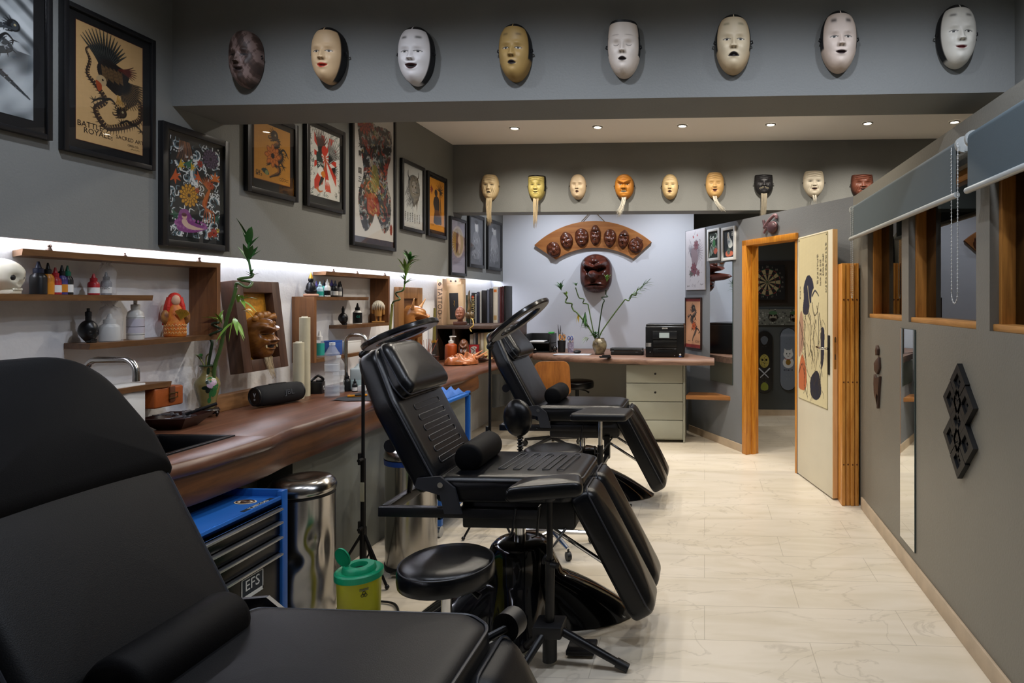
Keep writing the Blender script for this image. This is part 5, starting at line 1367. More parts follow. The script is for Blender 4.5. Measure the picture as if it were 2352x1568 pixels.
left_pic('narrow black frame with orange print of figure and palm', (983, 392, 542, 1027, 410, 549), art_orange_palm, .03, .018, 80, mat_bottom=.035)
left_pic('slim black frame with gold halo figure on lilac, above the bookcase', (1035, 495, 632, 1072, 507, 634.5), art_halo, .03, .0, 80)
left_pic('slim black frame with grey standing figure, between two others above the bookcase', (1078, 489, 613.5, 1113, 497, 616), art_grey_figure, .035, .0, 70)
left_pic('slim black frame with dark grey print nearest the white back wall', (1120.5, 502, 619, 1153, 511, 622), art_grey_figure2, .035, .0, 70)

# ---- prints on the slanted wall
def diag_pic(label, u0, v0, u1, v1, fn, border, cw, framed=True, name='framed_print', fm=None, mw=0.0):
    s0, zt = on_diag(u0, v0); s1, zb = on_diag(u1, v1); W, H = s1-s0, zt-zb
    p = diag_loc((s0+s1)/2, -.001, (zt+zb)/2)
    if framed: return picture(label, p, RZD, W, H, fn(cw, (H-2*border-2*mw)/(W-2*border-2*mw)), border, mw, .02, name, fm=fm, glass=False, group='prints on the slanted wall')
    t = thing(name, label, 'picture', p, RZD, 'prints on the slanted wall')
    MB().box((-W/2, -.012, -H/2), (W/2, 0, H/2), .001).build('board', mat('poster_edge', '#d8d6d8', rough=.7), t)
    fn(cw, H/W).mesh('print', t, W*.995, loc=(0, -.0135, 0)); return t
def art_eagle_rose(w, A):
    c = Canvas(w, A, '#c6c2c6'); r = random.Random(3)
    c.wing(.30, A*.45, -2.0, -.9, .34, 11, '#4a4450', '#a8a2aa', .03); c.wing(.5, A*.36, -.6, 1.3, .42, 13, '#5a5058', '#b8b0b6', .035); c.blob([(.3, A*.34), (.5, A*.3), (.66, A*.46), (.56, A*.6), (.36, A*.56)], '#8a7a80')
    c.flower(.56, A*.26, .13, '#8c5f68', '#4a3038', 8, 3); c.flower(.44, A*.66, .17, '#84525c', '#432a32', 9, 3); c.flower(.66, A*.72, .09, '#94666e', '#432a32', 7, 2); c.maple(.3, A*.72, .12, '#5a5a54', 2); c.disc(.42, A*.12, .03, '#b23a40'); c.disc(.62, A*.1, .025, '#b23a40')
    for k in range(30): a = r.random()*6.3; x, y = .5+.36*math.cos(a), A*.5+A*.42*math.sin(a); c.stroke([(x, y), (x+r.uniform(-.06, .06), y+r.uniform(-.08, .08))], .010, r.choice(['#6a646c', '#8e888f']), .003)
    c.script(.08, A*.92, .14, .04, '#3a363c', 1, 2); c.script(.76, A*.9, .16, .04, '#3a363c', 1, 4); return c
def art_green_swirl(w, A):
    c = Canvas(w, A, '#1c2620'); c.swirl(.25, A*.2, .24, 1, 0, ('#d6dcd4', '#24352a', '#e2e6de')); c.swirl(.7, A*.15, .2, -1, 2, ('#d6dcd4', '#3d6a48', '#18241c'))
    for k in range(16): c.stroke([(.05+.06*k, A*(.95-.02*k)), (.2+.05*k, A*.6), (.5+.03*k, A*(.35+.02*k))], .035, ['#d6dcd4', '#2f5c3c', '#16201a'][k % 3], .01)
    c.blob([(.5, A*.75), (.75, A*.62), (.92, A*.74), (.7, A*.86)], '#c0604a'); c.disc(.55, A*.45, .14, '#3d7a4a', 1, .2); return c
def art_bird(w, A):
    c = Canvas(w, A, '#20282e'); c.blob([(.30, A*.95), (.22, A*.82), (.4, A*.76), (.8, A*.78), (.92, A*.88), (.7, A*.96)], '#c0664a')
    c.blob([(.38, A*.2), (.52, A*.15), (.6, A*.26), (.8, A*.42), (.86, A*.6), (.6, A*.66), (.42, A*.5)], '#c9ccc8'); c.wing(.45, A*.4, .3, 1.3, .42, 8, '#7c8a90', '#d6d8d4', .06); c.disc(.47, A*.16, .09, '#d8d8d2'); c.stroke([(.42, A*.15), (.5, A*.32)], .05, '#c9a05a', .01); c.disc(.5, A*.15, .02, '#14181c')
    c.flower(.5, A*.78, .18, '#5a6a62', '#20282c', 7, 2); c.put((c.X > .78)*(c.X < .9)*(c.Y > A*.08)*(c.Y < A*.24)*1., '#d2d4cc'); c.glyphs(.79, A*.09, .09, 2, '#20282e'); return c
def art_scroll(w, A):
    c = Canvas(w, A, '#b98764'); c.put((c.Y < .10)*1., '#7a2420'); c.put((c.Y > A-.11)*1., '#7a2420')
    c.dragon([(.52, A*.2), (.66, A*.28), (.5, A*.36), (.36, A*.44), (.56, A*.52), (.68, A*.60), (.60, A*.70), (.5, A*.78), (.44, A*.86)], .15, '#39302c', '#8a6a52', '#1d1714', seed=4); c.flower(.54, A*.56, .15, '#b0501e', '#5a1e0c', 7, 2, '#2a0d06'); c.script(.62, A*.84, .28, .08, '#2a1a14', 2, 6); c.script(.14, A*.86, .16, .04, '#2a1a14', 1, 7); return c
white_fr = mat('white_frame', '#d4d4d2', rough=.5)
diag_pic('white poster of purple eagle and roses on the slanted wall', 1577.5, 532, 1621.5, 665, art_eagle_rose, 0, 90, False, 'poster')
diag_pic('small white framed green swirl print on the slanted wall', 1627.5, 528, 1655, 597, art_green_swirl, .028, 60, fm=white_fr)
diag_pic('small white framed print of grey bird on dark ground', 1660.5, 524, 1691.5, 596, art_bird, .03, 60, fm=white_fr)
diag_pic('tan dragon scroll print with red bands beside the black printer', 1576.5, 683, 1613, 803, art_scroll, .012, 80, fm=mat('dark_red_frame', '#2a1714', rough=.5))
# mirror on the slanted wall
mirror_m = mat('mirror_silver', '#e8ecec', rough=0.015, metal=1.0)
mirror_e = mat('mirror_edge', '#3c4a48', rough=0.2)
def mirror(label, loc, rz, W, H):
    t = thing('wall_mirror', label, 'mirror', loc, rz, 'frameless wall mirrors')
    MB().box((-W/2, -.005, -H/2), (W/2, 0, H/2)).build('backing', mirror_e, t); MB().box((-W/2+.002, -.0065, -H/2+.002), (W/2-.002, -.0052, H/2-.002)).build('mirror_glass', mirror_m, t); return t
s0, zt = on_diag(1632, 605); s1, zb = on_diag(1684, 884)
mirror('frameless mirror on the slanted wall between the scroll print and the doorway', diag_loc((s0+s1)/2, -.002, (zt+zb)/2), RZD, s1-s0, zt-zb)
mirror('tall narrow frameless mirror low on the right partition', (XR-.002, 3.58, .738), -PI/2, .25, 1.2)
# ================================================================== SMALL THINGS
def shelf_pt(u, v, z, off=.075):
    """point on a shelf board / counter of height z seen at pixel u"""
    return on_z(u, v, z)
def at_x(u, X, z):
    r = ray(u, PY); t = X/r.x; return Vector((X, r.y*t, z))
ZTOP, ZMID, ZBOT, ZLOW = 1.114+.55+.024, 1.114+.382+.024, 1.114+.182+.024, 1.114-.02+.024
XS = XW+.085
pet = mat('clear_plastic', '#e8ecf0', rough=.06, alpha=.20)
film = mat('wrap_film', '#d8d8da', rough=.15, alpha=.22)
def bottle(label, loc, r, h, body, cap, lab=None, neck=.35, cone=.3, group=None, name='ink_bottle', cat='bottle', lab_rng=(.12, .5), txt=None, txt_m=None, capname='nozzle_cap'):
    """body height share, neck, tapered cap"""
    t = thing(name, label, cat, loc, 0, group); hb = h*(1-cone)
    MB().lathe([(r*.92, 0), (r, r*.08), (r, hb*.72), (r*.9, hb*.82), (r*neck*1.35, hb*.95), (r*neck*1.2, hb)], seg=22).build('body', body, t, 40)
    MB().lathe([(r*neck*1.75, hb*.93), (r*neck*1.75, hb+h*cone*.28), (r*neck*1.1, hb+h*cone*.34), (r*neck*.4, h)], seg=18).build(capname, cap, t, 40)
    if lab is not None: MB().lathe([(r*1.012, hb*lab_rng[0]), (r*1.012, hb*lab_rng[1])], seg=22, cap=False).build('label', lab, t, 40)
    if txt: text('label_text', txt, r*.7, txt_m or mat('ink_txt', '#1a1a1c'), t, (r*.62, -r*.85, hb*(lab_rng[0]+lab_rng[1])/2), (PI/2, 0, .6), .0003)
    return t
def pm(n, c, **k): return mat('plastic_'+n, c, rough=k.pop('rough', .35), **k)
blk = pm('black', '#101114'); wht = pm('white', '#d6d6d4'); orl = pm('amber_label', '#c07a1e'); redp = pm('red', '#9c2028'); grp = pm('green', '#16634a'); teal = pm('teal', '#2e9a8e'); bluep = pm('blue', '#2a4aa0'); pale = pm('pale_blue', '#a9c6d2'); purp = pm('violet', '#3c3470'); clearish = pm('smoke', '#55565c'); navy = pm('navy', '#1c2236')
GI = 'ink bottles on the wall shelves'
for (u, r, h, b, c, l, lab) in (
    (88, .026, .128, blk, navy, None, 'black ink bottle with tapered cap beside the white skull'),
    (110, .019, .125, orl, blk, orl, 'ink bottle with orange label left of the red one on the wide shelf'),
    (127, .019, .108, redp, redp, wht, 'red ink bottle with white label in the left bottle row'),
    (142, .018, .118, purp, blk, orl, 'ink bottle with amber label right of the red one'),
    (155, .018, .118, blk, grp, wht, 'black ink bottle with green tip, last of the left bottle row'),
    (215, .020, .090, redp, redp, wht, 'small red ink bottle with pale label, standing apart on the wide shelf'),
    (244, .019, .100, clearish, blk, wht, 'grey ink bottle in crinkled film on the wide shelf')):
    t = bottle(lab, at_x(u, XS-.01, ZMID), r, h, b, c, l, group=GI)
    if u == 244: text('label_text', 'INK', .02, blk, t, (.012, -.018, .032), (PI/2, 0, .6), .0003)
# crumpled film bag round the grey bottle
def film_bag(name, label, loc, r, h, seed, parent=None):
    rr = random.Random(seed); mb = MB(); bm = mb.bm; n = 22; rings = []
    prof = [(1, 0), (1.04, .1), (1.0, .35), (.95, .6), (.75, .78), (.3, .88), (.45, .95), (.7, 1.0)]
    for q, z in prof:
        rings.append([bm.verts.new((r*q*(1+rr.uniform(-.13, .13))*math.cos(2*PI*k/n), r*q*(1+rr.uniform(-.13, .13))*math.sin(2*PI*k/n), h*z+rr.uniform(-.01, .01)*(z > 0))) for k in range(n)])
    for a, b in zip(rings, rings[1:]):
        for k in range(n): bm.faces.new((a[k], a[(k+1) % n], b[(k+1) % n], b[k]))
    o = mb.build(name, film, parent, 30); o.location = loc
    if label: tag(o, label, 'plastic wrap')
    return o
film_bag('film_wrap', 'crinkled clear film around the grey ink bottle', at_x(244, XS-.01, ZMID)+Vector((0, 0, .001)), .034, .15, 3)
# skull at the left edge
skull_m = mat('bone_white', '#cfc8b4', rough=.5); 
def skull(name, label, loc, s, m, rz, eye=None, cat='skull'):
    t = thing(name, label, cat, loc, rz); mb = MB(); bm = mb.bm
    bmesh.ops.create_uvsphere(bm, u_segments=36, v_segments=24, radius=1)
    for v in bm.verts:
        x, y, z = v.co
        fx, fz = x, z
        q = Vector((x*.72, y*.92, z*.80))
        if z < -.15: q.x *= 1+.35*(z+.15); q.y = q.y*(1+.25*(z+.15)) if y < 0 else q.y*(1+.75*(z+.15))
        if y < 0:
            for sx in (-1, 1): q.y += .28*math.exp(-((x-sx*.36)/.2)**2-((z+.08)/.2)**2)
            q.y += .20*math.exp(-(x/.12)**2-((z+.38)/.14)**2)
            q.y -= .10*math.exp(-((z+.62)/.12)**2)*math.exp(-(x/.4)**4)
            q.x += .05*math.copysign(1, x)*math.exp(-((z+.3)/.12)**2)
        v.co = q*s
    for v in bm.verts: v.co.z += .80*s
    mb.build('cranium', m, t, 180)
    MB().box((-.30*s, -.66*s, 0), (.30*s, -.1*s, .2*s), .06*s, 3).build('jaw', m, t, 50)
    for sx in (-1, 1): MB().sph((sx*.27*s, -.62*s, .74*s), (.17*s, .1*s, .15*s), 14).build('eye_socket', eye or black_m, t, 180)
    mb = MB()
    for k in range(6): mb.box(((-.26+.09*k)*s, -.70*s, .17*s), ((-.19+.09*k)*s, -.62*s, .27*s), .015*s)
    mb.build('teeth', m, t)
    return t
skull('skull', 'white skull ornament cut by the left picture edge', at_x(-2, XS, ZMID), .082, skull_m, 1.9)
# lower shelf of the first unit
def skull_bottle(label, loc, s, rz):
    t = skull('skull_bottle', label, loc, s, blk, rz, cat='bottle'); t.scale = (.74, .66, 1)
    MB().lathe([(.24*s, 1.5*s), (.24*s, 1.85*s), (.26*s, 1.86*s), (.26*s, 2.15*s), (.13*s, 2.2*s), (.13*s, 2.4*s), (.001, 2.42*s)], seg=18).build('dropper_cap', blk, t, 40); return t
GS = 'black skull-shaped bottles'
skull_bottle('larger black skull-shaped dropper bottle on the nearer walnut shelf', at_x(203, XS, ZBOT), .060, 1.5)
skull_bottle('smaller black skull-shaped dropper bottle on the farther walnut shelf', at_x(788, XS, ZBOT), .055, 1.5)
p = at_x(252, XS, ZBOT)
t = bottle('milky bottles bundled in crinkled clear film on the nearer shelf', p, .036, .12, pm('milky', '#b9b9b6'), pm('milky', '#b9b9b6'), None, name='wrapped_bottle'); film_bag('film_wrap', None, (0, 0, .001), .044, .175, 8, t)
t = thing('pump_bottle', 'white pump bottle with printed label beside the red-haired figurine', 'bottle', at_x(311, XS, ZBOT))
MB().lathe([(.030, 0), (.032, .004), (.032, .105), (.027, .125), (.016, .135), (.015, .15)], seg=28).build('body', wht, t, 40)
MB().lathe([(.0325, .03), (.0325, .095)], seg=28, cap=False).build('label', pm('lilac_label', '#b6b2bd'), t, 40)
for z in (.022, .058, .098): MB().lathe([(.0327, z), (.0327, z+.0018)], seg=28, cap=False).build('label_line', blk, t, 40)
MB().lathe([(.017, .14), (.017, .158), (.007, .16), (.007, .178), (.012, .18), (.012, .187)], seg=18).box((-.005, -.035, .178), (.005, 0, .188), .002).build('pump', wht, t, 40)
# red haired figurine
t = thing('figurine', 'figurine with long red hair, orange robe and gold fan on the shelf', 'figurine', at_x(402, XS-.005, ZBOT), .75); t.scale = (.90, .90, 1.12); t.rotation_euler[2] = .95
robe = mat('robe_orange', '#b8501a', rough=.5, col2='#d0802e', vscale=60)
MB().lathe([(.046, 0), (.05, .006), (.048, .05), (.042, .09), (.03, .125), (.018, .145), (.001, .15)], seg=28).build('robe', robe, t, 60)
mb = MB()
for sx in (-1, 1): mb.sph((sx*.044, -.01, .085), (.021, .02, .032), 14)
mb.build('sleeve', mat('sleeve_brown', '#6a3a20', rough=.5, col2='#b07a3a', vscale=50), t, 180)
MB().sph((0, -.012, .158), (.021, .021, .024), 16).build('head', mat('doll_skin', '#d6a88a', rough=.5), t, 180)
hr = mat('red_hair', '#c8281a', rough=.55, bump=.4, bscale=150)
mb = MB(); mb.sph((0, .006, .164), (.031, .030, .028), 18); mb.lathe([(.052, .055), (.050, .075), (.043, .11), (.036, .15), (.030, .17)], (0, .018, 0), 26)
for k in range(26):
    a = -.55+(PI+1.1)*k/25; mb.tube([(.026*math.cos(a), .006+.024*math.sin(a), .17), (.036*math.cos(a), .008+.032*math.sin(a), .13), (.046*math.cos(a)*(1+.1*math.sin(k)), .006+.040*math.sin(a), .062+.012*math.sin(k*2.1))], [.009, .011, .005], 6)
mb.build('hair', hr, t, 180)
fm_ = MB(); gold = mat('gold_leaf', '#c9a040', rough=.3, metal=.8)
for k in range(9):
    a = -.9+1.5*k/8; fm_.tube([(.012, -.055, .075), (.012+.045*math.sin(a+.35), -.058, .075+.045*math.cos(a+.35))], [.002, .004], 5)
fm_.build('fan', gold, t, 60)
mb = MB()
for j in range(3):
    for k in range(10):
        a = -PI+.2+ (PI-.4)*k/9+(.16 if j % 2 else 0); z = .012+.016*j
        mb.tube([(.0495*math.cos(a+ .10*math.cos(q)), .0495*math.sin(a+.10*math.cos(q)), z+.010*math.sin(q)) for q in [PI*i/6 for i in range(7)]], .0012, 4)
mb.build('scallop_pattern', mat('pattern_cream', '#e2b878', rough=.5), t, 180)
# tiny netsuke figures on the top boards
bronze = mat('bronze_figure', '#5a4a40', rough=.35, metal=.5)
def netsuke(label, loc, s, v):
    t = thing('miniature_figure', label, 'figurine', loc, v*.7, 'miniature figures along the shelf tops')
    MB().lathe([(s*.5, 0), (s*.55, s*.2), (s*.4, s*.6), (s*.22, s*.85)], seg=12).sph((0, -s*.2, s*.25), (s*.5, s*.35, s*.25), 10).build('body', bronze, t, 60)
    MB().sph((0, -.02*s, s*1.05), s*.27, 10).build('head', bronze, t, 180)
    if v % 2 == 0: MB().tube([(s*.3, 0, s*.7), (s*.5, 0, s*1.0), (s*.2, 0, s*1.45)], s*.1, 6).build('arm', bronze, t, 180)
for i, (u, s, w) in enumerate(((113, .020, 'first from the left on the nearer shelf top'), (287, .014, 'in the middle of the nearer shelf top'), (457, .019, 'at the right end of the nearer shelf top'), (766, .018, 'first from the left on the farther shelf top'), (821, .016, 'in the middle of the farther shelf top'), (884, .02, 'at the right end of the farther shelf top'))):
    netsuke('miniature bronze figure '+w, at_x(u, XS+.02, ZTOP), s, i)
# second unit
t = thing('buddha_figure', 'dark seated figure with pointed gold hat on a pinkish base', 'figurine', at_x(714, XS, ZMID+.0), .6)
MB().box((-.045, -.03, 0), (.045, .03, .018), .008).build('base', mat('pink_stone', '#a9826a', rough=.6), t)
MB().sph((0, 0, .035), (.036, .028, .022), 16).lathe([(.028, .03), (.03, .06), (.022, .085), (.012, .095)], seg=18).sph((0, 0, .108), (.016, .016, .019), 14).build('body', mat('dark_bronze', '#17181d', rough=.3, metal=.4), t, 60)
MB().lathe([(.014, .118), (.011, .132), (.004, .148), (.001, .16)], seg=14).build('hat', gold, t, 60)
for (u, r, h, b, c, l, lab, dx) in (
    (727, .017, .105, navy, purp, None, 'navy bottle behind the seated figure', -.02),
    (735, .020, .10, pale, pale, teal, 'pale blue bottle right of the seated figure', .02),
    (744, .016, .115, teal, navy, None, 'teal bottle with dark cap on the farther shelf', -.02),
    (752, .019, .12, wht, wht, blk, 'white bottle with black label and white nozzle on the farther shelf', .02),
    (762, .018, .118, blk, purp, wht, 'black bottle with violet tip and white label', .0),
    (770, .018, .112, blk, navy, wht, 'black bottle with navy tip, second from the right end of its row', .025),
    (779, .017, .108, clearish, blk, wht, 'smoky bottle at the right end of its row', .0),
    (782, .016, .112, blk, blk, None, 'plain black bottle at the back right of its row', -.025)):
    bottle(lab, at_x(u, XS+dx, ZMID), r, h, b, c, l, group=GI)
t = bottle('white bottle with black and teal label on the farther shelf', at_x(821, XS, ZBOT), .032, .155, wht, blk, blk, lab_rng=(.08, .78), neck=.3)
text('label_text', 'GS', .022, teal, t, (.02, -.027, .055), (PI/2, 0, .6), .0004)
t = thing('figurine', 'small wooden figurine with white wig at the shelf end', 'figurine', at_x(869, XS, ZBOT), .4); wd = mat('pale_wood_figure', '#b8894e', rough=.5)
MB().box((-.045, -.03, 0), (.045, .03, .012), .004).build('base', wd, t)
for sx in (-1, 1): MB().cyl((sx*.014, 0, .012), (sx*.013, 0, .06), .008, .01, 10).build('leg', wd, t)
MB().lathe([(.026, .05), (.03, .08), (.033, .12), (.024, .135)], seg=14).box((-.048, -.012, .07), (-.03, .012, .13), .006).box((.03, -.012, .06), (.046, .012, .13), .006).build('body', wd, t, 50)
mb = MB(); mb.sph((0, 0, .145), (.036, .03, .03), 14)
for k in range(18): a = 2*PI*k/18; mb.tube([(.028*math.cos(a), .024*math.sin(a), .155), (.042*math.cos(a), .036*math.sin(a), .13), (.046*math.cos(a), .038*math.sin(a), .10)], [.007, .006, .002], 5)
mb.build('wig', hair_white, t, 180)
# lower board of the second unit and counter behind
bottle('green liquid bottle with teal label inside the farther shelf', at_x(734, XS, ZLOW), .03, .175, pet, wht, teal, lab_rng=(.1, .75), name='bottle')
def carton(label, loc, sx, sy, sz, m, rz=0, top=None, name='box', group=None):
    t = thing(name, label, 'box', loc, rz, group); MB().box((-sx/2, -sy/2, 0), (sx/2, sy/2, sz), .002).build('carton', m, t)
    MB().box((-sx/2-.0006, -sy/2-.0006, sz*.86), (sx/2+.0006, sy/2+.0006, sz+.0008), .002).build('lid_flap', top or m, t); return t
carton('blue carton on the lower board of the farther shelf', at_x(762, XS, ZLOW), .08, .12, .10, pm('blue_box', '#28509c'), 0)
carton('low white carton with fine print on the lower board of the farther shelf', at_x(800, XS, ZLOW), .08, .20, .085, pm('white_box', '#cfcfcd'), 0)
# counter: rolls, camera, bottles
roll_m = mat('wrap_roll', '#bdb59a', rough=.35, var=.05, vscale=20)
def roll(label, u, v, h, r):
    p = at_x(u, v, .90); t = thing('wrap_roll', label, 'roll', p, 0, 'upright wrap rolls on the counter')
    MB().lathe([(r, 0), (r, h-.002), (r-.003, h), (r*.55, h), (r*.5, h-.01)], seg=28).build('film', roll_m, t, 40); MB().lathe([(r*.56, h-.004), (r*.56, h+.006), (r*.48, h+.006), (r*.48, h-.02)], seg=20).build('core', mat('card_core', '#d8d2c0', rough=.8), t, 40)
roll('shorter cream wrap roll standing beside the black speaker', 686, -2.46, .34, .031)
roll('taller cream wrap roll standing behind the shorter one', 700, -2.49, .49, .031)
# black pouch camera box
p = on_z(726, 903, .90); t = thing('camera_case', 'small black box with a tangled strap behind the clear bottles', 'box', p, .25)
MB().box((-.045, -.035, 0), (.045, .035, .075), .004).build('case', blk, t); MB().tube(catmull([(-.03, 0, .076), (-.01, .02, .10), (.02, -.01, .112), (.04, .01, .085), (.01, -.02, .08)], 6), .008, 6).build('strap', black_m, t, 180)
MB().tube([(.0455, .012*math.cos(a), .035+.012*math.sin(a)) for a in [2*PI*k/16 for k in range(16)]], .002, 5, close=True).build('ring_mark', wht, t)
def water(label, u, v, h, r, seed):
    p = on_z(u, v, .90); t = thing('water_bottle', label, 'bottle', p, seed, 'clear water bottles'); pr = []
    for k in range(60):
        z = h*.80*k/59; q = r*(1+.035*math.sin(z*190)+.02*math.sin(z*77))*(1-.10*math.exp(-((z-h*.45)/.02)**2)); pr.append((q, z))
    pr += [(r*.85, h*.83), (r*.55, h*.90), (r*.36, h*.94), (r*.36, h*.97)]
    MB().lathe([(r*.9, 0)]+pr, seg=28, cap=False).build('body', pet, t, 25)
    MB().lathe([(r*.93, h*.47), (r*1.03, h*.48), (r*1.03, h*.60), (r*.93, h*.61)], seg=28, cap=False).build('label', mat('clear_label', '#c8ced6', rough=.3, alpha=.4), t)
    MB().lathe([(r*.985, .01), (r*.985, h*.20), (.001, h*.2)], seg=24).build('water', mat('water_fill', '#aab6c8', rough=.05, alpha=.35), t, 30)
    MB().lathe([(r*.42, h*.95), (r*.42, h), (r*.38, h+.001)], seg=18).build('cap', pm('clear_cap', '#c8ccd2'), t, 30); return t
water('taller clear water bottle in front on the dark cloth', 763, 911, .335, .042, .0)
water('shorter clear plastic bottle behind the taller water bottle', 778, 902, .24, .033, .5)
p = on_z(797, 898, .90); bottle('large black ink bottle between the water bottles and the jug', p, .024, .125, blk, blk, None, group=GI, lab_rng=(.1, .6))
p = on_z(803, 899, .90); bottle('small black bottle with white label in front of the jug', p+Vector((.035, 0, 0)), .016, .085, blk, blk, wht, group=GI)
t = thing('jug', 'translucent white jug of clear liquid beside the tap', 'jug', on_z(813, 897, .90)+Vector((.022, .03, 0)), .2)
hdpe = mat('milky_plastic', '#b9c4c4', rough=.3, trans=.35)
MB().box((-.05, -.042, 0), (.05, .042, .15), .014, 3).build('body', hdpe, t); MB().lathe([(.04, .145), (.02, .165), (.016, .175)], seg=16).build('shoulder', hdpe, t); MB().tube([(0, 0, .17), (0, 0, .205), (.015, -.01, .215), (.03, -.02, .205), (.032, -.022, .19)], .006, 8).build('pump_spout', wht, t, 180)
MB().box((-.0505, -.0425, .002), (.0505, .0425, .085), .014, 3).build('liquid', mat('jug_liquid', '#a2b4b2', rough=.3), t)
carton('small white carton right of the jug', on_z(832, 898, .90), .05, .03, .035, wht, .3)
g = MB(); bm = g.bm; rows = []
for i in range(13):
    row = []
    for j in range(15):
        x = -.16+.30*i/12; y = -.20+.42*j/14; row.append(bm.verts.new((x+.01*math.sin(j*1.3), y+.012*math.sin(i*.9), .0025+.0016*math.sin(i*1.3)*math.cos(j*1.7)+.0016)))
    rows.append(row)
for i in range(12):
    for j in range(14): bm.faces.new((rows[i][j], rows[i+1][j], rows[i+1][j+1], rows[i][j+1]))
o = g.build('work_cloth', mat('dark_cloth', '#23252b', rough=.9), None, 180); p = on_z(800, 912, .90); o.location = (p.x+.13, p.y+.05, .9); tag(o, 'dark cloth spread on the counter under the orange cutter', 'cloth')
t = thing('cutter_knife', 'orange cutter knife lying on the dark cloth', 'knife', on_z(823, 910, .906), .5); MB().box((-.06, -.008, 0), (.05, .008, .012), .003).build('handle', pm('orange', '#d98a14'), t); MB().box((-.02, -.0085, .003), (.03, .0085, .0125), .002).build('slider', blk, t); MB().box((.05, -.005, .004), (.075, .005, .006)).build('blade', steel, t)
# speaker
t = thing('speaker', 'black portable speaker lying on the counter by the backsplash', 'speaker', on_z(632, 930, .90)+Vector((-.0, .02, .062)), -.0)
t.rotation_euler = (0, 0, 1.25)
mesh_cloth = mat('speaker_fabric', '#0f1014', rough=.75, bump=.4, bscale=900)
L, R = .13, .058
MB().lathe([(R*.86, -L), (R*.97, -L+.01), (R, -L+.04), (R*1.04, 0), (R, L-.04), (R*.97, L-.01), (R*.86, L)], seg=40, M=Matrix.Rotation(PI/2, 4, 'Y')).build('fabric_body', mesh_cloth, t, 50)
for s in (-1, 1):
    e = MB().lathe([(R*.88, 0), (R*.90, .006), (R*.80, .010), (R*.72, .004), (.001, .003)], seg=36, M=Matrix.Rotation(s*PI/2, 4, 'Y') , c=(s*L, 0, 0)).build('bass_cap', black_m, t, 40)
    if s < 0:
        M = Matrix.Translation((-L-.0045, 0, 0)) @ Matrix.Rotation(-PI/2, 4, 'Z') @ Matrix.Rotation(PI/2, 4, 'X')
        MB().prism([(-.012, .020), (.0, -.004), (.012, .020), (.006, .020), (0, .009), (-.006, .020)], 0, .001, M).cyl((-L-.004, 0, -.016), (-L-.0055, 0, -.016), .006, .006, 16).build('badge', pm('silver_logo', '#aeb2b6'), e)
        MB().tube([(-L-.004, R*.76*math.cos(a), R*.76*math.sin(a)) for a in [2*PI*k/36 for k in range(36)]], .004, 6, close=True).build('rim', black_m, e, 180)
MB().box((-.05, -.01, R*.98), (.05, .01, R*1.07), .004).build('control_strip', black_m, t)
text('lettering', 'JBL', .042, pm('silver_dim', '#44474c'), t, (.03, -R*1.035, .010), (PI/2-.15, 0, 0), .001)
# vase on its stand, lucky bamboo
vase_m = mat('cloisonne', '#7d7146', rough=.22, coat=.4, var=.08, vscale=40)
pv = on_z(483, 957, .90); pv = Vector((-2.545, pv.y, .90))
t = thing('vase_stand', 'carved dark wooden vase stand on the counter', 'vase stand', pv); dwood = mat('dark_carved_wood', '#1e120e', rough=.3)
MB().lathe([(.052, .028), (.056, .034), (.05, .042), (.05, .045)], seg=28).lathe([(.04, .014), (.044, .022), (.045, .028)], seg=28).build('plate', dwood, t, 50)
for k in range(5):
    a = 2*PI*k/5; MB().tube([(.045*math.cos(a), .045*math.sin(a), .03), (.056*math.cos(a), .056*math.sin(a), .016), (.05*math.cos(a), .05*math.sin(a), .0045)], [.008, .007, .005], 8).build('leg', dwood, t, 180)
t = thing('vase', 'mustard cloisonne vase with peonies holding bamboo on a dark stand', 'vase', pv+Vector((0, 0, .045))); t.scale = (.84, .84, .95)
prof = [(.036, 0), (.040, .006), (.044, .03), (.056, .075), (.066, .115), (.067, .135), (.058, .155), (.038, .175), (.029, .19), (.028, .205), (.036, .222), (.040, .228)]
MB().lathe(prof+[(.036, .228), (.025, .205), (.025, .19)], seg=44, cap=False).build('body', vase_m, t, 60)
MB().lathe([(.0405, .226), (.0415, .229), (.0405, .232), (.036, .231)], seg=40).build('rim', mat('vase_rim', '#35442e', rough=.3), t, 60)
def on_vase(a, z, off=.0006):
    for (r0, z0), (r1, z1) in zip(prof, prof[1:]):
        if z0 <= z <= z1: r = r0+(r1-r0)*(z-z0)/(z1-z0); break
    r += off; return Vector((r*math.cos(a), r*math.sin(a), z))
def decal(name, blobs, m):
    mb = MB()
    for (a, z, ra, rz_) in blobs:
        bm = mb.bm; n = 14; c = bm.verts.new(on_vase(a, z, .0014)); ring = [bm.verts.new(on_vase(a+ra*math.cos(2*PI*k/n), z+rz_*math.sin(2*PI*k/n), .001)) for k in range(n)]
        for k in range(n): bm.faces.new((c, ring[k], ring[(k+1) % n]))
    return mb.build(name, m, t, 180)
va = -.72
decal('painted_leaf', [(va+.2, .15, .5, .02), (va+.45, .12, .35, .03), (va+.42, .085, .3, .022), (va+.1, .08, .12, .03), (va+.05, .045, .2, .015)], mat('enamel_green', '#2e6a3a', rough=.22))
decal('painted_dark_leaf', [(va-.28, .115, .30, .010), (va-.10, .10, .2, .014), (va+.05, .10, .22, .012), (va-.12, .145, .18, .010)], mat('enamel_dark', '#16241c', rough=.22))
decal('painted_peony', [(va+.40, .145, .24, .018), (va+.30, .135, .18, .014), (va-.0, .13, .2, .015), (va+.1, .12, .16, .012)], mat('enamel_pink', '#b9a0b4', rough=.25))
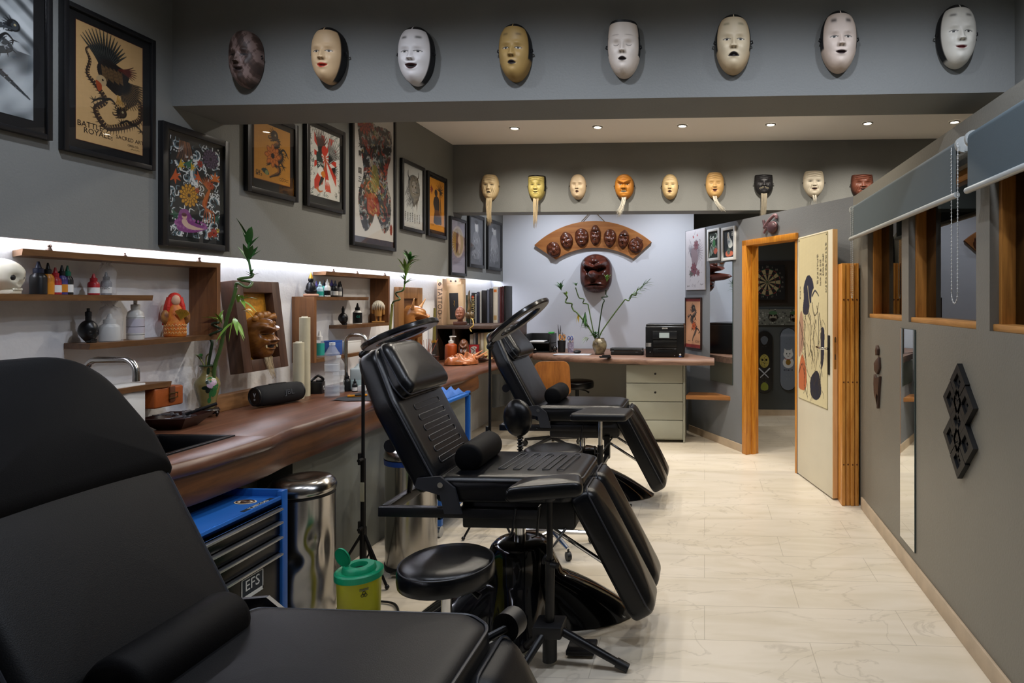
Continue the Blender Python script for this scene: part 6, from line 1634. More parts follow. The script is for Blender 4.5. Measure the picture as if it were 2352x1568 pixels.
stalk_m = mat('bamboo_green', '#415a2a', rough=.4, var=.25, vscale=14); stalk_d = mat('bamboo_dark_green', '#1a2e16', rough=.4, var=.2, vscale=14); stalk_b = mat('bamboo_olive', '#7a7c40', rough=.45, var=.2, vscale=14)
leaf_d = mat('leaf_dark', '#2a5c26', rough=.4); leaf_l = mat('leaf_light', '#749c3c', rough=.45); leaf_y = mat('leaf_yellow', '#b8a030', rough=.5)
def spiral(c, r, pitch, turns, n, a0=0, axis=(0, 0, 1)):
    ax = Vector(axis).normalized(); x = ax.orthogonal().normalized(); y = ax.cross(x)
    return [Vector(c)+x*r*math.cos(a0+2*PI*turns*i/n)+y*r*math.sin(a0+2*PI*turns*i/n)+ax*pitch*turns*i/n for i in range(n+1)]
def stalk(parent, pts, r, m, name='stalk', smooth=True):
    P = catmull(pts, 8) if smooth else pts
    rad = [r*(1+.10*(1 if i % 9 == 0 else 0)) for i in range(len(P))]
    return MB().tube(P, rad, 9).build(name, m, parent, 180)
def bunch(parent, p, n, L, w, m, spread=.9, updir=(0, 0, 1), seed=1, droop=.3, name='leaf'):
    r = random.Random(seed); U = Vector(updir).normalized(); o = []
    for k in range(n):
        a = 2*PI*k/n+r.uniform(-.4, .4); s = spread*r.uniform(.6, 1.2); x = U.orthogonal().normalized(); y = U.cross(x)
        d = U+(x*math.cos(a)+y*math.sin(a))*s; q = Vector(p)+U*L*.22*r.uniform(-1, 1)
        o.append(MB().leaf(q, d, L*r.uniform(.7, 1.1), w, droop).build(name, m, parent, 180))
    return o
def at_Y(u, v, p):
    """point seen at pixel (u,v) in the vertical plane Y = p.y + small lean, returned relative to p"""
    q = on_y(u, v, p.y); return q-Vector(p)
pb = pv+Vector((0, 0, .262)); t = thing('lucky_bamboo', 'tall spiral lucky bamboo standing in the mustard vase', 'plant', pb)
A = lambda u, v, dy=0: at_Y(u, v, pb)+Vector((0, dy, 0))
stalk(t, [A(490, 868, 0)-Vector((0, 0, .10)), A(493, 843), A(506, 800), A(521, 733), A(536, 685), A(542, 660)], .0085, stalk_m)
stalk(t, [A(540, 660), A(546, 650), A(575, 660, -.02), A(572, 648, .02), A(547, 643, .02), A(556, 640, -.02), A(576, 636, 0), A(578, 628, .01)], .007, stalk_m, 'spiral_stem')
stalk(t, [A(481, 868, -.015)-Vector((0, 0, .10)), A(484, 841, -.015), A(491, 806, -.02), A(494, 786, -.02), A(488, 773, -.02), A(500, 766, -.04), A(514, 757, -.02), A(498, 752, .01), A(494, 744, -.02), A(512, 740, -.03)], .0065, stalk_d)
stalk(t, [A(578, 632), A(572, 600), A(571, 575), A(572, 545)], .005, leaf_d, 'shoot')
bunch(t, A(571, 560), 6, .13, .034, leaf_d, .55, (.05, 0, 1), 2, .1); bunch(t, A(571, 598), 5, .11, .03, leaf_d, .7, (.1, 0, 1), 6, .1); bunch(t, A(577, 632), 5, .05, .012, leaf_d, .9, (0, 0, 1), 8)
bunch(t, A(552, 690), 6, .09, .02, leaf_l, 1.1, (.5, -.2, .3), 3, .4); bunch(t, A(538, 735), 5, .10, .022, leaf_l, .9, (.2, -.3, -.4), 5, .5); bunch(t, A(505, 735), 5, .10, .016, leaf_l, .8, (-.5, 0, .9), 12, .3); bunch(t, A(556, 712), 3, .07, .016, leaf_y, .5, (1, 0, .1), 4, .5)
for pts in ([A(478, 868), A(470, 845), A(464, 830), A(452, 815)], [A(481, 868), A(474, 840), A(474, 820), A(480, 812)], [A(483, 868), A(488, 850), A(492, 842)], [A(476, 868), A(464, 862), A(462, 850)]):
    stalk(t, [pts[0]-Vector((0, 0, .06))]+pts, .003, stalk_b, 'sprout')
bunch(t, A(462, 822), 3, .045, .018, leaf_d, .8, (-.4, 0, .6), 15); bunch(t, A(479, 858), 7, .04, .010, leaf_d, .9, (0, 0, 1), 16)
# second stalk behind the middle chair
pb = on_z(878, 880, .90); pb.x = -2.40; pb = at_x(880, -2.42, .90); t = thing('lucky_bamboo', 'single curled lucky bamboo stalk behind the middle chair head', 'plant', pb)
A = lambda u, v, dy=0: at_Y(u, v, pb)+Vector((0, dy, 0))
MB().lathe([(.035, 0), (.04, .01), (.035, .12), (.03, .14)], seg=22).build('glass_holder', mat('holder_grey', '#4a4d50', rough=.2), t, 50)
stalk(t, [Vector((0, 0, .02)), A(882, 850), A(893, 800), A(897, 745), A(901, 698)], .0095, stalk_b)
stalk(t, [A(901, 698), A(905, 692), A(922, 688, -.03), A(917, 683, 0), A(907, 679, .03), A(910, 672, .0), A(925, 668, -.01), A(928, 662)], .0065, stalk_m, 'spiral_stem')
stalk(t, [A(928, 664), A(931, 640), A(936, 615), A(940, 600)], .005, leaf_l, 'shoot')
bunch(t, A(938, 606), 10, .15, .028, leaf_d, .9, (.3, 0, 1), 22, .35); bunch(t, A(932, 628), 10, .16, .026, leaf_l, .55, (.0, 0, 1), 23, .2); bunch(t, A(930, 648), 7, .11, .014, leaf_d, 1.0, (.1, 0, .8), 24, .3)
# demon mask in a deep tilted frame
yc = (on_x(543, 740, -2.5).y+on_x(642, 740, -2.5).y)/2
t = thing('framed_mask', 'deep dark wooden frame with carved demon mask above the black speaker', 'framed mask', (-2.49, yc, 1.355), PI/2, rot=(math.radians(-7)*-1*-1, 0, PI/2))
W, H, D = .36, .50, .07; fw = wood('deep_frame_wood', '#3a251b', '#573a2a', axis=2, rough=.45, ring=14)
mb = MB(); w2, h2, b = W/2, H/2, .065
mb.box((-w2, -.01, -h2), (-w2+b, D, h2), .003).box((w2-b, -.01, -h2), (w2, D, h2), .003).box((-w2+b, -.01, h2-b), (w2-b, D, h2), .003).box((-w2+b, -.01, -h2), (w2-b, D, -h2+b), .003).build('frame', fw, t)
MB().box((-w2+b, D-.03, -h2+b), (w2-b, D-.01, h2-b)).build('backing_panel', mat('gold_panel', '#c08428', rough=.4, var=.2, vscale=70), t)
dm = dict(skin='#6e431c', shade='#4a2a0e', shade_a=.5, brow_v=.35, bulge=.3, nose=.30, nose_w=.22, mouth_open=.07, mouth_w=.4, smile=.8, cheek=.3, lips=.18, relief=1.0, eye_open=.02, eye='#3a220c', chin=.2, patch='#a2682a', patch_a=.35, patch2='#5c3814', mouth='#20110a')
f = face('demon_face', t, .088, .125, .085, dm, mask_shiny, M=Matrix.Translation((.0, D-.04, -.07)))
mb = MB()
for (x, z, r) in ((.02, .10, .03), (.05, .105, .025), (-.02, .10, .028), (-.05, .09, .02), (.085, .085, .018), (.095, .06, .012)): mb.sph((x, -.01, z-.01), (r, r*.8, r), 12)
mb.tube([(.0, -.03, .07), (.05, -.04, .085), (.09, -.02, .08), (.098, -.01, .10)], .014, 8).build('curled_hair', mat('carved_amber', '#8f5c24', rough=.35), f, 180, Matrix.Translation((0, 0, -.04)))
for sx in (-1, 1): MB().cyl((sx*.04, -.045, -.055), (sx*.042, -.05, -.09), .007, .003, 8).build('tusk', mat('tusk_ivory', '#cbb88a', rough=.4), f, 35, Matrix.Translation((0, 0, -.04)))
strands('beard', t, (.0, -.015, -.18), 40, .135, .06, hair_pale, (.03, 0), seed=5, rad=.0009, lift=-.0)
# smaller wooden frame with horned mask
y0, y1 = on_x(917, 720, -2.6).y, on_x(972, 720, -2.6).y
t = thing('framed_mask', 'small oak frame with carved horned demon mask by the bookcase', 'framed mask', (-2.645, (y0+y1)/2, 1.30), PI/2)
W, H, D = (y1-y0), .62, .04; fo = wood('oak_frame', '#6f4a28', '#936a3e', axis=2, rough=.45, ring=14)
mb = MB(); w2, h2, b = W/2, H/2, .10
mb.box((-w2, -D, -h2), (-w2+b, 0, h2), .004).box((w2-b, -D, -h2), (w2, 0, h2), .004).box((-w2+b, -D, h2-b), (w2-b, 0, h2), .004).box((-w2+b, -D, -h2), (w2-b, 0, -h2+b), .004).build('frame', fo, t)
MB().box((-w2+b, -.015, -h2+b), (w2-b, -.002, h2-b)).build('backing_panel', mat('brown_panel', '#5a3a1e', rough=.5), t)
dm2 = dict(dm); dm2.update(skin='#a06a38', shade='#5a3416', patch='#b57e48', mouth_open=.10, mouth_w=.42, chin=.3)
f = face('demon_face', t, .12, .155, .12, dm2, mask_shiny, M=Matrix.Translation((.01, -.02, .0)))
for sx in (-1, 1): MB().tube(catmull([(sx*.06, -.08, .12), (sx*.09, -.10, .16), (sx*.11, -.12, .21)], 5), [.016*(1-k/11) +.002 for k in range(11)], 8).build('horn', mat('horn_tan', '#b98a58', rough=.4), f, 180)
# pouch under the shelf, tray with tools, film carton, spray bottle, caps
t = thing('leather_pouch', 'tan leather pouch with buckle strap hanging under the shelf end', 'pouch', (-2.565, 2.83, 1.0)); tan = mat('tan_leather', '#9a4c1c', rough=.4, bump=.1, bscale=300)
MB().box((-.06, -.075, 0), (.06, .085, .092), .008, 3).build('body', tan, t); MB().box((.060, -.0, .02), (.068, .03, .092), .003).build('strap', mat('strap_brown', '#5a3018', rough=.5), t); MB().tube([(.071, -.008, .04), (.071, .038, .04), (.071, .038, .062), (.071, -.008, .062)], .003, 6, close=True).build('buckle', mat('brass_dark', '#6f5a34', rough=.35, metal=.8), t)
pt0 = on_z(405, 985, .90)
t = thing('tray', 'dark red lacquered square tray bowl on the counter', 'tray', (pt0.x-.03, pt0.y+.04, .90), .12); lac = mat('lacquer_brown', '#2c1512', rough=.3)
mb = MB(); bm = mb.bm; rg = []
for (s, z) in ((.055, 0), (.105, .055), (.105, .058), (.1, .058), (.05, .006)): rg.append([bm.verts.new((sx*s, sy*s, z)) for sx, sy in ((-1, -1), (1, -1), (1, 1), (-1, 1))])
for a, b in zip(rg, rg[1:]):
    for k in range(4): bm.faces.new((a[k], a[(k+1) % 4], b[(k+1) % 4], b[k]))
bm.faces.new(list(reversed(rg[0]))); bm.faces.new(rg[-1]); mb.build('bowl', lac, t, 20)
silver = mat('silver_tool', '#a8a8b0', rough=.3, metal=.9); r_ = random.Random(5); base = Vector(t.location)
for k in range(7):
    a = r_.uniform(0, 6); q = base+Vector((r_.uniform(-.03, .04), r_.uniform(-.04, .03), .032+.006*k)); tt = thing('clamp_tool', 'small silver clamp tool heaped in the tray bowl', 'tool', q, a, 'silver clamps in the tray')
    mb = MB().box((-.028, -.004, 0), (.028, .004, .007), .001)
    mb.box((.02, -.004, 0), (.028, .022, .007), .001).cyl((-.02, 0, -.002), (-.02, 0, .012), .006, .006, 12).build('jaw', silver, tt); MB().cyl((.024, .018, .0035), (.05, .018, .0035), .0025, .0025, 8).build('screw', silver, tt)
o = MB().cyl((0, 0, 0), (.11, .075, .045), .007, .008, 10).build('black_pen', black_m, None); o.location = base+Vector((.0, .03, .05)); tag(o, 'black pen leaning out of the tray bowl', 'pen')
pq = at_x(262, -2.57, .90); t = carton('white carton printed with film lettering behind the front chair', pq, .10, .20, .225, wht, 0, name='film_box')
text('label_text', 'AFTERCARE TATTOO FILM', .020, blk, t, (.0512, .0, .20), (PI/2, 0, PI/2), .0003)
t = thing('spray_bottle', 'spray bottle with black trigger at the left picture edge', 'bottle', at_x(8, -2.55, .90), .4)
MB().lathe([(.04, 0), (.042, .01), (.042, .13), (.03, .17), (.016, .20), (.016, .23)], seg=24).build('body', pm('milk', '#c2c6c8'), t, 40); MB().lathe([(.018, .225), (.018, .25), (.012, .26)], seg=16).box((-.012, -.045, .262), (.012, .035, .295), .005).box((-.007, -.05, .20), (.007, -.034, .265), .004).cyl((0, -.045, .28), (0, -.075, .28), .011, .011, 12).build('trigger_head', black_m, t, 40)
bottle('bottle with flat green cap behind the front chair headrest', at_x(68, -2.56, .90), .033, .262, wht, grp, None, cone=.16, neck=.45, name='bottle', capname='cap')
bottle('bottle with white cap right of the green capped one', at_x(110, -2.56, .90), .030, .258, wht, wht, None, cone=.15, neck=.5, name='bottle', capname='cap')
# ---- corner bookcase contents
def book(label, x, y, z, th, d, h, cover, rz=0, lean=0, name='book', group=None, page=True):
    t = thing(name, label, 'book', (x, y, z), rz, group, rot=(0, lean, rz))
    MB().box((0, 0, 0), (th, d, h), .0015).build('cover', cover, t)
    if page: MB().box((.003, .004, h-.001), (th-.003, d-.002, h+.0006)).build('pages', mat('page_white', '#d6d0c2', rough=.9), t)
    return t
ZK = .90+.35
bcol = lambda n, c: mat('cover_'+n, c, rough=.45)
p0 = on_y(1003.5, 745, 6.06); p1 = on_y(1016.5, 745, 6.06)
t = book('tall cream book with tattoo lettering on its spine in the corner', p0.x, 6.06, ZK, p1.x-p0.x, .10, .455, bcol('cream', '#b99a7c'), name='book')
text('spine_text', 'TATTOO', .064, mat('spine_ink', '#2a1c16', rough=.6), t, ((p1.x-p0.x)/2, -.0006, .235), (PI/2, PI/2, 0), .0004)
text('spine_text', '・GLR・', .035, mat('spine_ink'), t, ((p1.x-p0.x)/2, -.0006, .09), (PI/2, PI/2, 0), .0004)
MB().tube([((p1.x-p0.x)/2+.018*math.cos(a)*(1-.1*k), -.0008, .40+.022*math.sin(a)*(1-.1*k)) for k, a in enumerate([2*PI*i/9*1.3 for i in range(9)])], .004, 5).build('spine_emblem', mat('spine_ink'), t)
p2 = on_y(1019, 745, 6.30); t = book('light cardboard case behind the cream tattoo book', p2.x, 6.36, ZK, .16, .12, .47, bcol('card', '#a98a68'))
for k in range(2): MB().cyl((.05+.05*k, -.001, .44), (.05+.05*k, .0, .44), .010, .010, 12).build('printed_mark', mat('spine_ink'), t)
p3 = on_y(1021, 745, 6.18); t = book('beige box file with large black label leaning in the corner', p3.x, 6.18, ZK, .185, .06, .40, bcol('beige', '#c0a684'), .18, -.03)
MB().box((.055, -.0012, .05), (.140, .0, .315)).build('black_label', bcol('blk', '#121214'), t); MB().tube([(.098, -.0014, .24), (.104, -.0014, .215), (.094, -.0014, .20)], .0018, 4).tube([(.106, -.0014, .235), (.098, -.0014, .205), (.104, -.0014, .18)], .0018, 4).build('gold_brush_mark', gold, t); MB().box((.145, -.001, .10), (.175, 0, .18)).build('white_label', bcol('lbl', '#c9c9c4'), t)
xs = on_y(1072, 745, 6.62).x; r_ = random.Random(3); x = xs; GB = 'books and magazines standing on the bookcase'
specs = [('dark green', '#2c3a30', .028, .30), ('grey', '#85878a', .016, .30), ('black', '#17171b', .03, .325), ('silver', '#9ea2a8', .012, .31), ('navy', '#23263a', .026, .335), ('white', '#bfc2c6', .014, .345), ('black', '#141418', .05, .35), ('blue grey', '#5d6478', .02, .36), ('charcoal', '#2a2a30', .034, .37), ('pale', '#c8c4ba', .045, .39), ('grey violet', '#6d6876', .014, .385), ('dark red', '#4a2024', .014, .39), ('wine', '#3a1c22', .02, .395), ('black', '#161618', .022, .40)]
nth = ['first', 'second', 'third', 'fourth', 'fifth', 'sixth', 'seventh', 'eighth', 'ninth', 'tenth', 'eleventh', 'twelfth', 'thirteenth', 'last']
for i, (n, c, th, h) in enumerate(specs):
    lean = 0
    t = book('%s book standing %s from the left in the bookcase-top row' % (n, nth[i]), x, 6.60+.012*i, ZK, th, .22, h, bcol('row%d' % i, c), 0, lean, group=GB)
    if i == 2: text('spine_text', 'HORIYOSHI', .045, bcol('spine_cream', '#d8c890'), t, (th/2, -.0006, .16), (PI/2, PI/2, 0), .0004); MB().box((.004, -.0008, .262), (th-.004, 0, .29)).build('spine_patch', bcol('red', '#a82a22'), t)
    if i == 9: MB().box((.006, -.0008, .33), (th-.006, 0, .36)).build('spine_patch', bcol('orange', '#c8712a'), t); MB().box((.006, -.0008, .03), (th-.006, 0, .08)).build('spine_patch', bcol('tanp', '#a08458'), t)
    x += th+.003
x = on_y(1080, 830, 6.16).x
for i, (n, c, th, h) in enumerate((('cream', '#c2b8a4', .03, .255), ('grey', '#8c8a86', .022, .27), ('black', '#1c1c1e', .018, .27), ('tan', '#a08a68', .022, .265), ('ivory', '#c9c2ae', .03, .27), ('pale yellow', '#c8be8e', .024, .272))):
    book('%s book, %s from the left inside the bookcase' % (n, nth[i]), x, 6.15, .9, th, .2, h, bcol('low%d' % i, c), group='books inside the bookcase'); x += th+.004
c = Canvas(50, 1.25, '#b02a28'); c.blob([(.3, .3), (.5, .15), (.8, .2), (.7, .5), (.85, .9), (.5, 1.1), (.25, .9), (.35, .6)], '#d8d4cc'); c.stroke([(.35, .3), (.6, .5), (.4, .8), (.7, 1.0)], .06, '#1a1414', .03); c.stroke([(.6, .25), (.75, .4)], .05, '#1a1414', .02)
picture('small red print with white figure standing against the books', on_y(1087, 790, 6.105)+Vector((0, 0, -.0)), 0, .13, .165, c, .004, 0, .012, 'red_card', glass=False)
bpy.context.view_layer.update()
o = [q for q in COL.objects if q.get('label', '').startswith('small red print')][0]; o.location.z = .9+.0825
# objects on the counter end
t = thing('soap_bottle', 'amber soap bottle with white pump at the bookcase', 'bottle', on_y(1036, 830, 5.95)); t.location.z = .9; amb = mat('amber_soap', '#a3481a', rough=.3, trans=.2)
MB().lathe([(.056, 0), (.058, .006), (.056, .16), (.048, .172), (.022, .182)], seg=28).build('body', amb, t, 40); MB().lathe([(.024, .178), (.024, .205), (.01, .21), (.01, .235), (.016, .24), (.016, .25)], seg=18).box((-.007, -.012, .24), (.05, .006, .252), .003).build('pump', wht, t, 40)
carve = mat('dark_carving', '#3c2418', rough=.35, bump=.5, bscale=60)
t = thing('head_carving', 'dark carved wooden head beside the amber soap bottle', 'carving', on_y(1065, 830, 5.97), .3); t.location.z = .9
face('face', t, .05, .11, .05, dict(dm, skin='#5a3420', shade='#24120a', patch='#7a4a2c'), mask_shiny, nx=41, nz=49, M=Matrix.Translation((0, -.01, .112))); MB().sph((0, .02, .11), (.048, .035, .105), 18).build('back', carve, t, 180)
t = thing('bust', 'small reddish bust on a block in front of the books', 'carving', on_y(1057, 745, 6.085), .2); t.location.z = ZK; rst = mat('red_stone', '#7a4a3a', rough=.5)
MB().box((-.06, -.04, 0), (.06, .04, .035), .004).build('plinth', mat('plinth_brown', '#4a2c20', rough=.4), t); face('face', t, .045, .065, .045, dict(skin='#8a5844', shade='#4a2a20', wrinkle=.8, eye_open=0), mask_shiny, nx=41, nz=49, M=Matrix.Translation((0, -.01, .11))); MB().sph((0, .01, .115), (.046, .04, .066), 16).lathe([(.03, .03), (.024, .05), (.03, .07)], seg=14).build('back_of_head', rst, t, 180)
t = thing('horn_ornament', 'dark twisted horn ornament in front of the standing books', 'ornament', on_y(1079, 740, 6.06)); t.location.z = ZK; 
MB().tube(catmull([(.03, 0, .10), (0, 0, .085), (-.01, 0, .12), (0, 0, .19), (-.01, 0, .26), (-.005, 0, .34)], 6), [.026*(1-k/31)**.6+.002 for k in range(31)], 10).build('horn', mat('horn_black', '#241c16', rough=.25, col2='#6a5636', vscale=30), t, 180); MB().sph((.0, 0, .10), (.045, .03, .04), 14).build('shell', mat('horn_black'), t, 180); MB().cyl((0, 0, .0), (0, 0, .075), .006, .006, 8).cyl((0, 0, 0), (0, 0, .008), .03, .03, 18).build('stand', dwood, t)
MB().tube(catmull([(.02, -.02, .07), (.05, -.05, .05), (.06, -.072, 0), (.03, -.072, -.03), (.045, -.072, -.06)], 6), .006, 6).build('gold_cord', mat('gold_cord', '#b0934e', rough=.6), t, 180)
t = thing('small_chest', 'small dark wooden chest with a metal dish on the counter end', 'box', on_z(992, 838, .90), .15); MB().box((-.05, -.035, 0), (.05, .035, .07), .004).build('body', mat('chest_wood', '#3c2116', rough=.4), t); MB().box((-.056, -.04, .07), (.056, .04, .08), .003).build('lid', mat('chest_wood'), t); MB().lathe([(.012, .08), (.03, .086), (.033, .095), (.028, .096), (.001, .09)], seg=20).build('dish', silver, t, 50)
t = thing('short_sword', 'short bamboo sword standing upright beside the small frame', 'stick', (-2.585, 5.92, .90)); MB().cyl((0, 0, 0), (0, 0, .20), .022, .02, 12).build('dark_grip', mat('grip_dark', '#2a2624', rough=.5), t); MB().cyl((0, 0, .20), (.005, 0, .52), .016, .011, 12).build('bamboo_sheath', mat('sheath_olive', '#6f6632', rough=.4), t); MB().cyl((0, 0, .19), (0, 0, .21), .024, .024, 12).build('collar', gold, t)
t = thing('reed_diffuser', 'reed diffuser with red sticks in front of the small oak frame', 'diffuser', (-2.52, 5.60, .90)); MB().lathe([(.03, 0), (.032, .005), (.032, .05), (.014, .065), (.013, .085)], seg=20).build('flask', mat('diffuser_glass', '#9aa0a4', rough=.1, trans=.5), t, 40)
r_ = random.Random(4)
for k in range(9): MB().cyl((0, 0, .02), (r_.uniform(-.03, .09), (-.11+.025*k)+r_.uniform(-.01, .01), .24), .0018, .0018, 6).build('reed', mat('reed_red', '#9a4a34', rough=.6), t)
# carved mask lying on the counter, dried leaves behind
pm_ = on_z(1058, 838, .90)
t = thing('carved_mask', 'orange carved horned mask lying face up on the counter end', 'mask', (pm_.x, pm_.y+.02, .905), 0)
R_ = Matrix.Translation((0, 0, .004)) @ Matrix.Rotation(-.9, 4, 'Z') @ Matrix.Rotation(-PI/2, 4, 'X')
face('face', t, .10, .155, .075, dict(dm, skin='#a8643a', shade='#7a3c1c', patch='#bd7c50', eye_open=.02, mouth='#3a1a10', rim=.02), mask_shiny, M=R_)
for sx in (-1, 1): MB().tube([R_ @ Vector(p) for p in catmull([(sx*.05, -.05, .12), (sx*.07, -.08, .17), (sx*.065, -.11, .22)], 5)], [.014*(1-k/11)+.002 for k in range(11)], 8).build('horn', mat('horn_orange', '#b4744a', rough=.4), t, 180)
for sx in (-1, 1): MB().sph(R_ @ Vector((sx*.10, -.01, -.0)), (.02, .03, .012), 10).build('ear', mat('horn_orange'), t, 180)
t = thing('dried_leaves', 'curled dried orange leaves and dark husks behind the carved mask', 'dried leaves', on_z(1118, 832, .90)+Vector((.0, .06, 0)))
r_ = random.Random(9)
for k in range(12):
    m_ = [mat('dry_orange', '#a85c22', rough=.6), mat('dry_brown', '#4a2e1e', rough=.7), mat('dry_tan', '#9c7444', rough=.7)][k % 3]
    a = r_.uniform(0, 6.3); MB().leaf((.05*math.cos(a), .05*math.sin(a), .02+.01*(k % 4)), (math.cos(a), math.sin(a), .25+.5*r_.random()), .12, .06, .35).build('leaf', m_, t, 180)
MB().sph((-.05, -.03, .022), (.06, .03, .02), 12).build('husk', mat('dry_brown'), t, 180)
# dark bag sheet hanging at the counter corner
g = MB(); bm = g.bm; rows = []
for i in range(11):
    rows.append([bm.verts.new((.02*math.sin(i*1.1)+.006*math.sin(j*2+i), -.13+.26*i/10-.03*j/9*(i/10), -.30*j/9+.0)) for j in range(10)])
for i in range(10):
    for j in range(9): bm.faces.new((rows[i][j], rows[i+1][j], rows[i+1][j+1], rows[i][j+1]))
o = g.build('hanging_bag', mat('dark_bag', '#2c2e2f', rough=.4, alpha=.82), None, 180); o.location = (-1.80, 5.66, .83); o.rotation_euler = (0, 0, -1.0); tag(o, 'dark thin bag sheet hanging at the counter corner', 'bag')
# ================================================================== THINGS ON THE DESK
ZD = .899
def deskp(u, v): return on_z(u, v, ZD)
# letter tray
p = on_y(1242, 812, 7.2); t = thing('letter_tray', 'black two-tier letter tray on the desk corner', 'tray', (p.x, 7.2, ZD)); W = .155
for z in (0, .10): MB().box((-W, -.12, z), (W, .13, z+.012), .003).build('shelf', black_m, t)
for x in (-W, W-.025): MB().box((x, -.13, 0), (x+.025, .13, .21), .006).build('side_panel', black_m, t)
MB().box((-W, .11, 0), (W, .13, .21), .004).build('back_panel', black_m, t)
MB().prism([(-.012, 0), (0, .022), (.012, 0), (0, .006)], 0, .001, Matrix.Translation((-.03, -.121, .03)) @ Matrix.Rotation(PI/2, 4, 'X')).build('white_mark', wht, t)
o = MB().box((-.11, -.10, 0), (.06, .08, .016), .006).build('paper_stack', mat('paper', '#c9c9cc', rough=.8), None); o.location = (p.x, 7.2, ZD+.114); tag(o, 'loose white papers in the upper letter tray', 'paper')
o = MB().box((.0, -.05, 0), (.05, .05, .02), .005).build('green_sponge', mat('green_bit', '#2f8a3c', rough=.7), None); o.location = (p.x+.105, 7.18, ZD+.211); tag(o, 'small green item on the letter tray edge', 'sponge')
# webcam ball, cups, pens
p = on_y(1274, 812, 7.1); t = thing('desk_speaker', 'small black ball on a foot beside the pen cup', 'ornament', (p.x, 7.1, ZD)); MB().lathe([(.026, 0), (.026, .008), (.015, .02)], seg=20).build('foot', black_m, t); MB().sph((0, 0, .045), .03, 20).build('ball', black_g, t, 180)
def cup(label, u, m, r, h, group='pen cups'):
    p = on_y(u, 812, 7.12); t = thing('pen_cup', label, 'cup', (p.x, 7.12, ZD), 0, group)
    MB().lathe([(r*.86, 0), (r, h), (r*.93, h), (r*.8, .006)], seg=28).build('cup', m, t, 40); return t, p
t, pc1 = cup('black mesh pen cup on the desk', 1290, mat('mesh_black', '#101012', rough=.5), .047, .135)
t, pc2 = cup('white cup with purple pattern beside the black pen cup', 1311, mat('purple_pattern', '#b9b4c8', rough=.4, col2='#4a4068', vscale=45), .037, .115)
def stick(name, label, base, tip, r, m, m2=None, grp=None):
    t = thing(name, label, name.replace('_', ' '), base, 0, grp); d = Vector(tip)-Vector(base)
    MB().cyl((0, 0, 0), d*.8, r, r, 8).build('shaft', m, t); MB().cyl(d*.8, d, r*1.2, r*.4, 8).build('tip', m2 or m, t); return t
r_ = random.Random(8)
for i, (dx, h, c) in enumerate(((-.03, .31, '#2a2a2c'), (-.012, .30, '#3a2c20'), (-.02, .25, '#c8a060'), (.008, .22, '#1c1c1e'), (.022, .21, '#a87a3a'), (.03, .20, '#c08a1c'))):
    b = Vector((pc1.x+dx*.5, 7.12, ZD+.008)); stick('brush', ['thin dark brush, tallest in the black cup', 'second tall brush in the black cup', 'tan brush in the black cup', 'black marker in the black cup', 'brown pencil in the black cup', 'yellow pencil in the black cup'][i], b, b+Vector((dx*.9, r_.uniform(-.015, .015), h)), .004, pm('brush%d' % i, c), blk, 'pens in the black cup')
for i, (dx, h, c) in enumerate(((-.018, .20, '#c9a24a'), (-.006, .185, '#b06a3a'), (.014, .19, '#d0b4a0'), (.026, .195, '#b8746a'))):
    b = Vector((pc2.x+dx*.5, 7.12, ZD+.008)); stick('pencil', ['yellow pencil in the patterned cup', 'brown pencil in the patterned cup', 'pale pencil in the patterned cup', 'pink pencil at the right of the patterned cup'][i], b, b+Vector((dx*.8, r_.uniform(-.01, .01), h)), .0035, pm('pencil%d' % i, c), wht, 'pencils in the patterned cup')
def scissors(label, p, m, s):
    t = thing('scissors', label, 'scissors', p)
    for sx in (-1, 1):
        MB().tube([(sx*.016*s+.012*s*math.cos(a), 0, .155+.022*s*math.sin(a)) for a in [2*PI*k/16 for k in range(16)]], .004, 6, close=True).build('handle', m, t, 180)
    MB().box((-.006, -.0015, .0), (.006, .0015, .135), .001).build('blade', steel, t)
scissors('scissors with orange handles standing in the black cup', Vector((pc1.x+.014, 7.085, ZD+.02)), pm('orange', '#d98a14'), 1.3)
scissors('scissors with blue handles standing in the patterned cup', Vector((pc2.x+.0, 7.092, ZD+.01)), pm('blue', '#2a4aa0'), 1.0)
p = deskp(1326, 812); t = thing('mouse', 'black computer mouse behind the drawing sheet', 'mouse', p+Vector((0, 0, .009)), .8); MB().sph((0, 0, .012), (.05, .03, .02), 18).build('body', black_m, t, 180); MB().box((-.02, -.003, .028), (.0, .003, .034), .002).build('wheel', clearish, t)
a, b = deskp(1262, 818), deskp(1352, 818); c_ = (a+b)/2; o = MB().box((-.20, -.10, 0), (.20, .07, .006), .002).build('light_pad', mat('light_pad_white', '#c4c8d2', rough=.25), None); o.location = (c_.x, 6.86, ZD); o.rotation_euler = (0, 0, -.06); tag(o, 'thin white drawing pad lying on the desk front', 'drawing pad')
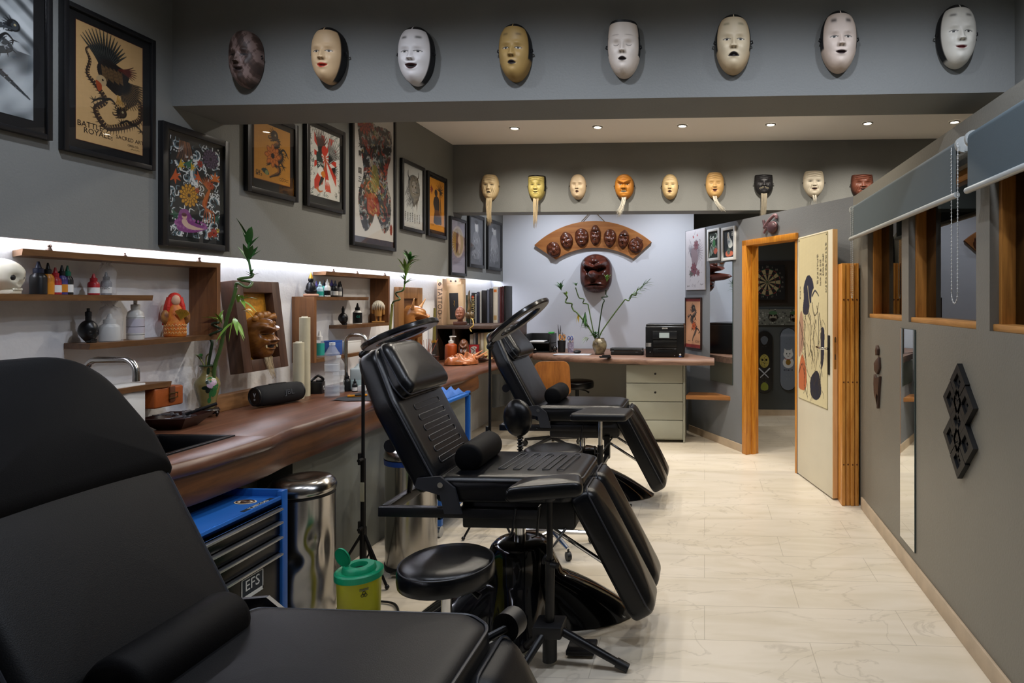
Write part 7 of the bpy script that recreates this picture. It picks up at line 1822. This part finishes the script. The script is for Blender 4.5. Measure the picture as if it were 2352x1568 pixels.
# vase with four curled bamboo stalks
p = deskp(1369, 818); pv2 = Vector((p.x, 6.88, ZD)); t = thing('vase', 'round mottled stone-patterned vase on the desk', 'vase', pv2)
MB().lathe([(.045, 0), (.05, .006), (.052, .02), (.072, .06), (.08, .10), (.074, .14), (.055, .165), (.05, .175), (.054, .18), (.046, .18), (.044, .165)], seg=36, cap=False).build('body', mat('mottled_vase', '#8f8468', rough=.22, col2='#3a3026', vscale=16, coat=.3), t, 60)
MB().lathe([(.048, 0), (.052, .004), (.05, .018), (.046, .02)], seg=30).build('foot_ring', dwood, t)
pb = pv2+Vector((0, 0, .17)); t = thing('lucky_bamboo', 'four curled lucky bamboo stalks fanning out of the desk vase', 'plant', pb)
A = lambda u, v, dy=0: at_Y(u, v, pb)+Vector((0, dy, 0)); low = Vector((0, 0, -.10))
stalk(t, [low, A(1362, 768), A(1345, 742), A(1325, 718), A(1318, 713), A(1312, 704, .03), A(1314, 697, -.02), A(1300, 695, .0), A(1299, 688, .03), A(1303, 682, 0), A(1295, 672)], .008, stalk_m)
stalk(t, [low, A(1364, 765), A(1352, 706), A(1349, 698), A(1338, 696, .03), A(1342, 687, -.02), A(1330, 684, .02), A(1327, 676, 0), A(1322, 660)], .006, stalk_m)
stalk(t, [low, A(1374, 770), A(1383, 705), A(1388, 690), A(1381, 683, .03), A(1396, 681, -.02), A(1391, 676, .02), A(1392, 665)], .0065, stalk_d)
stalk(t, [low, A(1378, 770), A(1400, 735), A(1430, 695)]+[A(1432+4*k, 695-3*k)+Vector((0, .022*math.cos(k*1.57), .02*math.sin(k*1.57))) for k in range(1, 8)]+[A(1462, 672)], .0065, stalk_m)
bunch(t, A(1288, 662), 14, .12, .018, leaf_d, .8, (-.3, 0, 1), 31); bunch(t, A(1301, 677), 5, .06, .016, leaf_l, 1.0, (-.2, 0, .6), 32); bunch(t, A(1323, 656), 7, .07, .014, leaf_d, .9, (-.1, 0, 1), 33); bunch(t, A(1394, 645), 8, .10, .02, leaf_l, .6, (.1, 0, 1), 34)
bunch(t, A(1394, 640), 4, .07, .022, mat('leaf_mid', '#3c7a34', rough=.4), .5, (.3, 0, 1), 35)
for k in range(9): bunch(t, A(1448+4.5*k, 684-4.2*k), 6, .11, .010, leaf_l if k % 2 else leaf_d, .8, (.9, 0, .5), 40+k, .15)
bunch(t, A(1344, 722), 9, .13, .016, leaf_d, .4, (-.1, 0, -1), 60); bunch(t, A(1328, 722), 2, .09, .02, leaf_y, .2, (-.1, 0, -1), 61); bunch(t, A(1352, 752), 12, .10, .015, leaf_d, .7, (-.6, 0, .5), 62); bunch(t, A(1368, 772), 22, .12, .018, leaf_d, 1.3, (0, 0, 1), 63, .5); bunch(t, A(1350, 776), 5, .07, .014, leaf_l, .8, (-.9, 0, .0), 64, .6)
p = deskp(1390, 821); t = thing('wallet', 'crumpled black wallet beside the desk vase', 'wallet', p, .3); MB().box((-.06, -.035, 0), (.06, .035, .014), .006, 3).box((-.03, -.025, .012), (.055, .03, .026), .006, 3).build('leather', leather_matt, t); MB().box((-.061, -.036, .005), (.061, .036, .0075)).build('fold_line', black_g, t)
# stencil printer
a = deskp(1395, 820); b = deskp(1472, 820); t = thing('stencil_printer', 'low black stencil printer in front of the big printer', 'printer', ((a.x+b.x)/2, 6.86, ZD), -.03); W = (b.x-a.x)/2
MB().box((-W, -.06, 0), (W, .10, .045), .008, 3).build('body', black_m, t); MB().box((-W-.02, .01, .035), (W-.01, .12, .072), .008, 3).build('cover', mat('cover_grey', '#1d1e21', rough=.35), t); MB().cyl((-W*.8, -.05, .05), (W*.95, -.05, .05), .014, .014, 14).build('roller', black_g, t); MB().box((W*.55, -.061, .03), (W*.7, -.058, .036)).build('button', clearish, t)
o = MB().tube(catmull([(a.x+.42, 6.95, ZD+.008), (b.x+.04, 6.9, ZD+.03), (b.x+.07, 6.96, ZD+.06), (b.x+.03, 7.02, ZD+.05), (b.x+.06, 7.05, ZD+.01)], 8), .004, 6).build('cable', pm('grey_cable', '#6a6a6c'), None, 180); tag(o, 'loose grey cable between the two printers', 'cable')
# big printer
a = deskp(1482, 824); b = deskp(1571, 824); yf = 6.56; xa, xb = on_y(1482.5, 820, yf).x, on_y(1571.5, 820, yf).x; W = (xb-xa)/2; H = .345; D = .40
t = thing('printer', 'big black office printer with small screen on the desk', 'printer', ((xa+xb)/2, yf, ZD), 0)
MB().box((-W, 0, 0), (W, D, H-.02), .012, 3).build('body', mat('printer_black', '#0d0e11', rough=.3), t); MB().box((-W+.004, .01, H-.024), (W-.004, D-.01, H), .008, 3).build('scanner_lid', mat('printer_black'), t)
MB().box((-W+.075, -.012, .19), (W-.075, .01, .275), .005).build('control_panel', mat('printer_panel', '#1a1c20', rough=.25), t)
MB().box((-W+.145, -.0135, .205), (W-.155, -.011, .258)).build('screen', mat('printer_screen', '#8b9698', rough=.2, emit='#9aa6a8', estr=.25), t)
for z0, z1 in ((.105, .175), (.01, .095)): MB().box((-W+.08, -.008, z0), (W-.075, .01, z1), .004).build('paper_drawer', mat('printer_dark', '#08080a', rough=.35), t)
MB().box((-W+.13, -.012, .085), (W-.12, .0, .092), .002).build('drawer_lip', black_g, t)
for k in range(4): MB().box((-W+.012+.013*k, -.0015, .11), (-W+.020+.013*k, .001, .15)).build('ink_window', pm('ink_level', '#8f8f92'), t)
text('lettering', 'EPSON', .019, wht, t, (.0, -.0015, .302), (PI/2, 0, 0), .0005)
for (x, z) in ((W-.095, .09), (W-.1, .02), (-W+.05, .055)): MB().cyl((x, -.010, z), (x, .0, z), .006, .006, 12).build('button', clearish, t)
M = Matrix.Translation((W-.042, -.0005, .03)) @ Matrix.Rotation(PI/2, 4, 'X')
MB().prism([(-.012, 0), (0, -.012), (.012, 0), (0, .012)], 0, .001, M).build('square_badge', wht, t); MB().box((W-.055, -.0012, .008), (W-.03, 0, .013)).build('badge_line', pm('badge_blue', '#3a5aa8'), t)
# ================================================================== RIGHT SIDE: BLINDS, DOOR, WALL ORNAMENTS, BACK ROOM, DOWNLIGHTS
fab = mat('blind_fabric', '#4b565b', rough=.7, bump=.15, bscale=600); rail = mat('blind_rail', '#b6bab8', rough=.35, metal=.3)
def blind(label, y0, y1, ztop, zbot, chains):
    t = thing('roller_blind', label, 'blind', (XR-.05, (y0+y1)/2, ztop), 0, 'grey roller blinds'); h = (y1-y0)/2; H = ztop-zbot
    MB().cyl((0, -h+.02, 0), (0, h-.02, 0), .026, .026, 24).build('roller', fab, t)
    MB().box((-.027, -h+.02, -H+.01), (-.0245, h-.02, 0)).build('fabric', fab, t)
    MB().cyl((-.026, -h+.01, -H), (-.026, h-.01, -H), .013, .013, 16).build('bottom_rail', rail, t)
    for s in (-1, 1): MB().cyl((0, s*h, 0), (0, s*(h-.018), 0), .034, .034, 24).box((0, s*h-.003, -.03), (.05, s*h+.003, .03), .002).build('bracket', rail, t)
    for (y, L, dy) in chains:
        pts = [(-.02+.001*i, y+dy*s_, -L*i/20) for s_, rng in ((-1, range(21)), (1, range(20, -1, -1))) for i in rng]
        P = []
        for i in range(21): P.append(Vector((-.03, y-dy*(1-.1*i/20), -L*i/20)))
        for i in range(9): a = PI*i/8; P.append(Vector((-.03, y-dy*.9*math.cos(a), -L-dy*1.3*math.sin(a))))
        for i in range(20, -1, -1): P.append(Vector((-.03, y+dy*(1-.1*i/20), -L*i/20)))
        mb = MB(); mb.tube(P, .0016, 5); 
        D = 0
        for p, q in zip(P, P[1:]):
            n = max(1, int((q-p).length/.012))
            for k in range(n): mb.sph(p.lerp(q, k/n), .0034, 6)
        mb.build('bead_chain', mat('bead_white', '#b8b8b4', rough=.4), t, 180)
    return t
blind('long grey roller blind above the two farther windows with looped bead chain', 2.70, 4.66, 2.15, 1.94, ((-.955, .62, .035), (.90, .60, .03)))
blind('grey roller blind nearest the right picture edge', .9, 2.62, 2.15, 1.94, ())
# door leaf, open
hb = Vector((.80, 5.48, 0)); fe = Vector((.957, 4.784, 0)); W = (fe-hb).length; rzd = math.atan2(fe.y-hb.y, fe.x-hb.x)
d = bpy.data.objects.new('door_1', None); COL.objects.link(d); d.location = hb; d.rotation_euler = (0, 0, rzd); d['kind'] = 'structure'
cream = mat('door_cream', '#d9d1bb', rough=.45, var=.04, vscale=3)
MB().box((0, 0, .012), (W, .04, 2.03), .002).build('door_leaf', cream, d)
MB().box((W-.001, .0015, .013), (W+.006, .0385, 2.029)).build('door_edge', pine_light, d)
MB().box((W+.0055, .011, .98), (W+.0068, .029, 1.21)).build('lock_plate', steel, d)
for z in (1.18, 1.05): MB().box((W+.0064, .015, z), (W+.0075, .025, z+.04)).build('latch', mat('latch_grey', '#6a6a66', rough=.3, metal=.8), d)
hd = MB().box((W-.075, -.008, .93), (W-.040, .0, 1.23), .004).build('handle_plate', mat('plate_dark', '#2c2c2c', rough=.3, metal=.6), d)
MB().tube([(W-.057, -.006, 1.13), (W-.057, -.045, 1.13), (W-.075, -.055, 1.13), (W-.17, -.055, 1.135)], [.009, .009, .009, .008], 10).build('lever_handle', chrome, hd, 180)
# poster on the door: a plain brush-and-ink figure of our own
def art_door(w, A):
    c = Canvas(w, A, '#d0c49c'); c.noise(.04, 14)
    c.blob([(.04, A*.50), (.14, A*.46), (.22, A*.62), (.10, A*.72), (.0, A*.72)], '#9a6a5c', .8); c.blob([(.0, A*.84), (.14, A*.72), (.30, A*.82), (.26, A*.93), (.0, A*.93)], '#b5643c')
    c.blob([(.22, A*.45), (.36, A*.36), (.56, A*.38), (.66, A*.50), (.70, A*.66), (.58, A*.84), (.30, A*.80), (.20, A*.64)], '#cbbf98'); 
    c.blob([(.62, A*.42), (.74, A*.46), (.80, A*.62), (.82, A*.84), (.70, A*.86), (.66, A*.62)], '#cfc49e')
    c.blob([(.20, A*.30), (.34, A*.235), (.50, A*.26), (.57, A*.34), (.55, A*.42), (.44, A*.40), (.34, A*.47), (.17, A*.46), (.20, A*.37)], '#22253a'); c.disc(.60, A*.385, .13, '#d2c7a0', 1, .17); c.stroke([(.5, A*.36), (.60, A*.33), (.72, A*.36)], .03, '#22253a', .015)
    c.blob([(.80, A*.55), (.90, A*.56), (.88, A*.72), (.80, A*.78), (.78, A*.66)], '#22253a'); c.blob([(.44, A*.86), (.62, A*.80), (.74, A*.82), (.80, A*.92), (.64, A*.97), (.46, A*.95)], '#1c1f30')
    r = random.Random(2)
    for pl_ in ([(.30, A*.44), (.22, A*.56), (.26, A*.70), (.34, A*.82), (.5, A*.86)], [(.66, A*.42), (.72, A*.52), (.70, A*.66), (.60, A*.82)], [(.34, A*.46), (.46, A*.54), (.44, A*.66), (.56, A*.76)], [(.62, A*.5), (.54, A*.60), (.60, A*.72)], [(.74, A*.46), (.82, A*.6), (.80, A*.8), (.70, A*.88)], [(.5, A*.40), (.56, A*.47), (.66, A*.46), (.72, A*.40)], [(.04, A*.52), (.14, A*.6), (.08, A*.7)], [(.02, A*.84), (.14, A*.78), (.24, A*.86)], [(.16, A*.62), (.26, A*.74), (.22, A*.9), (.34, A*.97)]): c.stroke(pl_, .016, '#3a3026', .008)
    for k in range(60): x, y = r.uniform(.15, .85), A*r.uniform(.42, .93); a = r.uniform(.9, 2.2); l = r.uniform(.1, .25); c.stroke([(x, y), (x+l*.5*math.cos(a)+.03, y+l*.5*math.sin(a)), (x+l*math.cos(a), y+l*math.sin(a))], .007, '#3c3428', .003)
    c.stroke([(.34, A*.30), (.44, A*.46)], .012, '#c9bc90', .012); c.stroke([(.28, A*.40), (.46, A*.50)], .012, '#2a2c3c', .01)
    for j in range(3): c.glyphs(.66+.09*j, A*(.12+.03*(j % 2)), .05, 7-j, '#4a4030', True, 50+j, 1.15)
    c.glyphs(.93, A*.06, .045, 12, '#3a3226', True, 77, 1.2); c.glyphs(.05, A*.3, .04, 4, '#5a503c', True, 78)
    e = .012; c.put(((c.X < e) | (c.X > 1-e) | (c.Y < e) | (c.Y > A-e))*1., '#2a2620'); return c
t = thing('poster', 'tall beige brush-drawing poster with dark-haired figure on the open door', 'poster', hb+Vector((math.cos(rzd), math.sin(rzd), 0))*(W*.47), rzd); PW, PH = .60, 1.36
MB().box((-PW/2, -.004, .66), (PW/2, -.0005, .66+PH)).build('sheet', mat('poster_paper', '#b8ab84', rough=.7), t); art_door(120, PH/PW).mesh('print', t, PW*.995, loc=(0, -.0048, .66+PH/2))
for x in (-PW/2+.02, PW/2-.02): MB().cyl((x, -.006, .66+PH-.02), (x, -.004, .66+PH-.02), .006, .006, 10).build('pin', black_m, t)
# folded pine door panels leaning on the partition
t = thing('folding_door', 'stack of folded pine door panels beside the open door', 'folding door', (1.06, 4.72, 0)); fp = wood('folding_pine', '#b06c22', '#dc9c48', axis=2, rough=.3, ring=26)
for k in range(4): 
    x0 = -.062+.032*k; q = MB().box((x0, -.07+.006*(k % 2), .0), (x0+.028, .10, 1.765), .004).build('panel', fp, t)
    for z in (.3, .9, 1.5): MB().cyl((x0+.014, -.072+.006*(k % 2), z), (x0+.014, -.069+.006*(k % 2), z), .006, .006, 10).build('knot_plug', mat('knot_brown', '#5a2e10', rough=.5), q)
# partition ornaments
t = thing('wall_ornament', 'black interlaced diamond-shaped ornament on the right partition', 'wall ornament', (XR, 2.845, .965), -PI/2); blk_o = mat('ornament_black', '#0e0f11', rough=.5)
def ring4(cx, cz, w, h, k, d0, d1):
    mb = MB(); bm = mb.bm; o = [(0, h), (w, 0), (0, -h), (-w, 0)]; n = []
    for y in (d0, d1):
        n.append([[bm.verts.new((cx+x*s, y, cz+z*s)) for x, z in o] for s in (1, k)])
    for a in range(4):
        b = (a+1) % 4
        bm.faces.new((n[0][0][a], n[0][0][b], n[0][1][b], n[0][1][a])); bm.faces.new((n[1][0][a], n[1][1][a], n[1][1][b], n[1][0][b])); bm.faces.new((n[0][0][a], n[1][0][a], n[1][0][b], n[0][0][b])); bm.faces.new((n[0][1][a], n[0][1][b], n[1][1][b], n[1][1][a]))
    return mb
cw, ch = .083, .0835
for (i, j) in ((0, 2), (-1, 1), (1, 1), (0, 0), (-1, -1), (1, -1), (0, -2), (0, 1), (0, -1)):
    z = j*ch if abs(j) != 2 else j*.086
    if (i, j) in ((0, 1), (0, -1)): w_, h_ = cw*.55, ch*.9
    else: w_, h_ = cw, ch*.98
    ring4(i*cw, z, w_, h_, .52, -.022, 0).build('diamond_link', blk_o, t, 20)
    ring4(i*cw, z, w_*.42, h_*.42, .3, -.012, 0).build('diamond_core', blk_o, t, 20)
t = thing('wall_carving', 'small brown carved figure in three pieces on the right partition', 'carving', (XR, 4.18, 1.0), -PI/2); cb = mat('carving_brown', '#3f2a20', rough=.5)
for nm, pts in (('head', [(-.03, .17), (0, .205), (.03, .18), (.02, .14), (-.02, .135)]), ('shoulder', [(-.06, .08), (-.02, .10), (.045, .13), (.06, .06), (.01, .015), (-.05, .03)]), ('body', [(-.06, .01), (-.02, -.02), (.07, .01), (.05, -.06), (.04, -.12), (.02, -.19), (-.02, -.15), (-.06, -.12), (-.07, -.05)]), ('tail', [(.0, -.10), (.04, -.12), (.025, -.2), (.01, -.21)])):
    MB().prism(list(reversed(pts)), 0, .018, Matrix.Rotation(PI/2, 4, 'X'), .004).build(nm, cb, t)
# carved bow over the doorway
s_, z_ = on_diag(1772, 518); t = thing('carved_bow', 'dark pinkish carved leaf and bow ornament above the doorway', 'carving', diag_loc(s_, 0, z_), RZD); cp = mat('carved_mauve', '#4a3238', rough=.4); cp2 = mat('carved_mauve_rim', '#7a5a60', rough=.4)
MB().sph((.04, -.02, -.02), (.075, .03, .055), 18).build('bowl', cp, t, 180); MB().tube([(.04+.075*math.cos(a), -.03, -.005+.03*math.sin(a)) for a in [2*PI*k/24 for k in range(24)]], .007, 6, close=True).build('bowl_rim', cp2, t, 180)
MB().tube(catmull([(-.09, -.02, -.01), (-.02, -.03, .03), (.05, -.03, .07), (.09, -.02, .085), (.10, -.015, .05)], 6), [.014]*25, 8).build('upper_leaf', cp2, t, 180); MB().tube(catmull([(-.10, -.02, .06), (-.08, -.02, .0), (-.03, -.03, -.01), (.0, -.03, -.03)], 6), [.012]*19, 8).build('stem', cp, t, 180); MB().tube(catmull([(-.09, -.02, -.06), (-.05, -.02, -.02), (.02, -.03, .0)], 6), [.012]*13, 8).build('lower_leaf', cp2, t, 180)
# ---- back room
YR = 8.25
p = on_y(1762, 648, YR-.03); t = thing('dartboard', 'dartboard on the dark back room wall seen through the doorway', 'dartboard', (p.x, YR-.002, p.z))
MB().cyl((0, 0, 0), (0, -.035, 0), .2255, .2255, 60).build('board', mat('dart_black', '#0c0c0d', rough=.8), t); M = Matrix.Rotation(PI/2, 4, 'X')
c = Canvas(150, 1.0, '#0c0c0d'); q = np.hypot(c.X-.5, c.Y-.5)*.451; an_ = np.floor((np.arctan2(c.X-.5, .5-c.Y)/(2*PI)*20+.5) % 20)
od = an_ % 2 == 1; ringm = ((q > .100) & (q < .109)) | ((q > .162) & (q < .171))
c.put((od & (q < .162))*1., '#a8966e'); c.put((ringm & od)*1., '#2c5a3c'); c.put((ringm & ~od)*1., '#7a2a24'); c.put((q < .016)*1., '#2c5a3c'); c.put((q < .007)*1., '#7a2a24')
c.mesh('dial', t, .316*1.01, loc=(0, -.0358, 0)) if False else c.mesh('dial', t, .451, loc=(0, -.0356, 0))
for k, n in enumerate((20, 1, 18, 4, 13, 6, 10, 15, 2, 17, 3, 19, 7, 16, 8, 11, 14, 9, 12, 5)): text('number', str(n), .034, mat('dart_number', '#8f8a7c', rough=.8), t, (.198*math.sin(2*PI*k/20), -.0362, .198*math.cos(2*PI*k/20)), (PI/2, 0, 0), .0004)
o = MB().box((-.48, 0, -.30), (.62, .012, .28), .002).build('backing_board', mat('back_board_brown', '#2e2620', rough=.8), None); o.location = (p.x, YR-.002+.0, p.z); o.location.y = YR-.0005; tag(o, 'dark brown backing panel behind the dartboard', 'panel')
o.location.y = YR-.0145; t.location.y = YR-.0155
def skateboard(label, u, v, L, Wd, fn, horiz=False):
    q = on_y(u, v, YR-.04); t = thing('skateboard', label, 'skateboard', (q.x, YR-.006, q.z), 0, 'skateboard decks on the back room wall'); r = Wd/2
    pl_ = []
    for k in range(17): a = PI*k/16; pl_.append((r*math.cos(a), L/2-r+r*math.sin(a)))
    for k in range(17): a = PI+PI*k/16; pl_.append((r*math.cos(a), -L/2+r+r*math.sin(a)))
    M = Matrix.Rotation(PI/2, 4, 'X')
    if horiz: M = Matrix.Rotation(PI/2, 4, 'Y') @ M
    MB().prism(pl_, 0, .012, M, .002).build('deck', mat('deck_edge', '#1c1a18', rough=.5), t)
    c = fn(70, L/Wd); A = c.asp; cap = .5; dx = np.abs(c.X-.5)
    # deck graphic trimmed to the rounded outline
    h, w = c.h, c.w; bm = bmesh.new(); vs = {}
    def keep(i, j):
        x = (j+.0)/(w-1)-.5; y = (i/(h-1))*A; e = min(y, A-y)
        return e >= .5 or x*x+(.5-e)**2 <= .24
    me_v, me_c, fs = [], [], []
    for i in range(h):
        for j in range(w):
            if keep(i, j):
                vs[(i, j)] = len(me_v); X, Z = ((j/(w-1))-.5)*Wd*.97, (.5-i/(h-1))*L*.985
                me_v.append((Z, -.0135, -X) if horiz else (X, -.0135, Z)); me_c.append((*c.A[i, j], 1))
    for i in range(h-1):
        for j in range(w-1):
            k4 = [(i+1, j), (i+1, j+1), (i, j+1), (i, j)]
            if all(k in vs for k in k4): fs.append([vs[k] for k in k4])
    me = bpy.data.meshes.new('deck_graphic'); me.from_pydata(me_v, [], fs); at = me.color_attributes.new('Col', 'FLOAT_COLOR', 'POINT'); at.data.foreach_set('color', np.array(me_c, np.float32).ravel()); link('deck_graphic', me, gloss_print, t, 0)
    for z in (-L*.28, L*.28):
        for x in (-.02, .02): 
            for dz in (-.025, .025): MB().cyl((z+dz, -.013, x) if horiz else (x, -.013, z+dz), (z+dz, -.0145, x) if horiz else (x, -.0145, z+dz), .003, .003, 8).build('bolt', chrome, t)
    return t
def deck_faces(w, A):
    c = Canvas(w, A, '#6a6c64'); r = random.Random(5)
    for k in range(160): c.disc(r.random(), r.random()*A, r.uniform(.02, .06), r.choice(['#2a2c2a', '#8f9188', '#4a4c48', '#b4b4a8']), .8)
    for k in range(3):
        y = A*(.2+.3*k); c.disc(.5, y, .30, '#2a2620'); c.disc(.55, y, .22, '#8f8878'); c.disc(.4, y-.1, .06, '#14120f'); c.disc(.4, y+.1, .06, '#14120f'); c.blob([(.62, y-.2), (.8, y), (.62, y+.2), (.56, y)], '#1a1714'); c.disc(.24, y, .12, ['#3c5a3c', '#4a6a4a', '#6a7a3a'][k], 1, .26)
    return c
def deck_mask(w, A):
    c = Canvas(w, A, '#17181a'); c.blob([(.28, A*.12), (.5, A*.08), (.72, A*.12), (.66, A*.19), (.5, A*.22), (.34, A*.19)], '#5a5f66'); c.disc(.5, A*.48, .30, '#a89a4a', 1, .42)
    r = random.Random(4)
    for k in range(40): a = r.random()*6.3; q = r.random(); c.disc(.5+.26*q*math.cos(a), A*.48+.38*q*math.sin(a), .025, r.choice(['#4a4420', '#c8bc74', '#6a5f2a']))
    c.disc(.38, A*.46, .07, '#100f0c'); c.disc(.62, A*.46, .07, '#100f0c'); c.disc(.5, A*.52, .03, '#2a2410')
    for s in (-1, 1): c.stroke([(.5-s*.32, A*.60), (.5, A*.68), (.5+s*.24, A*.74)], .08, '#b9bcc0', .05)
    c.blob([(.3, A*.86), (.5, A*.82), (.72, A*.86), (.7, A*.94), (.32, A*.94)], '#8f9a34'); return c
def deck_cat(w, A):
    c = Canvas(w, A, '#6f7884'); c.put(np.clip(.3-np.abs(c.Y-A*.12)*2, 0, 1), '#aab2bc'); y = A*.42
    c.disc(.5, y, .30, '#d4d6d4', 1, .26); c.poly([(.24, y-.10), (.26, y-.36), (.44, y-.22)], '#d4d6d4'); c.poly([(.76, y-.10), (.74, y-.36), (.56, y-.22)], '#d4d6d4'); c.disc(.40, y-.03, .035, '#22242a', 1, .05); c.disc(.60, y-.03, .035, '#22242a', 1, .05); c.stroke([(.42, y+.1), (.5, y+.14), (.58, y+.1)], .02, '#3a2a2a')
    c.disc(.5, y+.52, .34, '#cfd1cf', 1, .34); c.disc(.5, y+.50, .16, '#8a6a2a', 1, .18); c.stroke([(.3, y+.28), (.5, y+.33), (.7, y+.28)], .05, '#8a3a34'); c.glyphs(.22, y+.95, .09, 5, '#2a2e36', False, 9, 1.3); return c
skateboard('horizontal skateboard deck with dark faces under the dartboard', 1776, 728, .92, .21, deck_faces, True)
skateboard('black skateboard deck with yellow mask and crossed blades', 1756, 832, .82, .21, deck_mask)
skateboard('pale blue-grey skateboard deck with a white cat', 1811, 825, .82, .21, deck_cat)
# ---- recessed downlights
glow = mat('lamp_glow', '#ffffff', emit='#fff4e0', estr=28)
trim_w = mat('downlight_trim', '#a8a49c', rough=.35, metal=.4)
for i, x in enumerate((-1.70, -.95, -.195, .58, 1.42, 2.16)):
    t = thing('downlight', '%s recessed round downlight from the left in the ceiling row' % ('first', 'second', 'third', 'fourth', 'fifth', 'sixth')[i], 'ceiling light', (x, 5.58, ZC), 0, 'recessed downlights between the beams')
    mb = MB(); bm = mb.bm; n = 32; rg = [[bm.verts.new((r*math.cos(2*PI*k/n), r*math.sin(2*PI*k/n), z)) for k in range(n)] for r, z in ((.047, -.0005), (.045, -.008), (.034, -.010), (.032, -.003))]
    for a, b in zip(rg, rg[1:]):
        for k in range(n): bm.faces.new((a[k], a[(k+1) % n], b[(k+1) % n], b[k]))
    mb.build('trim_ring', trim_w, t, 50); MB().cyl((0, 0, -.0045), (0, 0, -.002), .0315, .0315, 28).build('lamp_lens', glow, t)
# ================================================================== LIGHT
def spot(x, y, z, power, color, size=1.75, blend=0.7, rad=0.035):
    l = bpy.data.lights.new('downlight_lamp', 'SPOT'); l.energy = power; l.color = color; l.spot_size = size; l.spot_blend = blend; l.shadow_soft_size = rad
    o = bpy.data.objects.new('downlight_lamp', l); COL.objects.link(o); o.location = (x, y, z)
WARM = (1.0, 0.92, 0.80); COOL = (0.80, 0.87, 1.0)
for x in (-1.70, -.95, -.195, .58, 1.42, 2.16):
    spot(x, 5.58, ZC-.03, 68, WARM, 2.5, 0.9)
for x in (-1.70, -.95, -.195, .58):
    spot(x, 4.15, ZC-.03, 42, WARM, 2.6, 0.7)  # unseen row behind the front beam, added to brighten the left wall
for x in (-1.75, -.75, .25, 1.0):
    spot(x, 1.95, ZC-.03, 44, COOL, 2.75, 0.6)
for x in (-1.75, -.45): spot(x, 6.95, ZC-.03, 82, (0.86, 0.91, 1.0), 2.5, 0.9)
spot(2.4, 7.3, ZC-.05, .8, COOL, 2.4, 0.9)
a = bpy.data.lights.new('led_strip_lamp', 'AREA'); a.shape = 'RECTANGLE'; a.size = 9.0; a.size_y = 0.02; a.energy = 320; a.color = (0.86, 0.88, 1.0)
o = bpy.data.objects.new('led_strip_lamp', a); COL.objects.link(o); o.location = (XL-.05, 3.1, 1.775); o.rotation_euler = (0, math.radians(38), 0) ; o.rotation_euler = Matrix(((0, .92, .40, 0), (1, 0, 0, 0), (0, .40, -.92, 0), (0, 0, 0, 1))).to_3x3().to_euler()
w = bpy.data.worlds.new('world'); SC.world = w; w.use_nodes = True
w.node_tree.nodes['Background'].inputs['Color'].default_value = (0.6, 0.7, 1, 1)
w.node_tree.nodes['Background'].inputs['Strength'].default_value = 0.02
SC.view_settings.exposure = 0.0
